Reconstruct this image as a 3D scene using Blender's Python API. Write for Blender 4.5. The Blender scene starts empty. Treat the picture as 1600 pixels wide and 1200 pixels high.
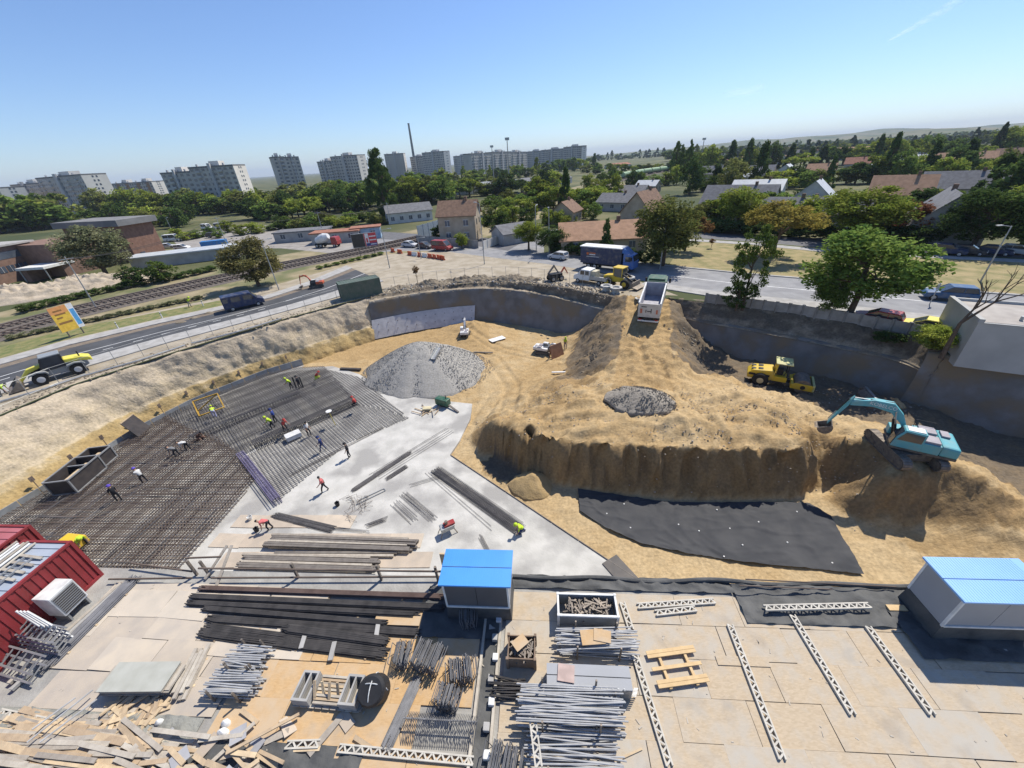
import bpy, bmesh, math, random
import numpy as np
from mathutils import Vector, Matrix, noise
from mathutils.geometry import tessellate_polygon
from math import sin, cos, pi, radians, hypot, atan2, sqrt
random.seed(7)
scene = bpy.context.scene
COL = scene.collection
# ---------------------------------------------------------------- camera
CAM_H, FPX, CX, CY = 23.5, 600.0, 800.0, 600.0
PITCH, ROLL = math.atan(349.0 / 600.0), math.atan(0.064)
fwd = Vector((0, cos(PITCH), -sin(PITCH))); r0 = Vector((1, 0, 0)); u0 = r0.cross(fwd)
RGT = r0 * cos(ROLL) - u0 * sin(ROLL); UPV = u0 * cos(ROLL) + r0 * sin(ROLL)
CAMP = Vector((0, 0, CAM_H))
cam = bpy.data.cameras.new('camera'); cam_o = bpy.data.objects.new('camera', cam); COL.objects.link(cam_o)
m3 = Matrix((RGT, UPV, -fwd)).transposed()
cam_o.matrix_world = Matrix.Translation(CAMP) @ m3.to_4x4()
cam.sensor_width = 36; cam.lens = 36 * FPX / 1600; cam.clip_start = 0.1; cam.clip_end = 60000
scene.camera = cam_o
# ---------------------------------------------------------------- sky and sun
SUN_EL, SUN_AZ = radians(54.5), math.atan2(0.69, 0.724)      # azimuth measured from +Y towards +X
world = bpy.data.worlds.new('World'); scene.world = world; world.use_nodes = True
wn = world.node_tree.nodes; wl = world.node_tree.links
sky = wn.new('ShaderNodeTexSky'); sky.sky_type = 'NISHITA'; sky.sun_disc = False
sky.sun_elevation = SUN_EL; sky.sun_rotation = SUN_AZ; sky.altitude = 100; sky.air_density = 1.0
sky.dust_density = 0.25; sky.ozone_density = 3.5
tint = wn.new('ShaderNodeMixRGB'); tint.blend_type = 'MULTIPLY'; tint.inputs[0].default_value = 1; tint.inputs[2].default_value = (.88, .975, 1.17, 1)   # camera white balance, whole sky alike
wl.new(sky.outputs[0], tint.inputs[1]); wl.new(tint.outputs[0], wn['Background'].inputs[0]); wn['Background'].inputs[1].default_value = 0.098
sun = bpy.data.lights.new('sun', 'SUN'); sun.energy = 4.4; sun.angle = radians(0.53); sun.color = (1, 0.935, 0.83)
sun_o = bpy.data.objects.new('sun', sun); COL.objects.link(sun_o)
SUNV = Vector((sin(SUN_AZ) * cos(SUN_EL), cos(SUN_AZ) * cos(SUN_EL), sin(SUN_EL)))
sun_o.rotation_euler = SUNV.to_track_quat('Z', 'Y').to_euler(); sun_o.location = (60, 60, 90)
scene.view_settings.view_transform = 'Standard'; scene.view_settings.look = 'None'
scene.view_settings.exposure = 0.42; scene.view_settings.gamma = 1.0
# ---------------------------------------------------------------- helpers
ST, DK = 6.0, 6.5                                             # street level, deck level (pit floor is z = 0)
def G(x, y, z=ST):
    """survey point: where the sight line through photo pixel (x, y) meets the level z"""
    d = RGT * ((x - CX) / FPX) - UPV * ((y - CY) / FPX) + fwd
    return CAMP + d * ((z - CAM_H) / d.z)
def hgt(base, px, py):
    """height above base seen up to photo pixel (px, py)"""
    d = RGT * ((px - CX) / FPX) - UPV * ((py - CY) / FPX) + fwd
    k = hypot(base.x, base.y) / hypot(d.x, d.y)
    return CAM_H + k * d.z - base.z
def mpp(p):
    """metres per photo pixel at p"""
    return (Vector(p) - CAMP).dot(fwd) / FPX
def yawof(a, b): return atan2(b.y - a.y, b.x - a.x)
MATS = {}
def mat(name, c, rough=0.8, c2=None, scale=2.0, mixw=0.5, metal=0.0, bump=0.0, bscale=None, spec=0.3, coord='P',
        detail=6, rnd=0.0, emit=0, trans=0.0, wave=None, contrast=(0.35, 0.65), alpha=1.0, c3=None, s3=0.3):
    if name in MATS: return MATS[name]
    m = bpy.data.materials.new(name); m.use_nodes = True; MATS[name] = m
    n = m.node_tree.nodes; l = m.node_tree.links; b = n['Principled BSDF']
    b.inputs['Roughness'].default_value = rough; b.inputs['Metallic'].default_value = metal
    b.inputs['Specular IOR Level'].default_value = spec
    if c2 is None: c2 = tuple(v * 0.72 for v in c)
    if coord == 'P': src = n.new('ShaderNodeNewGeometry').outputs['Position']
    else: src = n.new('ShaderNodeTexCoord').outputs['Object']
    nz = n.new('ShaderNodeTexNoise'); nz.inputs['Scale'].default_value = scale; nz.inputs['Detail'].default_value = detail
    l.new(src, nz.inputs['Vector'])
    rp = n.new('ShaderNodeValToRGB'); e = rp.color_ramp.elements
    e[0].position, e[1].position = contrast; e[0].color = (*c, 1); e[1].color = (*c2, 1)
    l.new(nz.outputs[0], rp.inputs[0]); out = rp.outputs[0]
    if c3 is not None:
        n3 = n.new('ShaderNodeTexNoise'); n3.inputs['Scale'].default_value = s3; n3.inputs['Detail'].default_value = 5
        l.new(src, n3.inputs['Vector']); r3 = n.new('ShaderNodeValToRGB')
        r3.color_ramp.elements[0].position = 0.47; r3.color_ramp.elements[1].position = 0.62
        l.new(n3.outputs[0], r3.inputs[0]); mx = n.new('ShaderNodeMixRGB'); l.new(r3.outputs[0], mx.inputs[0])
        l.new(out, mx.inputs[1]); mx.inputs[2].default_value = (*c3, 1); out = mx.outputs[0]
    if rnd > 0:
        oi = n.new('ShaderNodeObjectInfo'); hs = n.new('ShaderNodeHueSaturation')
        mr = n.new('ShaderNodeMapRange'); mr.inputs[3].default_value = 1 - rnd; mr.inputs[4].default_value = 1 + rnd
        l.new(oi.outputs['Random'], mr.inputs[0]); l.new(mr.outputs[0], hs.inputs['Value'])
        mh = n.new('ShaderNodeMath'); mh.operation = 'MULTIPLY_ADD'; mh.inputs[1].default_value = 0.05 * rnd; mh.inputs[2].default_value = 0.5 - 0.025 * rnd
        l.new(oi.outputs['Random'], mh.inputs[0]); l.new(mh.outputs[0], hs.inputs['Hue'])
        l.new(out, hs.inputs['Color']); out = hs.outputs[0]
    l.new(out, b.inputs['Base Color'])
    if bump > 0:
        nb = n.new('ShaderNodeTexNoise'); nb.inputs['Scale'].default_value = bscale or scale * 3; nb.inputs['Detail'].default_value = 8
        l.new(src, nb.inputs['Vector']); bp = n.new('ShaderNodeBump'); bp.inputs['Strength'].default_value = min(1, bump)
        bp.inputs['Distance'].default_value = 0.1 * max(1, bump); l.new(nb.outputs[0], bp.inputs['Height']); l.new(bp.outputs[0], b.inputs['Normal'])
    if trans > 0:
        b.inputs['Transmission Weight'].default_value = trans
    if alpha < 1: b.inputs['Alpha'].default_value = alpha
    return m
class MB:
    """collects simple solids into one mesh"""
    def __init__(s): s.v = []; s.f = []; s.mi = []; s.cur = 0
    def add(s, vs, fs, M=None):
        o = len(s.v)
        s.v += [tuple(M @ Vector(p)) for p in vs] if M is not None else [tuple(p) for p in vs]
        s.f += [tuple(i + o for i in f) for f in fs]; s.mi += [s.cur] * len(fs); return s
    def box(s, x0, x1, y0, y1, z0, z1, M=None):
        vs = [(x0, y0, z0), (x1, y0, z0), (x1, y1, z0), (x0, y1, z0), (x0, y0, z1), (x1, y0, z1), (x1, y1, z1), (x0, y1, z1)]
        return s.add(vs, [(3, 2, 1, 0), (4, 5, 6, 7), (0, 1, 5, 4), (1, 2, 6, 5), (2, 3, 7, 6), (3, 0, 4, 7)], M)
    def hexa(s, b4, t4, M=None):
        return s.add(list(b4) + list(t4), [(3, 2, 1, 0), (4, 5, 6, 7), (0, 1, 5, 4), (1, 2, 6, 5), (2, 3, 7, 6), (3, 0, 4, 7)], M)
    def bar(s, p, q, w, h=None, up=(0, 0, 1)):
        """box beam from p to q, width w (sideways) and height h"""
        h = w if h is None else h; p, q = Vector(p), Vector(q); d = (q - p)
        if d.length < 1e-6: return s
        d.normalize(); up = Vector(up)
        if abs(d.dot(up)) > 0.98: up = Vector((1, 0, 0))
        a = d.cross(up).normalized() * (w / 2); b = a.cross(d).normalized() * (h / 2)
        return s.hexa([p - a - b, p + a - b, p + a + b, p - a + b], [q - a - b, q + a - b, q + a + b, q - a + b])
    def cyl(s, p, q, r, r2=None, n=8, caps=True):
        r2 = r if r2 is None else r2; p, q = Vector(p), Vector(q); d = (q - p).normalized()
        a = d.cross(Vector((0, 0, 1)))
        a = Vector((1, 0, 0)) if a.length < 1e-3 else a.normalized()
        b = d.cross(a); vs = []
        for k in range(n):
            t = 2 * pi * k / n; e = a * cos(t) + b * sin(t); vs += [p + e * r, q + e * r2]
        fs = [(2 * k, 2 * k + 1, (2 * k + 3) % (2 * n), (2 * k + 2) % (2 * n)) for k in range(n)]
        if caps: fs += [tuple(range(0, 2 * n, 2)), tuple(range(2 * n - 1, 0, -2))]
        return s.add(vs, fs)
    def tube(s, pts, r, n=6):
        for a, b in zip(pts[:-1], pts[1:]): s.cyl(a, b, r, n=n)
        return s
    def prism(s, poly, y0, y1, M=None):
        """polygon given in (x, z), extruded from y0 to y1"""
        n = len(poly); vs = [(x, y0, z) for x, z in poly] + [(x, y1, z) for x, z in poly]
        ar = sum(poly[i][0] * poly[(i + 1) % n][1] - poly[(i + 1) % n][0] * poly[i][1] for i in range(n))
        fs = [tuple(range(n)), tuple(range(2 * n - 1, n - 1, -1))] + [(i, i + n, (i + 1) % n + n, (i + 1) % n) for i in range(n)]
        if ar < 0: fs = [f[::-1] for f in fs]
        return s.add(vs, fs, M)
    def slab(s, pts, z0, z1):
        """flat plate over a world polygon"""
        n = len(pts); tri = tessellate_polygon([[Vector((p[0], p[1], 0)) for p in pts]])
        vs = [(p[0], p[1], z1) for p in pts] + [(p[0], p[1], z0) for p in pts]; fs = []
        for t in tri:
            a, b, c = [Vector(vs[i]) for i in t]
            t = tuple(t) if (b - a).cross(c - a).z > 0 else tuple(t)[::-1]
            fs.append(t); fs.append(tuple(i + n for i in t[::-1]))
        if z1 - z0 > 1e-4:
            ar = sum(pts[i][0] * pts[(i + 1) % n][1] - pts[(i + 1) % n][0] * pts[i][1] for i in range(n))
            for i in range(n):
                j = (i + 1) % n; q = (i, i + n, j + n, j)
                fs.append(q if ar > 0 else q[::-1])
        else: fs = fs[::2]
        return s.add(vs, fs)
    def lathe(s, prof, n=16, M=None, axis='z'):
        vs = []; fs = []
        for r, z in prof:
            for k in range(n):
                t = 2 * pi * k / n
                vs.append((r * cos(t), r * sin(t), z) if axis == 'z' else (r * cos(t), z, r * sin(t)))
        for i in range(len(prof) - 1):
            for k in range(n):
                a, b = i * n + k, i * n + (k + 1) % n; fs.append((a, b, b + n, a + n))
        fs.append(tuple(range(n - 1, -1, -1))); fs.append(tuple(range((len(prof) - 1) * n, len(prof) * n)))
        return s.add(vs, fs, M)
    def mesh(s, name, mats, smooth=False):
        me = bpy.data.meshes.new(name); me.from_pydata(s.v, [], s.f)
        for m in (mats if isinstance(mats, (list, tuple)) else [mats]): me.materials.append(m)
        if any(s.mi): me.polygons.foreach_set('material_index', s.mi)
        if smooth: me.polygons.foreach_set('use_smooth', [True] * len(me.polygons))
        me.update(); return me
    def build(s, name, mats, parent=None, smooth=False, bevel=0, loc=None, rz=0, kind=None):
        o = bpy.data.objects.new(name, s.mesh(name, mats, smooth)); COL.objects.link(o)
        if parent is not None: o.parent = parent
        if loc is not None: o.location = loc
        if rz: o.rotation_euler.z = rz
        if bevel:
            b = o.modifiers.new('bevel', 'BEVEL'); b.width = bevel; b.segments = 2; b.limit_method = 'ANGLE'; b.angle_limit = radians(35)
        if kind: o['kind'] = kind
        return o
def tag(o, label, cat, group=None):
    o['label'] = label; o['category'] = cat
    if group: o['group'] = group
    return o
def thing(name, label, cat, loc=(0, 0, 0), rz=0, group=None, tilt=None):
    o = bpy.data.objects.new(name, None); COL.objects.link(o); o.location = loc; o.rotation_euler = (tilt[0] if tilt else 0, tilt[1] if tilt else 0, rz)
    o.empty_display_size = 0.2
    return tag(o, label, cat, group)
def part(name, me, parent, loc=(0, 0, 0), rz=0, scale=None, kind=None):
    o = bpy.data.objects.new(name, me); COL.objects.link(o); o.parent = parent; o.location = loc; o.rotation_euler.z = rz
    if scale: o.scale = scale
    if kind: o['kind'] = kind
    return o
def struct(o): o['kind'] = 'structure'; return o
def dup(root, loc, rz, label=None, group=None):
    r = root.copy(); COL.objects.link(r); r.location = loc; r.rotation_euler.z = rz
    if label: r['label'] = label
    if group: r['group'] = group
    for ch in list(root.children):
        c = ch.copy(); COL.objects.link(c); c.parent = r
        for g in list(ch.children):
            d = g.copy(); COL.objects.link(d); d.parent = c
    return r
def text_mesh(txt, size, material, name='lettering', thick=0.004):
    cu = bpy.data.curves.new('t', 'FONT'); cu.body = txt; cu.size = size; cu.extrude = thick; cu.align_x = 'CENTER'; cu.align_y = 'CENTER'
    cu.resolution_u = 2
    o = bpy.data.objects.new('t', cu); COL.objects.link(o)
    dg = bpy.context.evaluated_depsgraph_get(); me = bpy.data.meshes.new_from_object(o.evaluated_get(dg))
    bpy.data.objects.remove(o); me.name = name; me.materials.clear(); me.materials.append(material); return me
def inpoly(x, y, P):
    c = False; n = len(P); j = n - 1
    for i in range(n):
        if (P[i][1] > y) != (P[j][1] > y) and x < (P[j][0] - P[i][0]) * (y - P[i][1]) / (P[j][1] - P[i][1]) + P[i][0]: c = not c
        j = i
    return c
def fbm(x, y, z=0.0, o=4): return noise.fractal(Vector((x, y, z)), 0.9, 2.1, o)
# ---------------------------------------------------------------- materials of the setting
M_ground = mat('dry_ground', (.15, .14, .065), .95, (.085, .095, .035), .12, bump=.3, bscale=3, contrast=(.4, .62), c3=(.05, .065, .022), s3=.02)
M_rside = mat('railside_dry_ground', (.33, .27, .17), .95, (.22, .19, .10), .35, bump=.4, bscale=4, c3=(.13, .14, .06), s3=.12)
M_dirt = mat('pale_dirt', (.40, .35, .27), .95, (.30, .255, .185), .6, bump=.5, bscale=5)
M_asph = mat('asphalt', (.15, .15, .155), .85, (.11, .11, .115), .8, bump=.15, bscale=20)
M_asphd = mat('new_asphalt', (.085, .087, .092), .8, (.06, .062, .066), .5, bump=.15, bscale=20)
M_asphl = mat('bleached_asphalt', (.28, .28, .28), .85, (.21, .21, .215), .5, bump=.12, bscale=20)
M_walk = mat('pavement_concrete', (.40, .39, .37), .9, (.31, .30, .28), 1.2, bump=.1, bscale=10)
M_white = mat('white_paint', (.75, .75, .73), .6, (.6, .6, .58), 3)
M_ballast = mat('ballast', (.17, .145, .125), .95, (.10, .085, .07), 4, bump=.8, bscale=8)
M_grass = mat('verge_grass', (.12, .15, .05), .95, (.24, .21, .09), 1.2, bump=.6, bscale=6)
M_drygrass = mat('dry_grass', (.34, .27, .14), .95, (.19, .18, .075), .5, bump=.5, bscale=6)
M_shot = mat('shotcrete', (.215, .205, .19), .92, (.145, .137, .123), .6, bump=.7, bscale=3, c3=(.22, .17, .11), s3=.3)
M_conc = mat('blinding_concrete', (.54, .525, .485), .9, (.43, .42, .385), .7, bump=.2, bscale=6, detail=12, c3=(.32, .31, .29), s3=.3)
M_soil = mat('dark_topsoil', (.16, .13, .095), .95, (.29, .245, .18), 1.4, bump=1, bscale=5)
def soil_mat(name, stops, bump=1.0, bs=3.0, extra=None):
    """natural ground: colour varies by sediment layer height and painted floor shade (attribute 'soil' 0..1) and noise"""
    m = bpy.data.materials.new(name); m.use_nodes = True; n = m.node_tree.nodes; l = m.node_tree.links; b = n['Principled BSDF']
    b.inputs['Roughness'].default_value = .95; b.inputs['Specular IOR Level'].default_value = .15
    at = n.new('ShaderNodeAttribute'); at.attribute_name = 'soil_and_shade'
    ge = n.new('ShaderNodeNewGeometry'); nz = n.new('ShaderNodeTexNoise'); nz.inputs['Scale'].default_value = 1.1; nz.inputs['Detail'].default_value = 9
    l.new(ge.outputs['Position'], nz.inputs['Vector'])
    ma = n.new('ShaderNodeMath'); ma.operation = 'MULTIPLY_ADD'; ma.inputs[1].default_value = .34; l.new(nz.outputs[0], ma.inputs[0])
    mb_ = n.new('ShaderNodeMath'); mb_.operation = 'SUBTRACT'; mb_.inputs[1].default_value = .17; l.new(at.outputs['Fac'], mb_.inputs[0]); l.new(mb_.outputs[0], ma.inputs[2])
    rp = n.new('ShaderNodeValToRGB'); e = rp.color_ramp.elements
    while len(e) > 1: e.remove(e[-1])
    e[0].position = stops[0][0]; e[0].color = (*stops[0][1], 1)
    for p, c in stops[1:]:
        k = e.new(p); k.color = (*c, 1)
    l.new(ma.outputs[0], rp.inputs[0])
    n2 = n.new('ShaderNodeTexNoise'); n2.inputs['Scale'].default_value = 5; n2.inputs['Detail'].default_value = 8; l.new(ge.outputs['Position'], n2.inputs['Vector'])
    mr = n.new('ShaderNodeMapRange'); mr.inputs[1].default_value = .3; mr.inputs[2].default_value = .7; mr.inputs[3].default_value = .78; mr.inputs[4].default_value = 1.15
    l.new(n2.outputs[0], mr.inputs[0]); hs = n.new('ShaderNodeHueSaturation'); l.new(mr.outputs[0], hs.inputs['Value']); l.new(rp.outputs[0], hs.inputs['Color'])
    l.new(hs.outputs[0], b.inputs['Base Color'])
    nb = n.new('ShaderNodeTexNoise'); nb.inputs['Scale'].default_value = bs; nb.inputs['Detail'].default_value = 10; nb.inputs['Roughness'].default_value = .62
    l.new(ge.outputs['Position'], nb.inputs['Vector']); bp = n.new('ShaderNodeBump'); bp.inputs['Strength'].default_value = .9; bp.inputs['Distance'].default_value = .18 * bump
    mp = n.new('ShaderNodeMapping'); mp.inputs['Rotation'].default_value = (0, 0, .5); mp.inputs['Scale'].default_value = (.5, 3.4, 1.2); l.new(ge.outputs['Position'], mp.inputs[0])
    ns = n.new('ShaderNodeTexNoise'); ns.inputs['Scale'].default_value = 1.0; ns.inputs['Detail'].default_value = 5; ns.inputs['Distortion'].default_value = .8; l.new(mp.outputs[0], ns.inputs['Vector'])
    sm = n.new('ShaderNodeMath'); sm.operation = 'MULTIPLY_ADD'; sm.inputs[1].default_value = .35; l.new(ns.outputs[0], sm.inputs[0]); l.new(nb.outputs[0], sm.inputs[2])
    l.new(sm.outputs[0], bp.inputs['Height']); l.new(bp.outputs[0], b.inputs['Normal']); return m
# soil attribute: 0 yellow sand, .35 pale sand, .55 beige, .75 grey topsoil, 1 dark rubble earth (high values also paint wall shade on the floor)
M_bank = soil_mat('cut_bank_soil', [(0, (.40, .28, .12)), (.26, (.43, .32, .155)), (.36, (.50, .41, .27)), (.6, (.49, .41, .30)), (.78, (.36, .30, .22)), (.95, (.15, .125, .095))], .8, 2.2)
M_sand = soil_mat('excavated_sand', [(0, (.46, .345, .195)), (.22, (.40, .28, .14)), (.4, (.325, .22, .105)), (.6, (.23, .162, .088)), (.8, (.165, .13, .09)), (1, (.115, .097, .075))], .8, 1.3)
def attr_mesh(name, V, F, soil_and_shade, material, smooth=True):
    me = bpy.data.meshes.new(name); me.from_pydata(V, [], F); me.materials.append(material)
    a = me.attributes.new('soil_and_shade', 'FLOAT', 'POINT'); a.data.foreach_set('value', soil_and_shade)
    if smooth: me.polygons.foreach_set('use_smooth', [True] * len(me.polygons))
    me.update(); o = bpy.data.objects.new(name, me); COL.objects.link(o); return o
def resample(pl, n):
    pl = [Vector(p) for p in pl]; L = [0]
    for a, b in zip(pl[:-1], pl[1:]): L.append(L[-1] + (b - a).length)
    out = []; j = 0
    for k in range(n):
        t = L[-1] * k / (n - 1)
        while j < len(L) - 2 and L[j + 1] < t: j += 1
        u = (t - L[j]) / max(1e-9, L[j + 1] - L[j]); out.append(pl[j].lerp(pl[j + 1], u))
    return out
def smoothline(pl, n):
    r = resample(pl, n)
    for _ in range(max(1, n // 18)):
        r = [r[0]] + [(r[i - 1] + r[i] * 2 + r[i + 1]) / 4 for i in range(1, n - 1)] + [r[-1]]
    return r
def loft(name, lines, n, subs, soil_and_shade, material, amp=0.15, fr=0.6, out=(0, 0, 0), seed=0, rills=0.0):
    """skin through several polylines (top to bottom), roughened"""
    L = [smoothline(p, n) for p in lines]; rows = []; S = []
    for i in range(len(L) - 1):
        for k in range(subs[i]):
            t = k / subs[i]; rows.append([a.lerp(b, t) for a, b in zip(L[i], L[i + 1])]); S.append(soil_and_shade[i] + (soil_and_shade[i + 1] - soil_and_shade[i]) * t)
    rows.append(L[-1]); S.append(soil_and_shade[-1]); V = []; A = []; F = []
    for r, row in enumerate(rows):
        edge = 1.0 if 0 < r < len(rows) - 1 else 0.25
        for i, p in enumerate(row):
            d = fbm(p.x * fr + seed, p.y * fr, p.z * fr * .8, 5) * amp * edge
            ri = rills * edge * abs(noise.noise(Vector((i * .33 + seed, p.z * .12, seed))))
            V.append((p.x + d * .6 + (ri if out[0] else 0) * out[0], p.y - d * .8 + ri * out[1], p.z + d * .5)); A.append(min(1, max(0, S[r] + fbm(p.x * .3, p.y * .3, p.z * 1.5 + seed, 3) * .1)))
    for r in range(len(rows) - 1):
        for i in range(n - 1): F.append((r * n + i, (r + 1) * n + i, (r + 1) * n + i + 1, r * n + i + 1))
    return attr_mesh(name, V, F, A, material)
# ================================================================ the setting: ground, pit, roads
V2 = lambda *a: [Vector((p[0], p[1], p[2] if len(p) > 2 else 0)) for p in a]
FW = [G(1105, 458, 7.2), G(1165, 465, 7.2), G(1230, 473, 7.2), G(1330, 488, 7.2), G(1420, 503, 7.2), G(1452, 510, 7.2)]   # boundary wall line
C_left = [(-49, 8), (-48.5, 16), (-47.6, 24), (-46.8, 30), (-45.2, 35.5), (-40.8, 41.5), (-36, 47), (-31, 52.5), (-25, 58), (-21.5, 60.5)]
C_far = [(-21.5, 60.5), (-17, 62.6), (-13, 63.8), (-8.5, 64.6), (-4, 64.6), (0, 63.9), (3.5, 62.4), (7, 60), (9.8, 57.6), (12.6, 54.8), (15.2, 52.2)]
C_right = [(22.3, 50.6)] + [(p.x, p.y) for p in FW] + [(40.6, 33.0), (39.6, 30.4)]
C_right2 = [(38.7, 31.05), (39.6, 30.4), (44, 27.2), (50, 23.4), (58, 18.5), (66, 13.5)]
pit_outline = C_left + C_far[1:] + C_right + C_right2[2:] + [(66, 6), (24, 6.0), (-49, 6.0)]
# ---- street-level ground sheet with the pit cut out of it
outer = [(-9000, -60), (9000, -60), (9000, 14000), (-9000, 14000)]
g = MB(); hole = [Vector((p[0], p[1], 0)) for p in pit_outline]; oo = [Vector((p[0], p[1], 0)) for p in outer]
tri = tessellate_polygon([oo, hole]); allp = outer + pit_outline
fs = []
for t in tri:
    a, b, c = [Vector((*allp[i], 0)) for i in t]; fs.append(tuple(t) if (b - a).cross(c - a).z > 0 else tuple(t)[::-1])
g.add([(x, y, ST) for x, y in allp], fs); ground = struct(g.build('ground', M_ground))
# ---- pit floor: sand, ramp and mound as one height field from surveyed spot heights
SP = [  # (photo x, photo y, level)
 (590, 548, .1), (640, 537, .2), (700, 522, .3), (722, 507, .9), (742, 503, 1.3), (760, 512, .6), (800, 530, .1), (845, 545, .1), (800, 570, .2), (860, 565, .2),
 (770, 600, .15), (765, 640, .15), (800, 610, .35), (830, 585, .3), (890, 548, .1), (745, 700, 0), (748, 668, .2), (760, 735, 0), (820, 768, 0), (870, 770, 0),
 (985, 500, 5.1), (1046, 500, 5.1), (1000, 478, 5.8), (1062, 472, 5.9), (975, 535, 4.5), (1052, 540, 4.5), (970, 580, 4.1), (1055, 585, 4.1), (965, 560, 4.3), (1060, 560, 4.2),
 (955, 515, 4.4), (935, 545, 3.2), (905, 555, 1.2), (888, 575, .7), (925, 585, 2.6), (940, 570, 3.6), (885, 590, .9), (910, 590, 1.8), (948, 498, 4.6),
 (1068, 505, 4.6), (1080, 540, 2.6), (1075, 560, 3.2), (1098, 560, 1.1), (1110, 580, 1.0), (1090, 520, 3.3), (1120, 530, 1.4), (1085, 585, 3.0), (1130, 560, 1.0),
 (960, 620, 4.4), (1040, 615, 4.3), (1000, 600, 4.35), (1000, 660, 4.3), (900, 605, 3.4), (870, 615, 4.0), (850, 600, 1.8), (830, 625, 2.4), (880, 640, 3.8), (930, 650, 4.2),
 (820, 650, 3.0), (790, 655, 2.6), (770, 655, 1.6), (757, 660, .6), (905, 625, 4.9), (925, 618, 4.2), (945, 600, 5.0), (890, 600, 4.2), (870, 590, 3.0), (1190, 640, 4.7), (1130, 635, 4.1), (1080, 640, 4.4), (1120, 620, 4.2), (1170, 625, 4.2), (1220, 640, 4.3),
 (1100, 600, 3.6), (1150, 605, 3.4), (1190, 613, 3.4), (1235, 625, 3.5), (1268, 648, 3.6), (1150, 660, 4.4), (1220, 670, 4.1), (1060, 670, 4.5),
 (765, 667, 2.9), (800, 676, 3.7), (850, 686, 4.1), (905, 696, 4.2), (955, 700, 4.2), (1000, 701, 4.2), (1050, 702, 4.2), (1100, 703, 4.15), (1150, 705, 4.1), (1200, 706, 4.1), (1245, 704, 4.0), (1262, 685, 3.9),
 (775, 715, 0), (810, 740, 0), (850, 755, .1), (905, 766, 0), (950, 772, 0), (1000, 779, 0), (1050, 783, 0), (1100, 785, 0), (1150, 785, 0), (1200, 784, 0), (1245, 782, 0),
 (830, 722, .5),
 (1160, 592, 1), (1210, 600, 1), (1262, 612, 1), (1300, 640, 1), (1350, 632, 1), (1380, 650, 1.0), (1200, 560, .9), (1300, 590, .9), (1400, 612, .8), (1440, 690, .9), (1500, 690, .6), (1560, 715, .5), (1600, 760, .5), (1680, 800, .4), (1500, 640, .3), (1600, 690, .3),
 (1404, 622, 2.4), (1390, 640, 1.9), (1415, 645, 1.7),
 (1345, 690, 3.6), (1385, 735, 3.6), (1410, 742, 3.6), (1440, 745, 3.6), (1370, 690, 3.6), (1420, 700, 3.6), (1455, 725, 3.5), (1490, 738, 3.5), (1530, 745, 3.4), (1560, 760, 3.1), (1320, 685, 3.7), (1310, 660, 2.6), (1340, 655, 2.2),
 (1290, 705, 2.0), (1285, 740, .8), (1310, 745, .9), (1330, 730, 1.7), (1300, 770, .1), (1340, 770, 1.6), (1355, 750, 2.5), (1290, 790, 0), (1330, 800, .3), (1380, 795, .9), (1440, 800, 1.1), (1410, 770, 2.1), (1460, 780, 2.0), (1500, 790, 1.9), (1550, 810, 1.6), (1600, 850, 1.0),
 (1350, 850, 0), (1420, 850, .2), (1500, 860, .5), (1360, 905, 0), (1450, 900, 0), (1600, 920, 0), (1250, 870, 0), (1100, 860, 0), (1000, 860, 0), (950, 820, 0), (880, 790, 0), (1100, 930, 0), (1300, 930, 0), (1650, 880, .8), (1700, 930, .3)]
SP = [s for s in SP if not (s[1] in (715, 740, 755, 766, 772, 779, 783, 785, 784, 782) and 770 < s[0] < 1250 and s[2] < .2) and not (s[1] in (667, 676, 686, 696, 700, 701, 702, 703, 705, 706, 704) and 760 < s[0] < 1250)]
CT_ = [(762, 664, 2.4), (800, 674, 3.6), (850, 685, 4.4), (905, 695, 4.7), (955, 700, 4.8), (1050, 703, 4.8), (1150, 706, 4.75), (1245, 705, 4.6), (1266, 688, 4.4)]
CB_ = [(772, 710, 0), (815, 740, 0), (860, 755, 0), (905, 764, 0), (950, 770, 0), (1050, 780, 0), (1150, 782, 0), (1245, 779, 0), (1276, 760, .2)]
ctrl = [G(*s) for s in SP]
def cliff_z(t, b):
    y0, yb = G(t[0], t[1], 0).y, G(b[0], b[1], 0).y; return (t[0], t[1], max(1.2, min(5.0, (y0 - yb) / (.32 + y0 / CAM_H))))
CT_ = [cliff_z(t, b) for t, b in zip(CT_, CB_)]
pair = lambda L: [G(*L[i]).lerp(G(*L[i + 1]), t / 6) for i in range(8) for t in range(6)]; top_l, bas_l = pair(CT_), pair(CB_)
for k in range(48):
    j = .3 * noise.noise(Vector((k * .4, 2.2, 0))); t_ = top_l[k] + Vector((0, j, 0)); b_ = bas_l[k]
    ctrl += [t_, t_ + Vector((0, .6, .06)), b_, b_.lerp(t_, .5), b_ + Vector((0, -.7, 0))] + ([b_ + Vector((0, -2.2, 0))] if k % 3 == 0 else [])
for p in C_far: ctrl.append(Vector((p[0], p[1], -.4 if p[0] < 12 else (1.5 if p[0] < 14 else 6.0))))
ctrl += [Vector((17.5, 52.0, 6.03)), Vector((20, 51.2, 6.03)), Vector((18.6, 54.5, 6.06)), Vector((22.3, 52.6, 6.06))]
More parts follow.
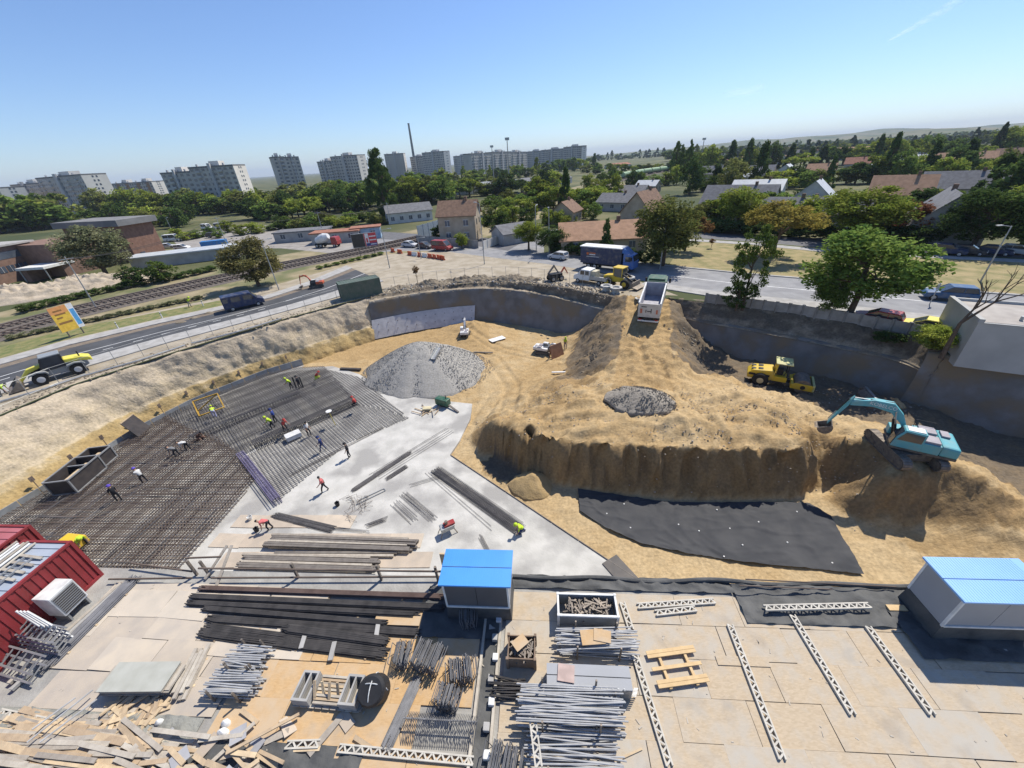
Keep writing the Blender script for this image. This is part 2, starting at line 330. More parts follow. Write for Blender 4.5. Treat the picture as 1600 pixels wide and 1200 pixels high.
ctrl += [Vector(p) for p in ((22.6, 50.2, 5.6), (25.4, 47.6, 0.6), (29, 44.5, .5), (33, 40.5, .5), (37.5, 36.5, .4), (38.4, 32, .4), (43, 25, .3), (52, 19, .2), (60, 14, .2), (66, 8, .2), (30, 8, 0), (15, 8, 0), (0, 8, 0), (-30, 12, 0), (-48, 12, 0), (-46, 30, 0), (-40, 40, 0), (-30, 50, 0), (-22, 57, 0), (-15, 25, 0), (-15, 40, 0), (-30, 30, 0), (-12, 46, 0), (-6, 40, 0), (-4, 34, 0), (-8, 20, 0), (4, 14, 0), (12, 11, 0))]
CP = np.array([(p.x, p.y, p.z) for p in ctrl]); nC = len(CP)
def kern(r): return r
A = np.zeros((nC + 3, nC + 3)); dd = np.hypot(CP[:, None, 0] - CP[None, :, 0], CP[:, None, 1] - CP[None, :, 1])
A[:nC, :nC] = -kern(dd) + np.eye(nC) * -0.0; A[:nC, nC] = 1; A[:nC, nC + 1] = CP[:, 0]; A[:nC, nC + 2] = CP[:, 1]; A[nC:, :nC] = A[:nC, nC:].T
A[:nC, :nC] += np.eye(nC) * 0.004
rhs = np.zeros(nC + 3); rhs[:nC] = CP[:, 2]; WT = np.linalg.solve(A, rhs)
def hfield(X, Y):
    X = np.asarray(X, float); Y = np.asarray(Y, float); r = np.hypot(X[:, None] - CP[None, :, 0], Y[:, None] - CP[None, :, 1])
    return -kern(r) @ WT[:nC] + WT[nC] + WT[nC + 1] * X + WT[nC + 2] * Y
def tracks(x, y):
    """wheel ruts running down the ramp"""
    ax, ay, bx, by = 18.0, 47.0, 12.0, 30.0; L = hypot(bx - ax, by - ay); ux, uy = (bx - ax) / L, (by - ay) / L
    t = (x - ax) * ux + (y - ay) * uy; s_ = (x - ax) * -uy + (y - ay) * ux
    if t < -3 or t > L + 4: return 0
    s_ += .6 * sin(t * .25); f = max(0, 1 - abs(s_) / 3.2); return -.13 * f * (max(0, cos(s_ * 3.3)) ** 2)
GX, GY, GS = (-32, 66), (7.6, 65), 0.24
nx, ny = int((GX[1] - GX[0]) / GS) + 1, int((GY[1] - GY[0]) / GS) + 1
xs = np.linspace(*GX, nx); ys = np.linspace(*GY, ny); XX, YY = np.meshgrid(xs, ys); ZZ = np.maximum(-.12, np.concatenate([hfield(XX[i], YY[i]) for i in range(ny)]).reshape(ny, nx))
gy, gx = np.gradient(ZZ, GS); SL = np.hypot(gx, gy)
inside = np.zeros((ny, nx), bool)
for j in range(ny):
    for i in range(nx): inside[j, i] = inpoly(xs[i], ys[j], pit_outline)
RUT = np.zeros((ny, nx))
for line, half in ((((1015, 590, 4.2), (985, 625, 4.4), (930, 645, 4.2), (860, 650, 3.9)), .95), (((1035, 590, 4.2), (1070, 625, 4.3), (1140, 650, 4.4), (1240, 665, 4.2)), .95), (((1020, 570, 4.2), (1040, 610, 4.3), (1120, 690, 4.2)), .9), (((748, 655, .2), (775, 615, .2), (820, 585, .3), (870, 566, .3)), .8), (((735, 520, .5), (780, 545, .2), (840, 558, .2)), .7), (((790, 640, 2.5), (800, 600, .4), (770, 560, .2)), .8), (((1290, 640, 1), (1200, 615, 1), (1130, 590, 1)), .9), (((1100, 640, 4.2), (1180, 630, 4.3), (1262, 672, 4.0)), .9)):
    pl_r = [G(*q) for q in line]; cr_ = smoothline(pl_r, 60); cx_ = np.array([p.x for p in cr_]); cy_ = np.array([p.y for p in cr_])
    for j in range(ny):
        dd_ = np.hypot(XX[j][:, None] - cx_, YY[j][:, None] - cy_); am = dd_.argmin(1); dm = dd_[np.arange(nx), am]; f_ = np.exp(-((dm - half) / .27) ** 2); RUT[j] -= f_ * (.15 + .05 * np.sin(am * 2.2)); RUT[j] += .07 * np.exp(-((dm - half - .42) / .18) ** 2)
V = []; Fc = []; soil_and_shade = []; idx = -np.ones((ny, nx), int)
def bump_at(x, y, z, sl):
    rough = min(1, max(0, (z - .3) / 1.2)); d = fbm(x * .55, y * .55, 1.7, 5) * .24 * (.3 + rough) + fbm(x * .21, y * .21, 8.7, 3) * .34 * rough * (1 if y < 40 else .4) + fbm(x * 1.9, y * 1.9, 5.1, 3) * .045
    rg_ = 1 - abs(2 * noise.noise(Vector((x * .42 + 1.5 * noise.noise(Vector((x * .15, y * .15, 4))), y * .75, 21)))); d += .34 * rg_ ** 5 * (.25 + .75 * rough)
    if sl > .7:
        d += (abs(noise.noise(Vector((x * 1.3, y * .2, 3.3)))) - .25) * 1.0 * min(1, sl - .6) * rough + (abs(noise.noise(Vector((x * 3.7, y * .5, 6.3)))) - .25) * .35 * rough
    e = noise.noise(Vector((x * .8 + 3 * noise.noise(Vector((x * .2, y * .2, 0))), y * .33, 9)))
    d += max(0, .14 - abs(e)) * -.7 * rough
    return d + tracks(x, y)
TARP = [(G(x, y, 0).x, G(x, y, 0).y) for x, y in ((898, 762), (1040, 782), (1260, 782), (1300, 800), (1356, 903), (1260, 894), (1160, 885), (1060, 870), (990, 854), (940, 830), (898, 802))]
keep = inside.copy()
for _ in range(1):
    k2 = keep.copy(); k2[1:] |= keep[:-1]; k2[:-1] |= keep[1:]; k2[:, 1:] |= keep[:, :-1]; k2[:, :-1] |= keep[:, 1:]; keep = k2
for j in range(ny):
    for i in range(nx):
        if not keep[j, i]: continue
        x, y, z = xs[i], ys[j], ZZ[j, i]; zz = z + bump_at(x, y, z, SL[j, i]) + RUT[j, i]
        if z < 1.2 and inpoly(x, y, TARP): zz = min(zz, .05)
        if z < .12: zz = min(zz, .02 + .1 * fbm(x * .4, y * .4, 2, 3)) if x < -4 else zz
        # sediment: dark rubble fill on the ramp flanks and behind, grey dust on the driven ramp, wall shade painted on the right floor, yellow sand elsewhere
        so = .16 + .2 * fbm(x * .12, y * .12, 4, 3) + .14 * fbm(x * .6, y * .9, 14, 4)
        fl = min(1, max(0, (SL[j, i] - .45) * 2.2))
        ra = abs(x - (18.0 - (47 - y) * .35))
        ra += 1.3 * fbm(x * .45, y * .45, 6, 4)
        if 35.5 + 1.5 * fbm(x * .4, y * .4, 9, 3) < y < 53 and 2.9 < ra < 9.5 and z > .45: so = max(so, .76 + .2 * fbm(x * .5, y * .5, 3, 4))
        if y > 36 and x > 21: so = max(so, .78)
        rx = 18.0 - (47 - y) * .35
        if 30 < y and abs(x - rx) < 2.9 and fl < .6: so = .30 + .1 * fbm(x, y, 1, 2)
        if (x > 24 and y > 25 and z < 2.0) or (x > 29.5 and y > 17.5 and z < 1.7): so = max(so, .80 + .1 * fbm(x * .3, y * .3, 1, 3))  # right floor: shade of the wall above put into the ground colour
        if z > .25 and fl > .3 and y < 33: so = max(so, .28 + .22 * fl + .12 * fbm(x * .8, z * 3, 7, 3))
        if z < .15 and y < 33 and x > -6: so = .06 + .1 * fbm(x * .3, y * .3, 2, 3)
        if x < -3 and y > 50: so = max(so, .28)
        if hypot(x + .9, y - 26.2) < 2.2 + .6 * fbm(x, y, 3, 3) and z < .6: so = .85
        if hypot((x - 5.5) / 3.2, (y - 34) / 2.2) < 1 + .5 * fbm(x * .7, y * .7, 3, 3): so = max(so, .42)
        yo = 0
        if SL[j, i] > 1.1 and y < 27 and -2 < x < 24:
            fl_ = abs(noise.noise(Vector((x * .8, zz * .18, 31)))) + .45 * abs(noise.noise(Vector((x * 2.3, zz * .35, 37)))); yo = (.28 - fl_) * 1.8 * min(1, zz / 1.5) * min(1, (SL[j, i] - 1.1)) * -1
        idx[j, i] = len(V); V.append((x, y + yo, zz)); soil_and_shade.append(min(1, max(0, so)))
for j in range(ny - 1):
    for i in range(nx - 1):
        q = (idx[j, i], idx[j, i + 1], idx[j + 1, i + 1], idx[j + 1, i])
        if min(q) >= 0: Fc.append(tuple(int(k) for k in q))
floor = struct(attr_mesh('pit_floor', V, Fc, soil_and_shade, M_sand))
def TZ(x, y):
    z = max(-.12, float(hfield([x], [y])[0])); return z
def GT(px, py, z0=1.0):
    """survey point on the pit terrain itself"""
    z = z0
    for _ in range(25):
        p = G(px, py, z); z = .5 * z + .5 * TZ(p.x, p.y)
    p = G(px, py, z); p.z = TZ(p.x, p.y); return p
# ---- left cut bank, far retaining wall, right bank and walls
B_left = [(-44.6, 8), (-44.3, 16), (-42.9, 22.9), (-41.8, 28), (-41.0, 34.6), (-38.4, 40.6), (-33.2, 47.0), (-28.7, 50.2), (-24.5, 54.5), (-21.2, 56.5)]
def at(pl, z, oth=None, t=0): return [Vector((p[0], p[1], z)) for p in pl]
def mixl(a, b, t, z): return [Vector((p[0] + (q[0] - p[0]) * t, p[1] + (q[1] - p[1]) * t, z)) for p, q in zip(a, b)]
outL = [(x - .9, y + .5) for x, y in C_left]
struct(loft('left_bank', [at(outL, 6.02), mixl(C_left, B_left, 0.1, 5.7), mixl(C_left, B_left, .42, 3.6), mixl(C_left, B_left, .60, 2.1), mixl(C_left, B_left, .66, 1.9), at(B_left, 0.0), mixl(C_left, B_left, 1.1, -.3)], 260, [3, 12, 8, 3, 12, 2],
            [.74, .68, .5, .42, .26, .06, .1], M_bank, .3, .5, seed=3))
B_far = [(-21.6, 57.2), (-17.2, 59.2), (-13.2, 60.4), (-8.6, 61.3), (-4.4, 61.4), (-.4, 60.6), (2.6, 59.2), (5.9, 57.0), (8.6, 54.6), (11.2, 52.2), (13.6, 49.8)]
zt = [5.6, 5.6, 5.55, 5.5, 5.4, 5.2, 5.0, 4.8, 4.65, 4.5, 4.5]
ml = lambda t, zs: [Vector((p[0] + (q[0] - p[0]) * t, p[1] + (q[1] - p[1]) * t, z)) for p, q, z in zip(C_far, B_far, zs)]
outF = [(p[0] * 1.02, p[1] + .9) for p in C_far]
struct(loft('far_soil_berm', [at(outF, 6.02), ml(0, [6.05] * 11), ml(.16, [z + .1 for z in zt]), ml(.42, [z + .02 for z in zt]), ml(.46, [z - .5 for z in zt])], 150, [2, 5, 3, 2], [.85, .95, .93, .72, .8], M_bank, .28, .8, seed=11))
rw = thing('retaining_wall', 'curved grey sprayed concrete retaining wall at the rounded corner of the pit', 'retaining wall', (0, 0, 0))
def ribbon(lines, n, subs, amp, fr, seed):
    o = loft('tmp', lines, n, subs, [0] * len(lines), M_shot, amp, fr, seed=seed); return o
w = ribbon([ml(.40, [z + .03 for z in zt]), ml(.44, zt), ml(.62, [3.4] * 11), ml(.8, [1.5] * 11), ml(1.0, [.1] * 11), ml(1.05, [-.4] * 11)], 150, [1, 6, 5, 4, 1], .06, .7, 21)
w.name = 'sprayed_concrete_face'; w.parent = rw
M_memb = mat('white_membrane', (.56, .55, .54), .8, (.44, .43, .43), 1.3, bump=.2, bscale=3)
wl_ = [Vector((p.x, p.y, p.z)) for p in smoothline(ml(.60, [3.2] * 11), 80)][:34]; wb_ = smoothline(ml(1.06, [.1] * 11), 80)[:34]
wm = MB(); out_ = Vector((.05, -.12, .06))
for k in range(33):
    a, b, c, d = wl_[k] + out_, wl_[k + 1] + out_, wb_[k + 1] + out_, wb_[k] + out_
    wm.add([a.lerp(d, .12), b.lerp(c, .12), c, d], [(0, 3, 2, 1)])
wm.build('white_membrane', M_memb, rw)
anch = MB().cyl((0, 0, 0), (0, -.12, 0), .06, n=6).mesh('anchor_head', mat('anchor_steel', (.12, .11, .1), .7))
for k in range(2, 33, 3):
    for t in (.35, .7):
        p = wl_[k].lerp(wb_[k], t) + out_; part('anchor_head', anch, rw, p, 0)
# right of the ramp: earth bank over sprayed concrete, and the wall below the white building
B_right = [(22.9, 48.4), (24.2, 45.6), (27.2, 43.0), (30.2, 40.2), (33.8, 36.6), (37.2, 33.0), (37.8, 31.8), (38.2, 30.6), (38.6, 29.6)]
while len(B_right) < len(C_right): B_right.append(B_right[-1])
B_right = B_right[:len(C_right)]
mr_ = lambda t, z: mixl(C_right, B_right, t, z)
struct(loft('right_bank', [mixl(C_right, B_right, -.25, 6.02), mr_(.02, 6.0), mr_(.3, 4.9), mr_(.52, 4.1), mr_(.62, 3.9)], 130, [2, 6, 6, 2], [.9, .95, .95, .85, .8], M_bank, .4, .7, seed=31))
rwall = thing('sheet_retaining_wall', 'straight sprayed concrete retaining wall in shade behind the yellow roller', 'retaining wall')
w = ribbon([mr_(.50, 4.15), mr_(.56, 4.1), mr_(.7, 2.6), mr_(.95, .9), mr_(1.02, .2)], 110, [1, 5, 6, 2], .08, .6, 41); w.name = 'sprayed_concrete_face'; w.parent = rwall
B_r2 = [(37.5, 30.2), (38.6, 29.4), (43.0, 25.4), (49, 21.6), (57, 16.7), (65, 11.8)]
m2 = lambda t, z: mixl(C_right2, B_r2, t, z)
sw = thing('side_retaining_wall', 'sprayed concrete retaining wall below the white flat-roofed building', 'retaining wall')
w = ribbon([m2(-.2, 6.03), m2(.0, 6.0), m2(.35, 4), m2(.8, 1.2), m2(1.1, -.2)], 80, [1, 5, 7, 2], .1, .5, 51); w.name = 'sprayed_concrete_face'; w.parent = sw
# ---- blinding slab in the pit
slab_px = [(470, 576), (520, 573), (560, 585), (600, 607), (650, 622), (700, 628), (738, 632), (735, 655), (718, 690), (703, 712), (1002, 912)]
slab_w = [G(*p, 0) for p in slab_px]; slab_w = [(p.x, p.y) for p in slab_w] + [(9.5, 11.5), (9.5, 9), (-48, 9), (-44.5, 16), (-42.6, 23), (-41.5, 28), (-40.7, 34.4), (-38.1, 40.3), (-33.0, 46.6), (-29.2, 49.3)]
struct(MB().slab(slab_w, -.3, .10).build('concrete_slab', M_conc))
# ---- roads, pavements, railway bed
def sheet(name, px, z, m, th=0.0, lv=None):
    pts = [G(p[0], p[1], z if lv is None else lv) if len(p) == 2 else Vector(p) for p in px]
    return struct(MB().slab([(p.x, p.y) for p in pts], z - th, z).build(name, m))
LR_near = [G(*p) for p in ((-260, 715), (0, 618), (140, 573), (265, 536), (400, 500), (470, 481), (535, 463), (600, 440))]
LR_far = [G(*p) for p in ((-260, 625), (0, 561), (100, 533), (240, 501), (330, 482), (410, 463), (480, 440), (540, 415))]
# whole pale strip (dirt and pavements) between railway and pit, then the carriageway on it
dirt_px = [(-300, 640), (0, 545), (120, 513), (240, 487), (330, 468), (420, 448), (520, 420), (600, 398), (690, 392), (770, 398), (840, 405), (900, 412), (940, 430), (1000, 440), (1060, 462)]
dl = [G(*p) for p in dirt_px]
dl += [Vector((22.5, 52, 0)), Vector((15.5, 52.6, 0))] + [Vector((p[0], p[1] + .2, 0)) for p in C_far[::-1]] + [Vector((p[0] - .2, p[1] + .2, 0)) for p in C_left[::-1]] + [Vector((-70, 8, 0))]
struct(MB().slab([(p.x, p.y) for p in dl], ST + .004, ST + .004).build('dirt_apron', M_dirt))
def strip(name, A, B, z, m, th=0):
    mb = MB(); n = len(A)
    for i in range(n - 1):
        mb.hexa([(A[i].x, A[i].y, z - th), (A[i + 1].x, A[i + 1].y, z - th), (B[i + 1].x, B[i + 1].y, z - th), (B[i].x, B[i].y, z - th)],
                [(A[i].x, A[i].y, z), (A[i + 1].x, A[i + 1].y, z), (B[i + 1].x, B[i + 1].y, z), (B[i].x, B[i].y, z)]) if th else mb.add(
                [(A[i].x, A[i].y, z), (A[i + 1].x, A[i + 1].y, z), (B[i + 1].x, B[i + 1].y, z), (B[i].x, B[i].y, z)], [(0, 1, 2, 3)])
    bm_o = mb.build(name, m); return struct(bm_o)
def lerpl(A, B, t): return [a.lerp(b, t) for a, b in zip(A, B)]
strip('left_road', lerpl(LR_near, LR_far, .24), lerpl(LR_near, LR_far, .70), ST + .010, M_asphd)
strip('left_road_trench', lerpl(LR_near, LR_far, .70), lerpl(LR_near, LR_far, .80), ST + .009, mat('raw_road_base', (.23, .185, .14), .95, (.16, .13, .1), 1.5, bump=.6))
strip('near_pavement', lerpl(LR_near, LR_far, .01), lerpl(LR_near, LR_far, .235), ST + .12, M_walk, .13)
strip('far_pavement', lerpl(LR_near, LR_far, .80), lerpl(LR_near, LR_far, .97), ST + .11, M_walk, .12)
# verge with weeds beyond the left road
vg = [G(*p) for p in ((-260, 622), (0, 560), (100, 532), (240, 500), (330, 481), (400, 465))]; vf = [G(*p) for p in ((-260, 600), (0, 543), (100, 516), (240, 489), (330, 472), (400, 459))]
strip('verge', vg, vf, ST + .008, M_grass)
# painted lines on the left carriageway
c1, c2 = lerpl(LR_near, LR_far, .455), lerpl(LR_near, LR_far, .465); strip('centre_line', c1, c2, ST + .0145, M_white)
c1 = resample(lerpl(LR_near, LR_far, .36), 60); c2 = resample(lerpl(LR_near, LR_far, .37), 60)
mk = MB()
for k in range(4, 40, 3): mk.add([(c1[k].x, c1[k].y, ST + .0145), (c1[k + 1].x, c1[k + 1].y, ST + .0145), (c2[k + 1].x, c2[k + 1].y, ST + .0145), (c2[k].x, c2[k].y, ST + .0145)], [(0, 1, 2, 3)])
struct(mk.build('lane_dashes', M_white))
# right street, crossing behind the pit
RS_far = [G(*p) for p in ((560, 372), (640, 376), (720, 381), (800, 393), (850, 396), (930, 404), (1040, 416), (1180, 430), (1340, 443), (1516, 457), (1640, 466), (1900, 486))]
RS_near = [G(*p) for p in ((540, 398), (620, 392), (690, 392), (775, 403), (850, 412), (930, 424), (1010, 440), (1110, 455), (1262, 471), (1420, 489), (1560, 505), (1800, 530))]
strip('right_street', RS_near, RS_far, ST + .012, M_asphl)
strip('street_pavement', [p + Vector((-1.6, -1.9, 0)) for p in RS_near[6:]], [p + Vector((-.05, -.05, 0)) for p in RS_near[6:]], ST + .12, M_walk, .12)
strip('street_kerb', [p + Vector((.02, .02, 0)) for p in RS_far[4:]], [p + Vector((.35, .4, 0)) for p in RS_far[4:]], ST + .13, M_walk, .12)
strip('street_line', lerpl(RS_near, RS_far, .47)[6:], lerpl(RS_near, RS_far, .485)[6:], ST + .0165, M_white)
# second street beyond the grass strip and the side street towards the station house
S2a = [G(*p) for p in ((1085, 372), (1180, 378), (1280, 387), (1450, 396), (1620, 404))]; S2b = [G(*p) for p in ((1085, 363), (1180, 367), (1280, 373), (1450, 382), (1620, 388))]
strip('second_street', S2a, S2b, ST + .009, M_asph)
strip('second_pavement', [p + Vector((-2.6, -2.6, 0)) for p in S2a], [p + Vector((-.9, -.9, 0)) for p in S2a], ST + .05, M_walk, .05)
sheet('dry_lawn', [(1045, 414), (1180, 428), (1340, 441), (1516, 455), (1640, 464), (1640, 408), (1450, 400), (1280, 391), (1100, 377), (1060, 392)], ST + .006, M_drygrass)
sheet('yard', [(265, 372), (330, 358), (420, 352), (470, 362), (560, 372), (540, 398), (440, 388), (380, 388), (300, 402)], ST + .006, mat('yard_concrete', (.33, .31, .28), .9, (.23, .21, .19), .5, bump=.2))
sheet('side_street', [(775, 403), (805, 385), (840, 364), (900, 352), (912, 356), (868, 370), (850, 380), (850, 397)], ST + .0135, M_asphl)
sheet('far_street', [(560, 372), (640, 376), (720, 381), (800, 393), (812, 380), (770, 372), (690, 368), (600, 362)], ST + .011, M_asph)
# railway
RA = [G(*p) for p in ((-300, 620), (0, 516), (120, 486), (200, 468), (300, 446), (400, 424), (480, 408), (560, 394), (620, 381), (700, 363), (780, 340), (880, 305), (960, 284), (1040, 267))]
RAs = smoothline([Vector((p.x, p.y, 0)) for p in RA], 220)
def offs(L, d):
    o = []
    for i, p in enumerate(L):
        a = L[max(0, i - 1)]; b = L[min(len(L) - 1, i + 1)]; t = (b - a).normalized(); o.append(p + Vector((-t.y, t.x, 0)) * d)
    return o
strip('railside', offs(RAs[:150], -17), offs(RAs[:150], 15), ST + .003, M_rside)
strip('railway_bed', offs(RAs, -5.5), offs(RAs, 5.5), ST + .02, M_ballast)
M_rail = mat('rail_steel', (.13, .09, .07), .5, (.22, .17, .14), 3, metal=.4); M_tie = mat('sleeper', (.19, .16, .135), .9, (.13, .11, .09), 3)
for kk, off in enumerate((-2.4, 2.4)):
    t = thing('railway_track', ['railway track on ballast, the one nearer to the left road', 'railway track on ballast, the one nearer to the brick building'][kk], 'railway track', (0, 0, 0), 0, 'parallel railway tracks')
    cl = offs(RAs, off)
    for d in (-.75, .75):
        r = offs(cl, d); mb = MB()
        for a, b in zip(r[:-1], r[1:]): mb.bar(Vector((a.x, a.y, ST + .26)), Vector((b.x, b.y, ST + .26)), .09, .16)
        mb.build('rail', M_rail, t)
    mb = MB(); cl2 = resample(cl, 520)[:330]
    for a, b in zip(cl2[:-1], cl2[1:]):
        n_ = Vector((-(b - a).y, (b - a).x, 0)).normalized(); q = Vector((a.x, a.y, ST + .13))
        mb.bar(q - n_ * 1.25, q + n_ * 1.25, .26, .14)
    mb.build('sleepers', M_tie, t, kind='stuff')
# far hills on the right horizon
def hillrange(name, y0, x0, x1, hmax, seed, m, dep=1400):
    nxh, nyh = 120, 14; V = []; F = []
    for j in range(nyh):
        for i in range(nxh):
            u = i / (nxh - 1); v = j / (nyh - 1); x = x0 + (x1 - x0) * u; y = y0 + dep * v
            h = hmax * (sin(pi * v) ** .8) * (min(1, u * 3.0) * (.55 + .6 * fbm(u * 5 + seed, v, seed, 4)) + .1) * (1 if u < .93 else (1 - u) / .07)
            V.append((x, y, ST - .5 + max(0, h)))
    for j in range(nyh - 1):
        for i in range(nxh - 1): F.append((j * nxh + i, j * nxh + i + 1, (j + 1) * nxh + i + 1, (j + 1) * nxh + i))
    me = bpy.data.meshes.new(name); me.from_pydata(V, [], F); me.materials.append(m); me.polygons.foreach_set('use_smooth', [True] * len(F)); o = bpy.data.objects.new(name, me); COL.objects.link(o); return struct(o)
M_hill = mat('wooded_hill', (.05, .075, .028), .95, (.10, .12, .05), .012, c3=(.16, .15, .09), s3=.006)
hillrange('far_hills', 2600, 300, 5200, 68, 3, M_hill); hillrange('near_hills', 1500, 700, 3600, 30, 8, M_hill, 900)
# ================================================================ background: apartment blocks, houses, trees
M_panel = mat('panel_concrete', (.50, .475, .43), .9, (.41, .39, .355), .15); M_panelw = mat('pale_end_wall', (.74, .70, .62), .9, (.66, .62, .55), .2)
M_glassd = mat('dark_window_glass', (.06, .075, .10), .15, (.12, .14, .17), .3, spec=.6); M_para = mat('balcony_parapet', (.52, .51, .49), .9, (.38, .38, .38), .4)
M_tar = mat('roof_felt', (.16, .16, .16), .9, (.22, .215, .21), .3)
M_tan = mat('tan_panel', (.34, .22, .14), .9, (.28, .18, .12), .2)
def block(label, lt, rt, base_y, depth, secs, floors=10, stripes=False, base_px=None):
    """panel block: lt, rt = photo pixels of the roof line's two front corners, base_y = where its foot would show"""
    b = G(base_px or rt[0], base_y); zt_ = ST + hgt(b, rt[0], rt[1]); R_ = b; d = G(lt[0], lt[1], zt_)
    # keep the front face at a plausible slant: the left end lies on its own sight line
    k = hypot(b.x, b.y) / hypot(d.x, d.y); k = max(.8, min(1.25, 1 / (k or 1))) if False else 1
    L_ = Vector((d.x, d.y, ST))
    if abs(hypot(L_.x, L_.y) / hypot(R_.x, R_.y) - 1) > .35: L_ *= hypot(R_.x, R_.y) / hypot(L_.x, L_.y) * 1.08; L_.z = ST
    L_.z = ST; u = (R_ - L_); W = u.length; yaw = atan2(u.y, u.x); hh = zt_ - ST
    t = thing('apartment_block', label, 'apartment block', (L_.x, L_.y, ST), yaw, 'panel apartment blocks on the skyline')
    x = 0
    for (fr, dh) in secs:
        w = W * fr; h = hh + dh; nf = max(3, round(h / 2.75)); fh = h / nf
        wmb = MB().box(x + .02, x + w - .02, 0, depth, 0, h); wmb.build('wall', M_panel, t)
        roof = MB().box(x - .15, x + w + .15, -.15, depth + .15, h + .003, h + .9); 
        rf = roof.build('roof', M_tar, t)
        MB().box(x + w * .4, x + w * .62, depth * .3, depth * .75, h + .9, h + 3.4).build('stair_head', M_panelw, rf)
        for a in range(3): MB().box(x + w * (.12 + .3 * a), x + w * (.12 + .3 * a) + .9, depth * .2, depth * .2 + .9, h + .9, h + 2.1).build('vent', M_para, rf)
        nc = max(2, int(w / 3.2)); win = MB(); bal = MB()
        for f in range(nf):
            for c in range(nc):
                cx = x + w * (c + .5) / nc; z0 = f * fh + .95
                if c % 4 == 1: bal.box(cx - 1.3, cx + 1.3, -1.0, -.02, z0 - .85, z0 + .15); win.box(cx - 1.2, cx + 1.2, -.06, .1, z0 + .15, z0 + 1.4)
                else: win.box(cx - .85, cx + .85, -.06, .1, z0, z0 + 1.35)
        for f in range(nf): win.box(x + w * .985 - 1.0, x + w * .985 - .6, -.06, .1, f * fh + 1, f * fh + 2)
        win.build('windows', M_glassd, t, kind='stuff'); bal.build('balconies', M_para, t, kind='stuff')
        if stripes:
            for q in (.25, .7): MB().box(x + w * q, x + w * (q + .16), -.12, -.01, 0, h).build('brown_panel_strip', M_tan, t)
        else: MB().box(x + w * .46, x + w * .52, -1.2, -.02, 0, h + 2.2).build('stairwell_shaft', M_para, t)
        x += w
    # sunlit end wall with its two columns of small windows
    MB().box(W + .0, W + .25, -.1, depth + .1, 0, hh + .02).build('end_wall', M_panelw, t)
    e = MB()
    for f in range(10):
        for c in (.42, .58): e.box(W + .22, W + .31, depth * c - .5, depth * c + .5, f * hh / 10 + 1.1, f * hh / 10 + 2.2)
    e.build('end_windows', M_glassd, t, kind='stuff')
    return t, hh
block('grey panel block with a bright end wall rising behind the brick hall', (12, 284), (128, 274), 336, 14, ((.42, -3), (.58, 0)), base_px=160)
block('low panel block with brown vertical strips between two grey blocks', (172, 285), (245, 284), 318, 12, ((.5, 0), (.5, 0)), 6, True, 252)
block('wide stepped grey panel block with bright end wall above the yard of cars', (250, 271), (370, 259), 326, 13, ((.4, -2), (.6, 0)), base_px=388)
block('narrow grey panel tower standing alone between two stepped blocks', (425, 248), (470, 246), 307, 12, ((.45, .5), (.55, 0)), base_px=484)
block('stepped grey panel tower just behind the tall dark poplar', (496, 257), (557, 243), 296, 12, ((.36, -3.5), (.64, 0)), base_px=569)
block('grey panel tower on the other side of the tall dark poplar', (600, 242), (631, 240), 282, 12, ((1, 0),), base_px=637)
block('grey panel tower next to the tall factory chimney', (641, 250), (690, 237), 279, 12, ((.38, -4), (.62, 0)), base_px=698)
block('short panel block at the start of the long slab row', (708, 245), (733, 243), 272, 11, ((1, 0),), base_px=735)
block('long slab of joined panel blocks with rooftop huts', (736, 241), (822, 238), 271, 11, ((.34, 0), (.33, .8), (.33, 0)), base_px=824)
block('long slab of joined panel blocks ending towards the railway', (822, 238), (907, 231), 264, 11, ((.3, 0), (.4, .5), (.3, 2)), base_px=908)
block('pale panel block behind the light green trees beyond the low brick building', (-60, 300), (14, 294), 345, 12, ((1, 0),), base_px=30)
# factory chimney and flood-light masts
b = G(651, 274); h = hgt(b, 638, 194); t = thing('factory_chimney', 'tall tapering concrete factory chimney behind the apartment blocks', 'chimney', b)
MB().cyl((0, 0, 0), (0, 0, h), h * .034, h * .02, 14).build('shaft', mat('chimney_concrete', (.22, .24, .24), .9, (.17, .185, .19), .05), t); MB().cyl((0, 0, h), (0, 0, h + 1.5), h * .024, n=14).build('rim', M_tar, t)
M_galv = mat('galvanised_steel', (.42, .43, .43), .5, (.32, .33, .33), 3, metal=.5); M_pole = mat('pole_concrete', (.36, .35, .33), .9, (.28, .27, .25), 2)
for px, py, top, lb in ((796, 290, 216, 'tall flood-light mast in front of the long slab row'), (772, 283, 228, 'slim mast with a box on top near the long slab row'), (1093, 262, 217, 'tall lattice mast beside the two thin poplars')):
    b = G(px, py); h = hgt(b, px, top); t = thing('light_mast', lb, 'mast', b)
    MB().cyl((0, 0, 0), (0, 0, h), .55, .28, 8).build('pole', M_pole, t); MB().box(-1.6, 1.6, -.5, .5, h - 1.2, h + .6).build('lamp_frame', M_galv, t)
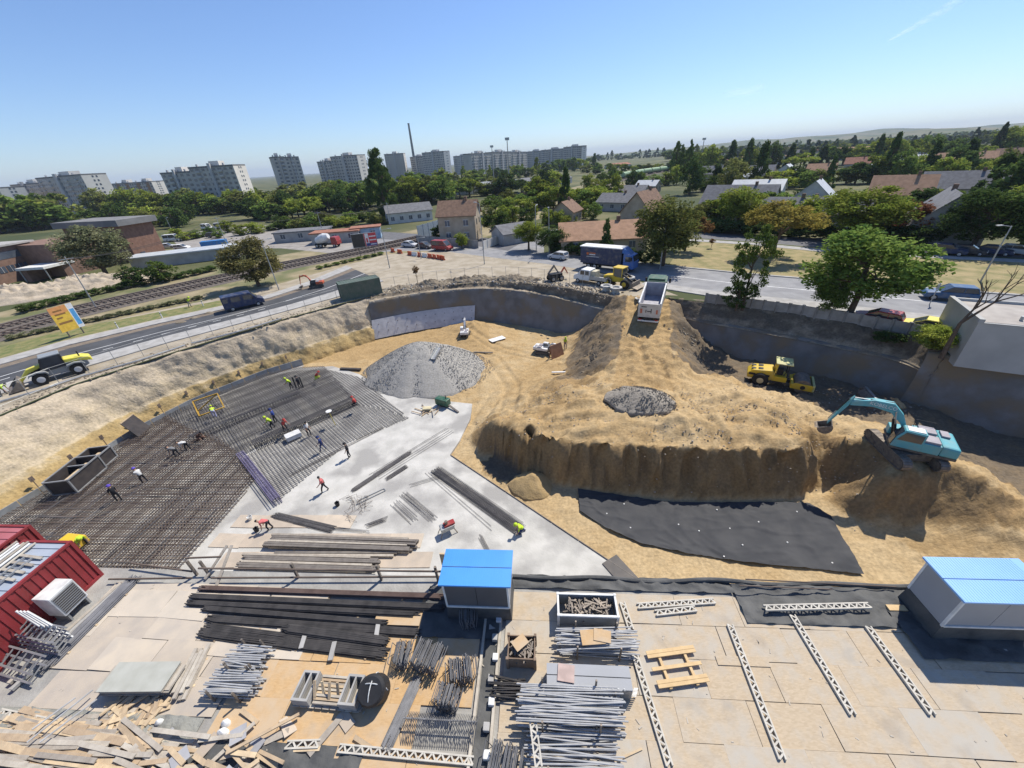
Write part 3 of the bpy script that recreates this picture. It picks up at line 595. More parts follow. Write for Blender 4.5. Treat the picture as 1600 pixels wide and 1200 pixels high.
# ---------------------------------------------------------------- foliage
def leafmat(name, c, c2):
    m = bpy.data.materials.new(name); m.use_nodes = True; n = m.node_tree.nodes; l = m.node_tree.links; n.clear()
    o = n.new('ShaderNodeOutputMaterial'); d = n.new('ShaderNodeBsdfDiffuse'); t = n.new('ShaderNodeBsdfTranslucent'); mx = n.new('ShaderNodeMixShader'); mx.inputs[0].default_value = .3
    ge = n.new('ShaderNodeNewGeometry'); nz = n.new('ShaderNodeTexNoise'); nz.inputs['Scale'].default_value = .45; nz.inputs['Detail'].default_value = 6; l.new(ge.outputs['Position'], nz.inputs['Vector'])
    rp = n.new('ShaderNodeValToRGB'); e = rp.color_ramp.elements; e[0].position = .35; e[1].position = .65; e[0].color = (*c, 1); e[1].color = (*c2, 1); l.new(nz.outputs[0], rp.inputs[0])
    oi = n.new('ShaderNodeObjectInfo'); hs = n.new('ShaderNodeHueSaturation'); mr = n.new('ShaderNodeMapRange'); mr.inputs[3].default_value = .7; mr.inputs[4].default_value = 1.3; l.new(oi.outputs['Random'], mr.inputs[0]); l.new(mr.outputs[0], hs.inputs['Value'])
    l.new(rp.outputs[0], hs.inputs['Color'])
    ri = n.new('ShaderNodeMapRange'); ri.inputs[3].default_value = .6; ri.inputs[4].default_value = 1.35; l.new(ge.outputs['Random Per Island'], ri.inputs[0])
    h2 = n.new('ShaderNodeHueSaturation'); l.new(ri.outputs[0], h2.inputs['Value']); l.new(hs.outputs[0], h2.inputs['Color'])
    l.new(h2.outputs[0], d.inputs[0]); l.new(h2.outputs[0], t.inputs[0]); l.new(d.outputs[0], mx.inputs[1]); l.new(t.outputs[0], mx.inputs[2]); l.new(mx.outputs[0], o.inputs[0]); return m
LM = {'mid': leafmat('leaf_mid_green', (.11, .175, .038), (.175, .235, .055)), 'dark': leafmat('leaf_dark_green', (0.063, 0.108, 0.030), (0.104, 0.149, 0.043)), 'bright': leafmat('leaf_bright_green', (0.207, 0.275, 0.043), (0.293, 0.319, 0.062)),
      'olive': leafmat('leaf_olive', (.145, .17, .045), (.20, .205, .065)), 'grey': leafmat('leaf_grey_green', (0.146, 0.165, 0.085), (0.220, 0.220, 0.123)), 'straw': leafmat('leaf_straw', (.20, .19, .065), (.27, .24, .10)), 'rust': leafmat('leaf_rust', (0.207, 0.110, 0.048), (0.256, 0.165, 0.067)),
      'red': leafmat('leaf_red_brown', (0.146, 0.061, 0.033), (0.207, 0.094, 0.048)), 'yellow': leafmat('leaf_yellow_green', (0.256, 0.220, 0.048), (0.317, 0.253, 0.067))}
M_bark = mat('bark', (.14, .10, .07), .95, (.09, .065, .045), 4, bump=.6, bscale=12)
CRN = {}
def crown(kind, q, sd):
    key = (kind, q, sd)
    if key in CRN: return CRN[key]
    rg = np.random.default_rng(sd * 17 + len(kind)); nl, per, s = {'n': (58, 230, .0165), 'm': (38, 80, .031), 'f': (24, 36, .056)}[q]
    if kind == 'round':
        c = []
        while len(c) < nl:
            p = rg.uniform(-1, 1, 3)
            if np.linalg.norm(p) < 1 and np.linalg.norm(p) > .35: c.append(p)
        c = np.array(c) * (.37, .37, .40) + (0, 0, .5); r = rg.uniform(.08, .18, nl)
    elif kind == 'spread':
        a = rg.uniform(0, 2 * pi, nl); rr = np.sqrt(rg.uniform(0, 1, nl)) * .42; c = np.stack([rr * np.cos(a), rr * np.sin(a), .34 + .5 * (1 - (rr / .5) ** 2) * rg.uniform(.35, 1, nl)], 1); r = rg.uniform(.08, .15, nl)
    elif kind == 'poplar':
        z = rg.uniform(.04, .97, nl * 2); rad = .42 * np.clip(np.minimum(z * 5, (1.04 - z) * 2.2), .1, 1); a = rg.uniform(0, 2 * pi, nl * 2); rr = rad * np.sqrt(rg.uniform(.1, 1, nl * 2)); c = np.stack([rr * np.cos(a), rr * np.sin(a), z], 1); r = rg.uniform(.06, .13, nl * 2)
    elif kind == 'conifer':
        z = rg.uniform(.02, .98, nl * 2) ** 1.2; rad = .46 * (1 - z) + .02; a = rg.uniform(0, 2 * pi, nl * 2); rr = rad * np.sqrt(rg.uniform(.2, 1, nl * 2)); c = np.stack([rr * np.cos(a), rr * np.sin(a), z], 1); r = rg.uniform(.05, .1, nl * 2)
    else:   # airy: loose tufts at branch ends
        n2 = int(nl * .8); a = rg.uniform(0, 2 * pi, n2); z = rg.uniform(.08, .95, n2); rr = .42 * np.sin(np.clip(z, .1, .95) * pi) ** .6 * rg.uniform(.4, 1, n2); c = np.stack([rr * np.cos(a), rr * np.sin(a), z], 1); r = rg.uniform(.05, .11, n2); per = int(per * .6)
    P = []
    for ci, ri in zip(c, r):
        d = rg.normal(size=(per, 3)); d /= np.linalg.norm(d, axis=1)[:, None]; rad = ri * rg.uniform(.35, 1.0, (per, 1)); d[:, 2] *= .8; P.append(ci + d * rad * (1 if kind != 'poplar' else np.array((1, 1, .6))))
    P = np.concatenate(P); n = len(P); nrm = rg.normal(size=(n, 3)); nrm[:, 2] = np.abs(nrm[:, 2]) + .3; nrm /= np.linalg.norm(nrm, axis=1)[:, None]
    t = np.cross(nrm, rg.normal(size=(n, 3))); t /= np.linalg.norm(t, axis=1)[:, None]; b2 = np.cross(nrm, t); ss = s * rg.uniform(.6, 1.4, (n, 1))
    vs = np.stack([P - t * ss, P - b2 * ss * .62, P + t * ss, P + b2 * ss * .62], 1).reshape(-1, 3)
    me = bpy.data.meshes.new('crown'); me.from_pydata(vs.tolist(), [], np.arange(4 * n).reshape(n, 4).tolist()); CRN[key] = me; return me
TRK = {}
def trunk(sd, q):
    if (sd, q) in TRK: return TRK[(sd, q)]
    rg = random.Random(sd); mb = MB(); n = 6 if q == 'n' else 5
    pts = [Vector((0, 0, -.02)), Vector((rg.uniform(-.03, .03), rg.uniform(-.03, .03), .25)), Vector((rg.uniform(-.05, .05), rg.uniform(-.05, .05), .55)), Vector((rg.uniform(-.05, .05), 0, .85))]
    R = [.034, .026, .017, .005]
    for i in range(3): mb.cyl(pts[i], pts[i + 1], R[i], R[i + 1], n)
    for k in range(9 if q == 'n' else 5):
        a = rg.uniform(0, 2 * pi); z = rg.uniform(.25, .7); o = pts[1].lerp(pts[2], (z - .25) / .3) if z < .55 else pts[2].lerp(pts[3], (z - .55) / .3)
        e = o + Vector((cos(a) * .26, sin(a) * .26, rg.uniform(.1, .22))); md = o.lerp(e, .5) + Vector((0, 0, .03)); mb.cyl(o, md, .013, .009, n); mb.cyl(md, e, .009, .003, n)
        for _ in range(2): mb.cyl(md, md + Vector((rg.uniform(-.15, .15), rg.uniform(-.15, .15), rg.uniform(.05, .15))), .006, .002, 4)
    TRK[(sd, q)] = mb.mesh('trunk', M_bark); return TRK[(sd, q)]
def tree(px, py, top, wpx, kind, lm, label, name='tree', q='m', group=None, cb=.22, sd=None, topx=None, base=None):
    b = base or G(px, py); h = hgt(b, topx or px, top); w = wpx * mpp(b + Vector((0, 0, h * .5)))
    sd = random.randint(0, 3) if sd is None else sd
    t = thing(name, label, 'tree' if name != 'shrub' else 'shrub', b, random.uniform(0, 6.28), group)
    k = part('trunk', trunk(sd, q), t, (0, 0, 0), 0, (max(w, h * .6) * .9, max(w, h * .6) * .9, h * .96))
    me = crown(kind, q, sd); key = (kind, q, sd, lm)
    if key not in CRN:
        m2 = me.copy(); m2.materials.clear(); m2.materials.append(LM[lm]); CRN[key] = m2
    part('crown', CRN[key], t, (0, 0, h * cb), 0, (w, w, h * (1 - cb) * 1.02)); return t
hz = lambda x: 250 - .064 * (x - 778)
rb = random.Random(5); LW = {'mid': 'mid-green', 'dark': 'dark green', 'bright': 'bright green', 'olive': 'olive green'}
FARW = []
def belt(x0, x1, d0, d1, hpx, wpx, n, kinds, label, q='f', group=None, jit=.35, lms=('mid', 'mid', 'dark', 'bright', 'bright', 'olive'), stuff=False):
    for i in range(n):
        u = (i + rb.uniform(.1, .9)) / n; x = x0 + (x1 - x0) * u; dl_ = d0 + (d1 - d0) * u + rb.uniform(-3, 3) * (d0 / 50); y = hz(x) + dl_
        k = rb.choice(kinds); hh = hpx * rb.uniform(1 - jit, 1 + jit) * (1.25 if k in ('poplar', 'conifer') else 1); ww = wpx * rb.uniform(.75, 1.25) * (.42 if k == 'poplar' else (.6 if k == 'conifer' else 1)); lmk = 'dark' if k == 'conifer' else rb.choice(lms)
        if stuff:
            b = G(x, y); FARW.append((b, hgt(b, x, y - hh), ww * mpp(b), k, lmk, rb.randint(0, 3))); continue
        tree(x, y, y - hh, ww, k, lmk, ((label[k] if isinstance(label, dict) else label).replace('green', LW[lmk], 1) if 'green' in (label[k] if isinstance(label, dict) else label) else LW[lmk] + ' ' + (label[k] if isinstance(label, dict) else label)), {'poplar': 'poplar_tree', 'conifer': 'conifer_tree'}.get(k, 'broadleaf_tree'), q, group, cb=-.06 if k != 'poplar' else 0)
R_, S_ = 'round', 'spread'
belt(-15, 118, 63, 60, 46, 69, 14, [R_], 'green tree behind the low brick building', 'f', 'trees before the leftmost block', lms=('bright', 'mid', 'olive'))
belt(150, 425, 46, 58, 34, 55, 24, [R_, R_, S_], 'green tree in the belt between the brick hall and the stepped block', 'm', 'trees between brick hall and stepped block')
belt(150, 300, 70, 70, 34, 50, 10, [R_], 'green tree behind the parked cars by the brick hall', 'm', 'trees behind the parked cars')
belt(398, 700, 72, 58, 38, 55, 32, [R_, R_, S_], 'green tree in the wide belt behind the low sheds', 'm', 'trees behind the low sheds')
belt(400, 705, 50, 38, 26, 45, 32, [R_, R_, S_], 'green tree in the wide belt at the foot of the apartment towers', 'f', 'trees at the foot of the towers')
belt(-20, 420, 40, 40, 20, 42, 22, [R_], 'distant green tree at the foot of the stepped blocks', 'f', None, stuff=True)
belt(690, 930, 34, 24, 17, 28, 35, [R_, R_, 'poplar'], 'distant green tree in front of the long slab row', 'f', 'trees before the long slab row')
belt(620, 880, 56, 52, 30, 42, 22, [R_, S_], 'green tree among the grey shed roofs', 'm', 'trees among the grey sheds')
belt(770, 960, 82, 78, 36, 52, 14, [R_, S_], 'green tree in the gardens behind the station house', 'm', 'trees behind the station house')
belt(915, 1620, 11, 13, 9, 19, 96, [R_, R_, 'poplar', 'conifer'], {R_: 'tiny distant round tree on the far suburb skyline', 'poplar': 'tiny distant thin poplar on the far suburb skyline', 'conifer': 'tiny distant conifer on the far suburb skyline'}, 'f', None, stuff=True)
belt(1040, 1620, 20, 24, 16, 30, 70, [R_, R_, S_, 'poplar', 'conifer'], {R_: 'distant round tree among the far suburb roofs', S_: 'distant spreading tree among the far suburb roofs', 'poplar': 'distant thin poplar among the far suburb roofs', 'conifer': 'distant conifer among the far suburb roofs'}, 'f', None, stuff=True)
belt(1060, 1620, 42, 46, 34, 42, 42, [R_, R_, S_, 'conifer'], {R_: 'round green tree in the middle row of suburb gardens', S_: 'spreading green tree in the middle row of suburb gardens', 'conifer': 'conifer in the middle row of suburb gardens'}, 'm', 'suburb garden trees')
belt(1060, 1620, 70, 78, 45, 55, 27, [R_, R_, S_, 'conifer'], {R_: 'round green tree in the near row of suburb gardens', S_: 'spreading green tree in the near row of suburb gardens', 'conifer': 'conifer in the near row of suburb gardens'}, 'm', 'suburb garden trees')
belt(1080, 1640, 118, 150, 42, 78, 21, [R_, S_], 'green tree behind the second street, in front of the suburb houses', 'm', 'trees behind the second street')
belt(915, 1075, 30, 34, 13, 26, 16, [R_, R_, S_], 'green scrub tree beside the goods train', 'f', 'scrub beside the goods train')
belt(915, 1090, 52, 60, 24, 34, 9, [R_, R_], 'green garden tree between the side street houses and the railway', 'm', 'garden trees by the railway')
belt(430, 660, 92, 84, 18, 34, 16, [R_, R_], 'green bush around the flat sheds and kiosk', 'm', 'bushes around the flat sheds')
belt(270, 470, 92, 84, 15, 30, 12, [R_], 'green bush along the back of the concrete yard', 'm', 'bushes behind the yard')
belt(740, 930, 100, 104, 22, 30, 13, [R_, R_], 'green bush in the gardens beside the station house', 'm', 'bushes beside the station house')
belt(1080, 1640, 98, 120, 26, 44, 14, [R_, S_], 'green garden tree in front of the nearer suburb houses', 'm', 'trees before the nearer suburb houses')
def farwood():
    vs, mi, keys = [], [], list(LM); rg = np.random.default_rng(3)
    for b, h, w, k, lmk, sd in FARW:
        me = crown(k, 'f', sd); a = np.empty(len(me.vertices) * 3, np.float32); me.vertices.foreach_get('co', a); a = a.reshape(-1, 3); t = rg.uniform(0, 6.28); c_, s_ = cos(t), sin(t)
        vs.append(np.stack([(a[:, 0] * c_ - a[:, 1] * s_) * w + b.x, (a[:, 0] * s_ + a[:, 1] * c_) * w + b.y, (a[:, 2] - .04) * h * 1.04 + b.z], 1)); mi += [keys.index(lmk)] * (len(a) // 4)
    vs = np.concatenate(vs); n = len(vs) // 4; me = bpy.data.meshes.new('far_wood'); me.from_pydata(vs.tolist(), [], np.arange(4 * n).reshape(n, 4).tolist())
    for k in keys: me.materials.append(LM[k])
    me.polygons.foreach_set('material_index', mi); o = bpy.data.objects.new('far_wood', me); COL.objects.link(o); o['kind'] = 'stuff'
farwood()
# trees that stand out singly
tree(606, 346, 234, 50, 'poplar', 'dark', 'very tall dark poplar leaning in front of the apartment towers', 'poplar_tree', 'n', cb=.05, topx=590)
tree(168, 432, 345, 112, R_, 'grey', 'broad grey-green tree in front of the brick hall', 'broadleaf_tree', 'n', cb=.1)
tree(405, 447, 366, 100, R_, 'straw', 'round olive-yellow bush-like tree between railway and left road', 'broadleaf_tree', 'n', cb=.04)
tree(258, 440, 402, 52, R_, 'mid', 'small green bush beside the grey-green tree by the tracks', 'shrub', 'm', cb=.02)
tree(213, 446, 412, 50, R_, 'dark', 'dark low bush at the foot of the grey-green tree', 'shrub', 'm', cb=.02)
tree(883, 338, 264, 34, 'conifer', 'dark', 'tall dark spruce behind the station house gardens', 'conifer_tree', 'm', cb=.06)
tree(945, 408, 344, 34, 'conifer', 'dark', 'dark spruce in front of the wide orange-roofed house', 'conifer_tree', 'm', cb=.04)
tree(1035, 415, 300, 128, R_, 'olive', 'large olive tree beside the wide orange-roofed house', 'broadleaf_tree', 'n', cb=.12)
tree(1070, 392, 325, 70, S_, 'rust', 'rusty spreading tree tangled with the large olive tree', 'broadleaf_tree', 'm', cb=.2)
tree(1150, 360, 287, 88, R_, 'bright', 'bright green rounded tree between the two streets', 'broadleaf_tree', 'n', cb=.2)
tree(1208, 402, 305, 116, S_, 'yellow', 'spreading yellow-green tree with a dark forked trunk on the lawn', 'broadleaf_tree', 'n', cb=.3)
tree(1335, 380, 285, 150, R_, 'bright', 'wide bright green tree behind the second street', 'broadleaf_tree', 'n', cb=.18)
tree(1405, 378, 310, 72, R_, 'red', 'reddish brown tree beside the wide bright green tree', 'broadleaf_tree', 'm', cb=.15)
tree(1515, 392, 290, 130, R_, 'dark', 'broad dark green tree shading parked cars', 'broadleaf_tree', 'n', cb=.1)
tree(1590, 398, 288, 120, R_, 'mid', 'dense mid-green tree at the end of the parked car row', 'broadleaf_tree', 'm', cb=.1)
tree(1588, 325, 220, 110, R_, 'dark', 'tall dark tree rising above the suburb roofs', 'broadleaf_tree', 'm', cb=.1)
tree(1540, 320, 238, 60, 'conifer', 'dark', 'tall dark conifer beside the tall dark tree', 'conifer_tree', 'm', cb=.1)
for x, tp, wd in ((1052, 222, 20), (1072, 219, 17), (1060, 232, 16)): tree(x, 282, tp, wd, 'poplar', 'mid', 'slim poplar of a small cluster near the tank wagons', 'poplar_tree', 'm', 'slim poplars near the tank wagons', cb=.1)
tree(1318, 508, 350, 196, R_, 'mid', 'large lush green tree leaning over the boundary wall', 'broadleaf_tree', 'n', cb=.16, base=G(1322, 500, 6))
tree(1245, 500, 425, 66, R_, 'mid', 'smaller green tree growing against the large lush tree', 'broadleaf_tree', 'n', cb=.15, base=G(1290, 498, 6))
tree(1163, 496, 352, 84, 'airy', 'mid', 'slender airy tree growing at the boundary wall beside the ramp', 'broadleaf_tree', 'n', cb=.1, topx=1155, base=G(1160, 483, 6))
tree(1165, 500, 440, 60, 'airy', 'dark', 'ragged dark bush at the foot of the slender airy tree', 'shrub', 'n', cb=0, base=G(1150, 485, 6))
tree(1455, 560, 505, 74, R_, 'bright', 'bright bush beside the bare tree at the white building', 'shrub', 'n', cb=.02, base=G(1455, 545, 6))
tree(1390, 540, 518, 50, R_, 'dark', 'low dark bush at the foot of the boundary wall', 'shrub', 'm', cb=.02, base=G(1385, 535, 5.2))
tree(800, 404, 346, 60, R_, 'bright', 'rounded street tree at the station house corner', 'broadleaf_tree', 'n', cb=.22, base=G(826, 391))
tree(862, 402, 350, 62, R_, 'dark', 'rounded dark street tree behind the small grey car', 'broadleaf_tree', 'n', cb=.12, base=G(862, 396))
tree(778, 372, 330, 52, R_, 'dark', 'dark garden tree beside the station house', 'broadleaf_tree', 'm', cb=.08)
tree(722, 388, 362, 30, R_, 'bright', 'small bright tree at the station house fence', 'shrub', 'm', cb=.1)
tree(690, 374, 350, 40, R_, 'dark', 'dark shrub between the billboard screen and the station house', 'shrub', 'm', cb=.02)
tree(653, 443, 414, 13, R_, 'rust', 'young staked sapling with withered leaves on the dirt apron', 'sapling', 'm', cb=.5)
tree(1111, 388, 372, 12, R_, 'rust', 'young sapling with withered leaves on the bare lawn', 'sapling', 'm', cb=.45)
for x, y in ((1300, 322), (1466, 395), (1560, 460)): pass
def hedge(name, label, pts, h, w, lm, n):
    t = thing(name, label, 'hedge', pts[0]); L = resample(pts, n)
    for k, p in enumerate(L):
        key = (R_, 'm', k % 3, lm); me = crown(R_, 'm', k % 3)
        if key not in CRN: m2 = me.copy(); m2.materials.clear(); m2.materials.append(LM[lm]); CRN[key] = m2
        part('foliage', CRN[key], t, p - pts[0], k * 1.3, (w, w, h))
hedge('hedge', 'dark clipped hedge behind the blue box truck', [G(868, 396), G(915, 402), G(1020, 414)], 2.6, 3.4, 'dark', 12)
hedge('hedge', 'dark overgrown hedge along the second street', [G(1100, 362), G(1180, 368), G(1280, 374), G(1440, 384)], 3.4, 7, 'dark', 16)
hedge('weed_strip', 'green weeds along the verge behind the yellow banner', [G(20, 530), G(120, 508), G(250, 480), G(310, 468)], .7, 2.0, 'grey', 18)
hedge('weed_strip', 'green weeds at the corner below the billboard', [G(500, 420), G(560, 406), G(595, 398)], .7, 2.2, 'mid', 9)
hedge('scrub_strip', 'dark scrub between the sand heaps and the tracks', [G(40, 488), G(110, 470), G(190, 452), G(270, 438), G(330, 424)], 1.3, 3.2, 'dark', 18)
# bare tree at the white building
b = G(1470, 560); h = hgt(b, 1545, 395); t = thing('bare_tree', 'nearly leafless tree with long forked branches beside the white building', 'tree', b); mb = MB(); rt = random.Random(4)
def limb(p, d, L, r, lv):
    q = p + d * L; mb.cyl(p, q, r, r * .6, 6)
    if lv:
        for _ in range(rt.choice((2, 3))):
            limb(q if rt.random() < .6 else p.lerp(q, .7), (d + Vector((rt.uniform(-.8, .8), rt.uniform(-.6, .6), rt.uniform(-.15, .5)))).normalized(), L * rt.uniform(.55, .85), r * .55, lv - 1)
limb(Vector((0, 0, 0)), Vector((.05, .05, 1)).normalized(), h * .36, .2, 4); mb.build('trunk', M_bark, t)
# ================================================================ houses and sheds
ROOF = {'grey': mat('grey_roof', (.19, .19, .195), .85, (.13, .13, .135), 1.2, bump=.3, bscale=4), 'brown': mat('brown_tile_roof', (.24, .15, .10), .9, (.16, .10, .07), 1.5, bump=.5, bscale=5),
        'orange': mat('orange_tile_roof', (.40, .24, .15), .9, (.30, .18, .11), 1.0, bump=.5, bscale=5), 'bgrey': mat('blue_grey_roof', (.27, .29, .31), .7, (.21, .225, .24), .4), 'light': mat('light_metal_roof', (.5, .52, .53), .6, (.42, .44, .45), .8, metal=.1), 'red': mat('red_tile_roof', (.36, .17, .11), .9, (.26, .12, .08), 1.3)}
WALLC = {'white': mat('white_render', (.66, .63, .57), .9, (.55, .52, .47), .6), 'tan': mat('tan_render', (.47, .39, .29), .9, (.36, .29, .21), .6), 'grey': mat('grey_render', (.42, .41, .39), .9, (.33, .32, .30), .6)}
M_frame = mat('white_frame', (.7, .7, .68), .6)
def house(p, L, W, h, rh, yaw, rc, wc, label, name='house', nwin=3, storeys=1, chim=True, flat=False, group=None):
    t = thing(name, label, 'house' if name == 'house' else name.split('_')[-1], p, yaw, group); o = .45
    MB().box(-L / 2, L / 2, -W / 2, W / 2, -.1, h).build('wall', WALLC[wc], t)
    if flat: rf = MB().box(-L / 2 - .3, L / 2 + .3, -W / 2 - .3, W / 2 + .3, h + .002, h + .3).build('roof', ROOF[rc], t)
    else:
        mb = MB(); a, b, c = (-W / 2 - o, h - o * rh / (W / 2)), (0, h + rh), (W / 2 + o, h - o * rh / (W / 2)); th = .16
        for s_, e_ in ((a, b), (c, b)):
            mb.hexa([(-L / 2 - o, s_[0], s_[1]), (L / 2 + o, s_[0], s_[1]), (L / 2 + o, e_[0], e_[1]), (-L / 2 - o, e_[0], e_[1])], [(-L / 2 - o, s_[0], s_[1] + th), (L / 2 + o, s_[0], s_[1] + th), (L / 2 + o, e_[0], e_[1] + th), (-L / 2 - o, e_[0], e_[1] + th)])
        rf = mb.build('roof', ROOF[rc], t)
        for sx in (-1, 1): MB().add([(sx * (L / 2 - .001), -W / 2, h), (sx * (L / 2 - .001), W / 2, h), (sx * (L / 2 - .001), 0, h + rh - .02)], [(0, 1, 2)]).build('gable', WALLC[wc], t)
    if chim: MB().box(L * .18, L * .18 + .7, -.35, .35, h + rh * .4, h + rh + .9).build('chimney', ROOF['brown'], rf)
    for st in range(storeys):
        for k in range(nwin):
            x = -L / 2 + L * (k + .5) / nwin; z = st * 2.9 + 1.0
            w = MB().box(x - .6, x + .6, -W / 2 - .05, -W / 2 + .05, z, z + 1.3).build('window', M_glassd, t); fr = MB().box(x - .7, x + .7, -W / 2 - .08, -W / 2 - .04, z - .12, z).box(x - .7, x + .7, -W / 2 - .08, -W / 2 - .04, z + 1.3, z + 1.4).box(x - .03, x + .03, -W / 2 - .08, -W / 2 - .04, z, z + 1.3); fr.build('window_frame', M_frame, w)
    for k in (-1, 1): MB().box(L / 2 - .05, L / 2 + .05, k * W * .22 - .5, k * W * .22 + .5, 1.0, 2.3).build('window', M_glassd, t)
    if storeys > 1:
        for k in (-1, 1): MB().box(L / 2 - .05, L / 2 + .05, k * W * .22 - .5, k * W * .22 + .5, 3.9, 5.2).build('window', M_glassd, t)
    return t
YS = radians(-42)
house(G(722, 374), 9.5, 8, 6.4, 3.0, radians(-8), 'brown', 'tan', 'two-storey tan station house with brown tiled gable roof beside the railway', nwin=2, storeys=2)
house(G(948, 398) + Vector((0, 6, 0)), 17, 10, 2.9, 2.6, radians(-6), 'orange', 'tan', 'low wide house with patchy orange tiled roof behind the blue truck')
house(G(885, 347), 8, 7, 3.4, 2.6, radians(60), 'brown', 'tan', 'narrow tan gabled house below the tall spruce')
house(G(800, 378), 8, 6, 2.6, 1.6, radians(30), 'grey', 'grey', 'small grey shack with pale sloping roof beside the station house garden', name='garden_shed', nwin=1, chim=False)
house(G(1005, 345), 12, 9, 3, 5, radians(48), 'brown', 'tan', 'steep dark brown roofed house behind the large olive tree')
house(G(965, 328), 12, 9, 3, 2.4, YS, 'grey', 'grey', 'dark grey roofed house nearest the spruce and the side street')
house(G(985, 312), 14, 9, 3, 2.5, YS, 'grey', 'tan', 'grey roofed house between the side street and the railway')
house(G(1012, 300), 10, 8, 3, 2.2, YS, 'light', 'tan', 'small pale roofed house below the tank wagons')
house(G(1150, 335), 18, 11, 3.5, 4.2, YS, 'grey', 'white', 'large house with long dark grey roof behind the bright green tree')
house(G(1180, 312), 16, 9, 3.5, 3, YS, 'light', 'white', 'house with pale blue-grey metal roof beyond the large dark grey one')
house(G(1215, 352), 18, 9, 3.2, 3, YS, 'grey', 'white', 'white walled house behind the spreading yellow-green tree')
house(G(1265, 330), 11, 9, 4, 4, radians(48), 'light', 'white', 'pale steep roofed house with white gable in the near suburb row')
house(G(1300, 352), 12, 8, 3, 3, YS, 'grey', 'white', 'white walled house behind the wide bright green tree')
house(G(1393, 330), 12, 9, 4.5, 4, YS, 'orange', 'tan', 'tan house with large brownish orange roof beside the reddish tree')
house(G(1460, 372), 15, 10, 3.2, 5, radians(50), 'grey', 'grey', 'steep dark roofed house behind the reddish brown tree')
house(G(1490, 312), 17, 10, 3.5, 4, YS, 'grey', 'white', 'broad grey roofed house with white chimneys in the middle suburb')
house(G(1245, 352), 10, 8, 3, 3, YS, 'brown', 'tan', 'brown roofed house squeezed between two white walled houses')
house(G(1328, 244), 40, 16, 5, 4, YS, 'orange', 'white', 'long pale hall with orange roof far out in the suburb', nwin=6)
rh_ = random.Random(12); cols = ['grey', 'brown', 'orange', 'light', 'red']
wd = {'grey': 'grey', 'brown': 'brown', 'orange': 'orange', 'light': 'pale metal', 'red': 'red'}
for row, (dl_, n, lab) in enumerate(((20, 20, 'far'), (32, 17, 'middle'), (54, 12, 'nearer'))):
    for i in range(n):
        x = 1085 + (1610 - 1085) * (i + rh_.uniform(.1, .9)) / n; c = rh_.choice(cols); s = rh_.uniform(.85, 1.25)
        house(G(x, hz(x) + dl_ * rh_.uniform(.9, 1.12)), 13 * s, 9 * s, 3.4, 3.4 * s, YS + (pi / 2 if rh_.random() < .35 else 0), c, rh_.choice(('white', 'tan', 'grey')), '%s roofed house in the %s rows of the suburb' % (wd[c], lab), group='suburb houses, %s rows' % lab)
for x, y, L, W, yw, rc, lb in ((665, 312, 34, 14, 30, 'bgrey', 'long shed with pale grey roof behind the tall poplar'), (760, 299, 48, 16, 32, 'bgrey', 'very long shed with blue-grey roof among the trees'), (850, 289, 44, 15, 35, 'grey', 'long dark roofed shed towards the slab row'), (965, 262, 40, 14, 35, 'red', 'red and white hall beyond the railway'),
                                (640, 345, 16, 9, 20, 'grey', 'low grey roofed shed by the parked cars and red parasol')):
    house(G(x, y), L, W, 3.6, 2.2, radians(yw), rc, 'white', lb, name='long_shed', nwin=5, chim=False)
house(G(478, 374), 15, 7, 2.6, .3, radians(6), 'grey', 'grey', 'low flat shed with weathered grey roof beside the cement mixer', name='flat_shed', nwin=3, chim=False, flat=True)
house(G(530, 377), 13, 6, 2.7, .3, radians(6), 'red', 'grey', 'low flat shed with faded reddish roof beside the blue kiosk', name='flat_shed', nwin=3, chim=False, flat=True)
WALLC['blue'] = mat('blue_painted_boards', (.22, .36, .50), .8, (.42, .5, .55), 1.2)
house(G(575, 372), 8, 5, 3.0, .3, radians(12), 'red', 'blue', 'pale blue kiosk with graffiti and rusty roof by the tracks', name='kiosk', nwin=2, chim=False, flat=True)
# brick hall and low brick building on the left
M_brick = mat('brick', (.27, .155, .11), .9, (.20, .11, .08), 1.6, bump=.3, bscale=6); M_brickd = mat('weathered_brick', (.25, .16, .12), .9, (.19, .12, .09), 1.2)
A_, B_ = G(262, 398), G(216, 409); h = hgt(A_, 240, 345); u = (A_ - B_); wdt = u.length; yaw = yawof(B_, A_)
t = thing('brick_hall', 'tall windowless brick hall with thick grey roof slab', 'hall', B_, yaw)
MB().box(-.0, wdt, 0, 18, -.1, h).build('wall', M_brick, t); MB().box(-1.2, wdt + .8, -1.2, 19, h + .003, h + 1.4).build('roof', M_tar, t); MB().box(wdt * .2, wdt * .2 + 1.2, -.06, .05, 0, 2.1).build('door', M_glassd, t)
MB().box(-14, -.01, 3, 18, -.1, h * .8).build('rear_wing', M_brickd, t)
B2, A2 = G(-60, 462), G(78, 427); yaw = yawof(B2, A2); L = (A2 - B2).length; h = hgt(A2, 60, 376)
t = thing('low_brick_building', 'long low brick building with strip windows and pale roof edge', 'building', B2, yaw)
MB().box(0, L, 0, 14, -.1, h).build('wall', M_brickd, t); MB().box(-.4, L + .6, -.6, 14.4, h + .003, h + .35).build('roof', M_walk, t)
for k in range(9): 
    w = MB().box(L * (.08 + .1 * k), L * (.08 + .1 * k) + 1.5, -.06, .05, h * .3, h * .3 + 1.3).build('window', M_glassd, t); MB().box(L * (.08 + .1 * k) + .72, L * (.08 + .1 * k) + .78, -.09, -.05, h * .3, h * .3 + 1.3).build('mullion', M_frame, w)
MB().box(L * .05, L * .97, -.05, .05, h * .66, h * .86).build('strip_window', M_glassd, t)
p = G(100, 430); t = thing('flat_canopy', 'white flat roofed canopy in front of the low brick building', 'canopy', p, yaw)
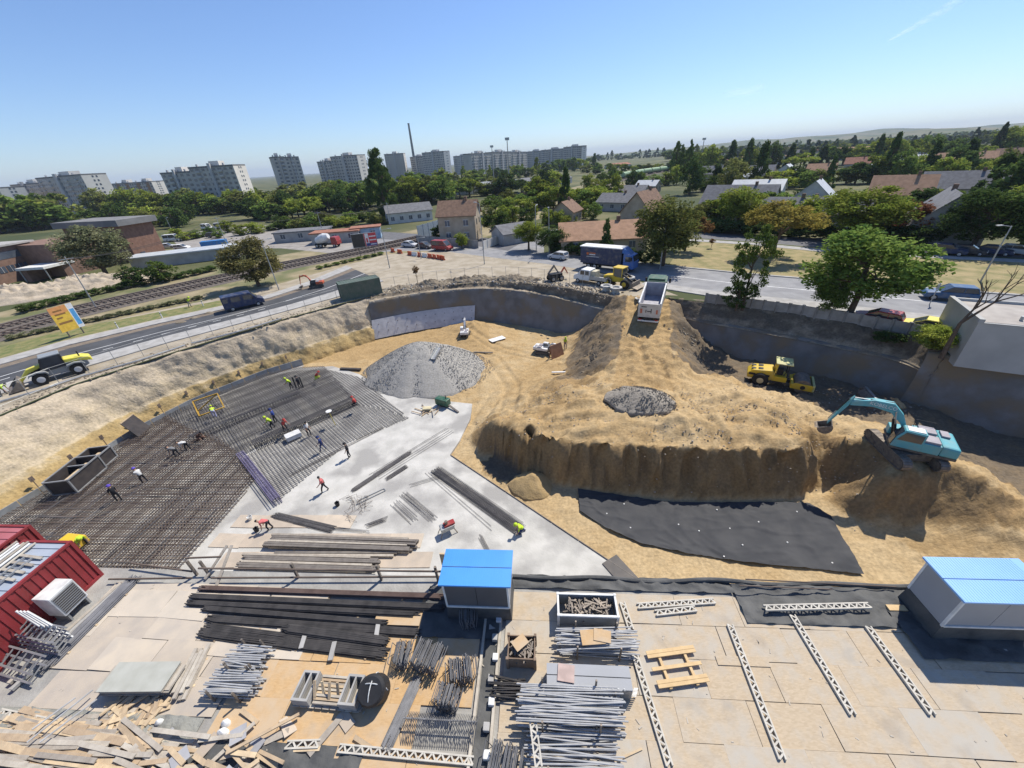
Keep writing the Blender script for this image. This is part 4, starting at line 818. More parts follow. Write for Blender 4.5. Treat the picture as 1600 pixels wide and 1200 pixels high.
MB().box(-6, 6, -3, 3, 2.6, 3.1).build('roof', M_white, t)
for sx in (-5.6, 5.6):
    for sy in (-2.7, 2.7): MB().cyl((sx, sy, 0), (sx, sy, 2.6), .12).build('post', M_galv, t)
MB().box(-5.5, 5.5, 1.5, 2.9, 0, 2.59).build('back_wall', M_brickd, t)
p = G(300, 408); t = thing('long_low_shed', 'long grey flat-roofed shed beside the railway, near the blue container', 'shed', p, radians(22))
MB().box(-11, 11, -3, 3, 0, 2.4).build('wall', WALLC['grey'], t); MB().box(-11.4, 11.4, -3.4, 3.4, 2.403, 2.7).build('roof', ROOF['light'], t)
# white flat-roofed building at the right edge of the pit
b0 = G(1494, 566); yaw = atan2(-.50, .866); h = hgt(b0, 1522, 505)
t = thing('white_building', 'white rendered flat-roofed building at the pit corner', 'building', b0 + Vector((.2, .2, 0)), yaw)
M_wr = mat('whitewashed_render', (.44, .44, .42), .9, (.36, .36, .345), .5)
MB().box(0, 22, 0, 6.5, -.5, h).build('wall', M_wr, t); rf = MB().box(.35, 21.8, .35, 6.2, h + .003, h + .03).build('roof', mat('roof_screed', (.42, .39, .35), .9, (.33, .30, .27), .8), t)
MB().box(-.05, .3, -.05, 6.6, h, h + .35).box(.3, 22, -.05, .15, h, h + .06).box(.3, 22, 6.35, 6.6, h, h + .25).build('parapet', M_wr, t)
for k in range(4): MB().cyl((3 + 3.5 * k, 1.6 + .5 * (k % 2), h), (3 + 3.5 * k, 1.6 + .5 * (k % 2), h + .4), .12).build('vent_pipe', M_galv, rf)
# boundary wall of concrete panels along the right pit edge
t = thing('boundary_wall', 'grey concrete panel boundary wall on the pit edge beside the right street', 'wall'); FL = resample(FW, 17); M_cpan = mat('old_concrete_panel', (.33, .32, .30), .9, (.24, .23, .21), 1.2, bump=.3)
for k in range(16):
    a, b_ = FL[k], FL[k + 1]; dv = (b_ - a).normalized() * .14
    MB().bar(Vector((a.x, a.y, 6.55)) + dv, Vector((b_.x, b_.y, 6.55)) - dv, .1, 1.2).build('panel', M_cpan, t); MB().box(a.x - .12, a.x + .12, a.y - .12, a.y + .12, 5.6, 7.25).build('post', M_cpan, t)
# station house fence, screen wall
def panelfence(name, label, a, b, h, n, m, parts='panel'):
    t = thing(name, label, 'fence', a); L = resample([a, b], n + 1)
    for k in range(n):
        p, q = L[k] - a, L[k + 1] - a; dv = (q - p).normalized() * .08
        MB().bar(p + dv + Vector((0, 0, h / 2)), q - dv + Vector((0, 0, h / 2)), .08, h).build(parts, m, t); MB().box(p.x - .09, p.x + .09, p.y - .09, p.y + .09, 0, h + .1).build('post', m, t)
panelfence('concrete_fence', 'grey concrete panel fence in front of the station house', G(652, 378), G(748, 388), 1.7, 12, M_cpan)
panelfence('board_fence', 'pale board fence along the side street by the station house', G(756, 390), G(812, 368), 1.9, 10, M_panelw)
panelfence('screen_wall', 'tall blue-grey corrugated screen beside the railway crossing', G(655, 375), G(694, 362), 3.6, 5, mat('blue_grey_sheet', (.27, .33, .38), .7, (.22, .27, .31), 2))
# ================================================================ heaps
def heap(name, label, c, rx, ry, h, yaw, m, seed, cat='heap', n=56, lumps=.1, flatp=1.0, base=None, peak=(0, 0), fr=3):
    V = []; F = []; R = n // 2
    for j in range(R + 1):
        v = j / R
        for i in range(n):
            a = 2 * pi * i / n; e = 1 + .14 * fbm(cos(a) * 1.5 + seed, sin(a) * 1.5, seed, 3); r = v * e
            x = rx * r * cos(a) + peak[0] * (1 - v); y = ry * r * sin(a) + peak[1] * (1 - v); prof = max(0, 1 - v) ** flatp * (1 - .2 * (1 - v) ** 2)
            z = h * prof + (lumps * fbm(x * fr / 3 + seed, y * fr / 3, seed, 5) if 0 < v < 1 else 0) - .15 * (v > .99)
            V.append((x, y, z))
    for j in range(R):
        for i in range(n): F.append((j * n + i, (j + 1) * n + i, (j + 1) * n + (i + 1) % n, j * n + (i + 1) % n))
    me = bpy.data.meshes.new(name); me.from_pydata(V, [], F); me.materials.append(m); me.polygons.foreach_set('use_smooth', [True] * len(F))
    o = bpy.data.objects.new(name, me); COL.objects.link(o); o.location = c; o.rotation_euler.z = yaw; return tag(o, label, cat)
M_paleheap = mat('pale_spoil', (.47, .40, .31), .95, (.38, .32, .24), .8, bump=.8, bscale=3)
heap('spoil_heap', 'pale spoil heap beside the low brick building', G(20, 468), 14, 5, 3.0, radians(25), M_paleheap, 2, 'spoil heap', lumps=.9)
heap('spoil_heap', 'longer pale spoil heap beside the dark scrub and tracks', G(120, 452), 15, 4.5, 3.0, radians(28), M_paleheap, 5, 'spoil heap', lumps=.9, peak=(2, 0))
# ================================================================ vehicles
M_tyre = mat('tyre_rubber', (.022, .022, .022), .9, (.035, .033, .03), 3); M_rim = mat('wheel_rim', (.42, .42, .42), .4, metal=.6); M_cglass = mat('vehicle_glass', (.03, .04, .05), .08, (.05, .06, .07), 1, spec=.8)
M_blk = mat('black_plastic', (.03, .03, .032), .6); M_lamp = mat('lamp_glass', (.75, .73, .68), .2); M_tail = mat('tail_lamp', (.4, .02, .02), .3)
def paint(n, c): return mat('paint_' + n, c, .42, tuple(v * .62 + d * .38 for v, d in zip(c, (.34, .29, .21))), 1.6, spec=.4, contrast=(.46, .8), bump=.04, bscale=2)
def wheel(t, x, y, r, w, rim=None, rf=.6):
    s = 1 if y > 0 else -1
    prof = [(r * .55, -w / 2), (r * .9, -w / 2), (r, -w * .32), (r, w * .32), (r * .9, w / 2), (r * .55, w / 2)]
    ty = MB().lathe(prof, 18, None, 'y').build('wheel', M_tyre, t, loc=(x, y, r)); MB().lathe([(r * rf, -.02), (r * rf, .02), (r * .25, .05)] if s > 0 else [(r * .25, -.05), (r * rf, -.02), (r * rf, .02)], 14, Matrix.Translation((0, s * w / 2, 0)), 'y').build('rim', rim or M_rim, ty); return ty
def car(p, yaw, col, kind, label, group=None):
    t = thing('parked_car' if group else 'car', label, 'car', p, yaw, group)
    if kind == 'sedan': L, W, prof, cab = 4.4, 1.76, [(-2.2, .3), (-2.22, .8), (-2.1, .98), (-1.4, 1.02), (.95, .98), (2.0, .82), (2.2, .6), (2.18, .3)], [(-1.75, 1.0), (-1.05, 1.44), (.25, 1.46), (1.05, .96)]
    elif kind == 'hatch': L, W, prof, cab = 4.1, 1.75, [(-2.05, .3), (-2.08, .85), (-2.0, 1.0), (.95, 1.0), (1.85, .84), (2.05, .6), (2.03, .3)], [(-2.0, 1.0), (-1.7, 1.46), (.1, 1.5), (1.0, .98)]
    elif kind == 'suv': L, W, prof, cab = 4.7, 1.9, [(-2.35, .38), (-2.38, .95), (-2.3, 1.1), (1.05, 1.1), (2.15, .98), (2.36, .7), (2.33, .38)], [(-2.28, 1.1), (-2.0, 1.68), (.15, 1.72), (1.1, 1.08)]
    else: L, W, prof, cab = 5.1, 1.95, [(-2.55, .35), (-2.58, 1.2), (1.75, 1.2), (2.35, 1.0), (2.55, .75), (2.53, .35)], [(-2.55, 1.2), (-2.5, 2.2), (.95, 2.24), (1.95, 1.16)]
    MB().prism(prof, -W / 2, W / 2).build('body', col, t, bevel=.09)
    n = .12; cw = W / 2 - n
    MB().prism(cab, -cw, cw).build('windows', M_cglass, t, bevel=.03)
    zt = max(c[1] for c in cab); x0, x1 = cab[1][0], cab[2][0]
    MB().hexa([(x0 - .05, -cw - .02, zt - .06), (x1 + .03, -cw - .02, zt - .04), (x1 + .03, cw + .02, zt - .04), (x0 - .05, cw + .02, zt - .06)], [(x0 + .02, -cw + .06, zt + .03), (x1 - .04, -cw + .06, zt + .05), (x1 - .04, cw - .06, zt + .05), (x0 + .02, cw - .06, zt + .03)]).build('roof', col, t, bevel=.02)
    for s in (-1, 1):
        pl = MB(); pl.bar((cab[0][0] + .02, s * cw, cab[0][1]), (cab[1][0], s * cw, cab[1][1]), .09); pl.bar((cab[3][0], s * cw, cab[3][1]), (cab[2][0], s * cw, cab[2][1]), .06); mx_ = (x0 + x1) / 2; pl.bar((mx_, s * (cw + .01), 1), (mx_, s * (cw + .01), zt), .06); pl.build('pillar', col, t)
        MB().box(L / 2 - .22, L / 2 - .03, s * W * .36 - .18, s * W * .36 + .18, .62, .78).build('headlight', M_lamp, t); MB().box(-L / 2 - .01, -L / 2 + .1, s * W * .38 - .14, s * W * .38 + .14, .72, .95).build('tail_light', M_tail, t)
        MB().box(cab[3][0] - .35, cab[3][0] - .15, s * (W / 2) - .02, s * (W / 2) + .16 * s if s > 0 else s * (W / 2) + .02, 1.0, 1.14) if False else None
        for x in (L * .31, -L * .3): wheel(t, x, s * (W / 2 - .1), .33 if kind != 'suv' else .38, .22)
    return t
silver, red_, dkc, whitec, bluec = paint('silver', (.5, .51, .52)), paint('red', (.3, .03, .03)), paint('dark', (.05, .045, .045)), paint('white', (.74, .74, .72)), paint('blue', (.03, .10, .22))
yel, ylw = paint('yellow', (.62, .43, .03)), paint('pale_yellow', (.7, .62, .08)); grn = paint('green', (.03, .10, .06)); teal = paint('teal', (.10, .36, .40)); orng = paint('orange', (.50, .09, .03)); navy = paint('navy', (.02, .035, .09))
yr = yawof(G(620, 386), G(720, 392))
car(G(641, 386), yr, silver, 'sedan', 'silver car driving past the orange barriers'); car(G(664, 388), yr, dkc, 'sedan', 'dark car driving past the concrete fence'); car(G(692, 391), yr, red_, 'van', 'red minivan driving in front of the station house fence')
car(G(872, 405), yawof(G(890, 406), G(850, 401)), silver, 'hatch', 'small silver grey car parked by the hedge behind the blue truck')
car(G(1478, 468), yawof(G(1520, 470), G(1430, 463)), bluec, 'suv', 'bright blue sport utility car on the right street')
wn_ = (FW[5] - FW[3]).normalized(); wo_ = Vector((-wn_.y, wn_.x, 0)) * 1.25; cz = lambda p: Vector((p.x, p.y, ST + .125))
car(cz(FW[3].lerp(FW[5], .95) + wo_), atan2(-wn_.y, -wn_.x), ylw, 'hatch', 'yellow car parked behind the boundary wall'); car(cz(FW[3].lerp(FW[5], .35) + wo_), atan2(-wn_.y, -wn_.x), red_, 'hatch', 'red car parked in front of the yellow car behind the boundary wall')
for k, x in enumerate((1478, 1512, 1550, 1588)): car(G(x, 398), yawof(G(x - 20, 396.5), G(x + 20, 400)), [navy, dkc, navy, silver][k], ['suv', 'hatch', 'sedan', 'hatch'][k], ['navy car parked at the start of the row under the dark tree', 'black hatchback parked second in the row under the dark tree', 'navy saloon parked third in the row under the dark tree', 'silver hatchback parked last in the row under the dark tree'][k], 'cars parked under the dark tree')
for x, y, c, kd, lb in ((272, 377, whitec, 'van', 'white van parked next to the brick hall'), (263, 388, silver, 'sedan', 'silver car parked below the white van at the brick hall'), (286, 390, whitec, 'hatch', 'white hatchback parked beside the blue container'), (325, 359, whitec, 'van', 'white van parked at the edge of the tree belt'), (336, 371, dkc, 'suv', 'dark car parked in the concrete yard'), (348, 357, silver, 'van', 'grey van parked under the trees by the yard'), (505, 353, whitec, 'hatch', 'white car parked behind the flat sheds'),
                      (640, 336, whitec, 'van', 'white van parked beside the red parasol'), (618, 340, dkc, 'sedan', 'dark car parked beyond the red parasol'), (820, 300, silver, 'sedan', 'silver car in the car park before the slab row'), (838, 297, dkc, 'sedan', 'dark car in the car park before the slab row'), (860, 292, whitec, 'hatch', 'white car in the car park before the slab row'), (808, 304, bluec, 'hatch', 'blue car in the car park before the slab row')):
    car(G(x, y), rb.uniform(-.6, .6), c, kd, lb, 'cars parked in yards')
p = G(656, 341); t = thing('parasol', 'red parasol beside the parked white van', 'parasol', p); MB().cyl((0, 0, 2), (0, 0, 3), 2.2, .05, 8).build('canopy', paint('bright_red', (.5, .05, .05)), t); MB().cyl((0, 0, 0), (0, 0, 2.9), .06).build('pole', M_galv, t)
# dark van with open rear door on the left road
def van(p, yaw, col, label):
    t = thing('panel_van', label, 'van', p, yaw); W = 2.0
    MB().prism([(-2.7, .4), (-2.7, 2.25), (1.15, 2.3), (1.95, 1.35), (2.65, 1.05), (2.75, .4)], -W / 2, W / 2).build('body', col, t, bevel=.1)
    MB().prism([(1.2, 2.2), (1.9, 1.4), (1.98, 1.42), (1.28, 2.24)], -.85, .85).build('windscreen', M_cglass, t)
    for s in (-1, 1):
        MB().box(.1, 1.35, s * 1.0 - .02, s * 1.0 + .02, 1.35, 2.0).build('side_window', M_cglass, t); MB().box(-1.5, -.3, s * 1.0 - .02, s * 1.0 + .02, 1.35, 2.0).build('side_window', M_cglass, t)
        for x in (1.75, -1.7): wheel(t, x, s * .92, .35, .24)
        MB().box(2.55, 2.74, s * .7 - .2, s * .7 + .2, .8, 1.0).build('headlight', M_lamp, t); MB().box(1.2, 1.4, s * 1.12 - .1, s * 1.12 + .1, 1.3, 1.55).build('mirror', M_blk, t)
    for s, a in ((1, 105), (-1, -100)):
        d = MB().box(-.02, .02, -.95 if s > 0 else 0, 0 if s > 0 else .95, .5, 2.15).build('rear_door', col, t, loc=(-2.72, s * .98, 0), rz=radians(a)); MB().box(-.03, .03, -.8 if s > 0 else .15, -.15 if s > 0 else .8, 1.4, 2.0).build('door_window', M_cglass, d)
    return t
van(G(384, 480), yawof(G(352, 487), G(412, 474)), navy, 'dark blue van with open rear doors stopped on the left road')
# generic earth-moving parts
M_steel = mat('worn_steel', (.16, .14, .12), .6, (.26, .22, .18), 4, metal=.4); M_track = mat('track_steel', (.08, .075, .07), .7, (.16, .14, .11), 5); M_hyd = mat('hydraulic_black', (.035, .035, .04), .5)
def crawler(t, L, r, w, y, m=None):
    """crawler track round two wheels, with grouser shoes, along x, centred at y"""
    prof = [(L / 2 * cos(0) + 0, 0)]; pts = []
    for k in range(9): a = -pi / 2 + pi * k / 8; pts.append((L / 2 - r + r * cos(a), r + r * sin(a)))
    for k in range(9): a = pi / 2 + pi * k / 8; pts.append((-L / 2 + r + r * cos(a), r + r * sin(a)))
    tr = MB().prism(pts, y - w / 2 + .06, y + w / 2 - .06).build('track', M_track, t)
    per = [Vector((x, 0, z)) for x, z in pts] + [Vector((pts[0][0], 0, pts[0][1]))]; n = int(sum((b - a).length for a, b in zip(per[:-1], per[1:])) / .19); sh = resample(per, n + 1); mb = MB()
    for k in range(n):
        p, q = sh[k], sh[k + 1]; d = (q - p); nn = Vector((d.z, 0, -d.x)).normalized() * .03
        mb.hexa([(p.x, y - w / 2, p.z), (p.x + d.x * .88, y - w / 2, p.z + d.z * .88), (p.x + d.x * .88, y + w / 2, p.z + d.z * .88), (p.x, y + w / 2, p.z)], [(p.x + nn.x, y - w / 2, p.z + nn.z), (p.x + d.x * .88 + nn.x * 1.6, y - w / 2, p.z + d.z * .88 + nn.z * 1.6), (p.x + d.x * .88 + nn.x * 1.6, y + w / 2, p.z + d.z * .88 + nn.z * 1.6), (p.x + nn.x, y + w / 2, p.z + nn.z)])
    mb.build('shoes', M_steel, tr, kind='stuff')
    s = 1 if y > 0 else -1
    for x in [-L / 2 + r] + [L / 2 - r] + [-L / 4, 0, L / 4]: MB().cyl((x, y - w / 2 + .02, r if abs(x) > L / 3 else r * .55), (x, y + w / 2 - .02, r if abs(x) > L / 3 else r * .55), r * (.72 if abs(x) > L / 3 else .4), n=12).build('roller', M_track, tr)
def boxarm(t, name, pts, w, m):
    """tapered box-section arm: list of (x, z, height)"""
    top = [(x, z + h / 2) for x, z, h in pts]; bot = [(x, z - h / 2) for x, z, h in pts[::-1]]
    return MB().prism(top + bot, -w / 2, w / 2).build(name, m, t, bevel=.03)
def ram(t, p, q, r, y=0):
    a, b = Vector((p[0], y, p[1])), Vector((q[0], y, q[1])); m_ = a.lerp(b, .58); o = MB().cyl(a, m_, r, n=10).build('ram_cylinder', M_hyd, t); MB().cyl(m_, b, r * .55, n=8).build('ram_rod', M_rim, o)
def bucket(t, x, z, r, w, ang, m):
    pts = [(r * cos(a), r * sin(a)) for a in [ang + radians(k) for k in range(-100, 101, 25)]]; inn = [(.88 * px, .88 * pz) for px, pz in pts[::-1]]
    mb = MB().prism(pts + inn, -w / 2, w / 2)
    for s in (-1, 1): mb.prism(pts, s * w / 2 - .03, s * w / 2 + .03)
    b = mb.build('bucket', m, t, loc=(x, 0, z)); tp = MB(); e = pts[-1]
    for k in range(5): y = -w / 2 + w * (k + .5) / 5; tp.bar((e[0], y, e[1]), (e[0] * 1.22 + (-.12 if e[0] < 0 else .02), y, e[1] * 1.22), .09, .05)
    tp.build('teeth', m, b); return b
def excavator(p, yaw, s, upper, col, label, pose, tread, name='excavator', cabcol=None, text=None, canopy=False):
    """crawler excavator, scale 1 = 21-tonne class; upper = slew angle against the tracks"""
    t = thing(name, label, 'excavator', p, yaw); t.scale = (s, s, s)
    for sy in (-1, 1): crawler(t, 4.4, .44, .6, sy * 1.2)
    MB().box(-1.3, 1.3, -.9, .9, .35, .95).cyl((0, 0, .9), (0, 0, 1.1), .75, n=16).build('undercarriage', M_track, t)
    c, sn = cos(upper), sin(upper); Rm = Matrix.Rotation(upper, 4, 'Z')
    up = MB().hexa([(-2.75, -1.3, 1.1), (1.5, -1.35, 1.1), (1.5, 1.35, 1.1), (-2.75, 1.3, 1.1)], [(-2.75, -1.3, 1.3), (1.5, -1.35, 1.3), (1.5, 1.35, 1.3), (-2.75, 1.3, 1.3)]).build('platform', M_track, t, rz=upper)
    MB().prism([(-2.8, 1.28), (-2.75, 2.15), (-1.6, 2.2), (-1.6, 1.28)], -1.33, 1.33).build('counterweight', col, up, bevel=.16)
    MB().box(-1.6, -.1, -1.34, 1.34, 1.3, 2.12).build('engine_cover', col, up, bevel=.05)
    MB().box(-.1, 1.45, -1.34, -.5, 1.3, 1.95).build('tool_box', cabcol or col, up, bevel=.04)
    MB().box(-2.3, -1.75, -1.0, -.1, 2.2, 2.34).box(-1.5, -.4, -1.2, -.2, 2.12, 2.32).box(-1.5, -.4, .15, 1.2, 2.12, 2.3).build('hood_panels', mat('dusty_grey_cover', (.36, .33, .35), .6, (.28, .26, .27), 2), up, bevel=.03)
    cb = MB().prism([(-.45, 1.3), (-.45, 2.88), (.95, 2.92), (1.35, 2.2), (1.5, 1.3)], .42, 1.38).build('cab', cabcol or col, up, bevel=.06)
    MB().prism([(-.3, 2.0), (-.3, 2.72), (.88, 2.76), (1.2, 2.15), (1.28, 2.0)], .40, 1.40).build('cab_window', M_cglass, cb); MB().prism([(1.0, 2.78), (1.39, 2.15), (1.53, 1.4), (1.55, 1.42), (1.42, 2.2), (1.03, 2.82)], .52, 1.28).build('windscreen', M_cglass, cb)
    MB().box(-.3, .8, .55, 1.25, 2.9, 2.95).build('roof_hatch', M_white, cb)
    hr = MB()
    for a, b in (((-1.5, -1.3, 2.1), (-1.5, -1.3, 2.7)), ((-.2, -1.3, 1.95), (-.2, -1.3, 2.7)), ((-1.5, -1.3, 2.7), (-.2, -1.3, 2.7))): hr.cyl(a, b, .025, n=6)
    hr.build('handrail', M_blk, up)
    bm, (ax, az), (bx, bz), (kx, kz) = pose      # boom section list, boom tip, stick tip, boom elbow
    bo = boxarm(up, 'boom', bm, .5, col); st_ = boxarm(up, 'stick', [(ax + (ax - bx) * .22, az + (az - bz) * .22, .34), (ax, az, .62), (bx, bz, .30)], .38, col)
    for y in (-.42, .42): ram(up, (1.1, 1.35), (kx - .25, kz - .15), .1, y)
    ram(up, (kx, kz + .32), (ax + (ax - bx) * .2, az + (az - bz) * .2 + .05), .11); ram(up, (ax + .1, az + .35) if bx > ax else (ax + .28, az + .2), (bx + (ax - bx) * .15 + .2, bz + (az - bz) * .15), .08)
    bucket(up, bx + .1, bz - .35, .62, 1.05, radians(-115), M_steel)
    if text:
        for sy in (-1, 1):
            me = text_mesh(text, .42, M_white); o = part('lettering', me, bo, ((bm[2][0] + bm[3][0]) / 2, sy * .262, (bm[2][1] + bm[3][1]) / 2))
            an = atan2(bm[3][1] - bm[2][1], bm[3][0] - bm[2][0]); o.rotation_euler = (pi / 2, -an if sy < 0 else an, 0 if sy < 0 else pi)
    return t
big_pose = ([(.35, 1.75, .5), (1.2, 3.2, .75), (2.1, 4.0, .8), (3.4, 4.1, .6), (4.9, 3.75, .42)], (5.0, 3.7), (5.9, 1.4), (2.1, 4.0))
pe = G(1402, 720, 3.0); pe.z = TZ(pe.x, pe.y) + .05
exc = excavator(pe, yawof(G(1405, 748, 3), G(1347, 690, 3)), .92, 0, teal, 'teal crawler excavator digging into the sand mound', big_pose, None, cabcol=teal, text='KOBELCO')
upyaw = yawof(G(1470, 700, 4.5), G(1280, 680, 3.2)) - exc.rotation_euler.z
for ch in exc.children:
    if ch.name.startswith('platform'): ch.rotation_euler.z = upyaw; ch.scale = (.86, .92, .95)
mini_pose = ([(.9, 1.5, .45), (1.4, 2.9, .55), (2.2, 4.1, .55), (3.0, 4.5, .45), (4.3, 4.2, .32)], (4.4, 4.1), (4.9, 1.3), (2.2, 4.1))
low_pose = ([(.9, 1.4, .4), (1.6, 2.6, .5), (2.4, 3.2, .5), (3.3, 3.2, .4), (4.3, 2.4, .3)], (4.4, 2.4), (4.2, .6), (2.4, 3.2))
def putz(px, py, z=0.3):
    p = GT(px, py, z); p.z += .02; return p
excavator(putz(727, 524), radians(80), .46, radians(10), whitec, 'small white excavator working at the white membrane', mini_pose, None, 'mini_excavator')
excavator(putz(850, 552), radians(-20), .5, radians(-8), whitec, 'small white excavator beside the rusty plate and the ramp', low_pose, None, 'mini_excavator')
excavator(G(495, 449), radians(215), .5, radians(-25), orng, 'small orange excavator on the left road near the green container', mini_pose, None, 'mini_excavator', cabcol=M_blk)
# roller
def roller_machine(p, yaw, label):
    t = thing('road_roller', label, 'roller', p, yaw)
    MB().prism([(-3.0, .75), (-3.05, 1.25), (-2.6, 1.75), (-.75, 1.95), (-.6, 1.0), (-.9, .75)], -.85, .85).build('hood', yel, t, bevel=.1)
    for x, z in ((-2.5, 1.62), (-1.9, 1.72)):
        for y in (-.4, .4): MB().box(x - .22, x + .22, y - .2, y + .2, z + .05, z + .16).build('vent', M_blk, t)
    for s in (-1, 1):
        for x in (-2.6, -1.3): MB().box(x - .3, x + .3, s * .86 - .01, s * .86 + .01, 1.15, 1.4).build('side_vent', M_blk, t)
        wheel(t, -1.75, s * .95, .76, .5, paint('cream_rim', (.6, .52, .3)), .42)
    MB().box(-.75, .55, -.8, .8, .8, 1.35).build('operator_platform', yel, t, bevel=.04); MB().box(-.35, .15, -.3, .3, 1.35, 2.0).build('seat', M_blk, t)
    MB().hexa([(-.72, -.8, 1.35), (-.62, -.8, 1.35), (-.62, .8, 1.35), (-.72, .8, 1.35)], [(-.55, -.7, 2.75), (-.45, -.7, 2.75), (-.45, .7, 2.75), (-.55, .7, 2.75)]).build('rollover_frame', yel, t)
    for s in (-1, 1): MB().cyl((.5, s * .7, 1.3), (.45, s * .7, 2.78), .05).build('canopy_post', M_blk, t)
    MB().box(-.75, .75, -.9, .9, 2.78, 2.9).build('canopy', paint('canopy_yellow', (.5, .48, .2)), t, bevel=.04)
    MB().cyl((.25, -.3, 1.35), (.45, -.3, 1.9), .05).build('steering_column', M_blk, t)
    MB().box(.4, 1.1, -.2, .2, .6, .95).build('articulation', M_blk, t)
    MB().cyl((2.0, -1.0, .75), (2.0, 1.0, .75), .75, n=28).build('drum', M_steel, t, smooth=False)
    for s in (-1, 1): MB().prism([(.95, .5), (1.0, .95), (1.3, 1.15), (2.75, 1.1), (2.95, .9), (2.95, .42)], s * 1.08 - .05, s * 1.08 + .05).build('drum_frame', yel, t, bevel=.03); MB().cyl((2.0, s * 1.12, .75), (2.0, s * 1.16, .75), .22, n=14).build('hub', M_blk, t)
    MB().box(2.8, 3.0, -1.13, 1.13, .45, 1.15).build('front_beam', paint('canopy_yellow', (.5, .48, .2)), t, bevel=.03); MB().box(.95, 1.2, -1.1, 1.1, .55, 1.0).build('rear_beam', yel, t)
pr = G(1214, 602, 1.05); pr.z = TZ(pr.x, pr.y) + .03; roller_machine(pr, yawof(G(1165, 594, 1), G(1266, 612, 1)), 'yellow drum roller with canopy standing in the shaded part of the pit')
p = putz(1356, 630, 1); t = thing('grader_bucket', 'dark wide steel bucket left standing behind the teal excavator', 'bucket', p, radians(-20)); MB().prism([(-.5, 0), (-.6, .5), (-.3, 1.0), (0, 1.1), (0, 1.0), (-.25, .9), (-.5, .45), (.6, 0.05), (.6, 0)], -1.15, 1.15).build('shell', M_steel, t); MB().box(-.2, .0, -1.2, 1.2, 1.06, 1.16).build('rim', M_rim, t)
for s in (-1, 1): MB().box(-.6, .3, s * 1.15 - .03, s * 1.15 + .03, 0, 1.05).build('side_plate', M_steel, t)
# wheel loader on the left road
def loader(p, yaw, label):
    t = thing('wheel_loader', label, 'loader', p, yaw); gy = paint('loader_grey', (.26, .28, .29))
    MB().prism([(-2.6, .7), (-2.5, 1.3), (-1.0, 1.45), (1.0, 1.05), (1.3, .8), (.9, .55), (-2.2, .55)], -.6, .6).build('chassis', gy, t, bevel=.05)
    MB().prism([(-3.0, 1.0), (-2.95, 1.45), (-2.3, 1.75), (-.95, 1.9), (-.85, 1.45), (-2.2, 1.3)], -.68, .68).build('rear_hood', ylw, t, bevel=.1)
    cb = MB().prism([(-.95, 1.2), (-.9, 2.5), (.5, 2.55), (.85, 1.6), (.8, 1.1)], -.72, .72).build('cab', M_cglass, t, bevel=.05); MB().box(-1.0, .55, -.75, .75, 2.52, 2.66).build('cab_roof', gy, cb, bevel=.05)
    for s in (-1, 1):
        for a, b in (((-.93, 1.2), (-.9, 2.5)), ((.5, 2.5), (.84, 1.6)), ((.84, 1.6), (.8, 1.1))): MB().bar((a[0], s * .72, a[1]), (b[0], s * .72, b[1]), .08).build('cab_pillar', M_blk, cb)
        for x in (1.25, -1.55):
            wheel(t, x, s * .98, .62, .46, silver, .5); MB().prism([(x - .75, 1.0), (x - .6, 1.3), (x, 1.42), (x + .6, 1.3), (x + .75, 1.0), (x + .6, 1.15), (x, 1.32), (x - .6, 1.15)], s * 1.0 - .22, s * 1.0 + .22).build('mudguard', gy, t)
    boxarm(t, 'lift_arm', [(.7, 1.75, .3), (1.8, 1.5, .42), (2.7, .6, .3)], .5, ylw); ram(t, (1.0, 1.2), (2.1, 1.2), .08)
    MB().prism([(2.6, .12), (2.55, .8), (2.75, 1.05), (2.85, 1.0), (2.72, .75), (2.78, .22), (3.7, .14), (3.7, .1)], -1.2, 1.2).build('bucket', M_steel, t)
    for s in (-1, 1): MB().prism([(2.6, .12), (2.55, .8), (2.8, 1.02), (3.7, .12)], s * 1.2 - .03, s * 1.2 + .03).build('bucket_side', M_steel, t)
    MB().cyl((-2.2, .45, 1.6), (-2.2, .45, 2.3), .06).build('exhaust', M_blk, t)
pl_ = G(95, 589); loader(pl_, yawof(G(130, 575), G(40, 601)), 'yellow and grey wheel loader with its bucket down on the left road')
# yellow backhoe near the truck
def backhoe(p, yaw, label):
    t = thing('wheel_loader', label, 'loader', p, yaw)
    MB().prism([(-2.4, .7), (-2.5, 1.5), (-.8, 1.75), (1.2, 1.3), (1.3, .8)], -.7, .7).build('body', yel, t, bevel=.08); cb = MB().prism([(-.8, 1.5), (-.75, 2.75), (.55, 2.75), (.75, 1.5)], -.7, .7).build('cab', M_cglass, t); MB().box(-.95, .75, -.85, .85, 2.76, 2.92).build('cab_roof', yel, cb, bevel=.04)
    for s in (-1, 1):
        for x, z in ((-.78, 2.7), (.6, 2.7)): MB().bar((x, s * .72, 1.5), (x, s * .72, z), .1).build('cab_pillar', yel, cb)
        for x in (1.3, -1.6): wheel(t, x, s * 1.0, .7, .5, yel, .5)
        MB().prism([(.6, 1.8), (.7, 2.0), (2.5, 1.1), (2.7, .7), (2.5, .7), (2.2, 1.0)], s * .5 - .08, s * .5 + .08).build('lift_arm', M_blk, t)
    MB().prism([(2.5, .3), (2.5, 1.1), (2.65, 1.1), (2.7, .45), (3.5, .3), (3.5, .25)], -1.25, 1.25).build('bucket', M_steel, t)
backhoe(G(968, 447), yawof(G(945, 443), G(1000, 452)), 'yellow wheel loader parked beside the tipper truck and concrete rings')
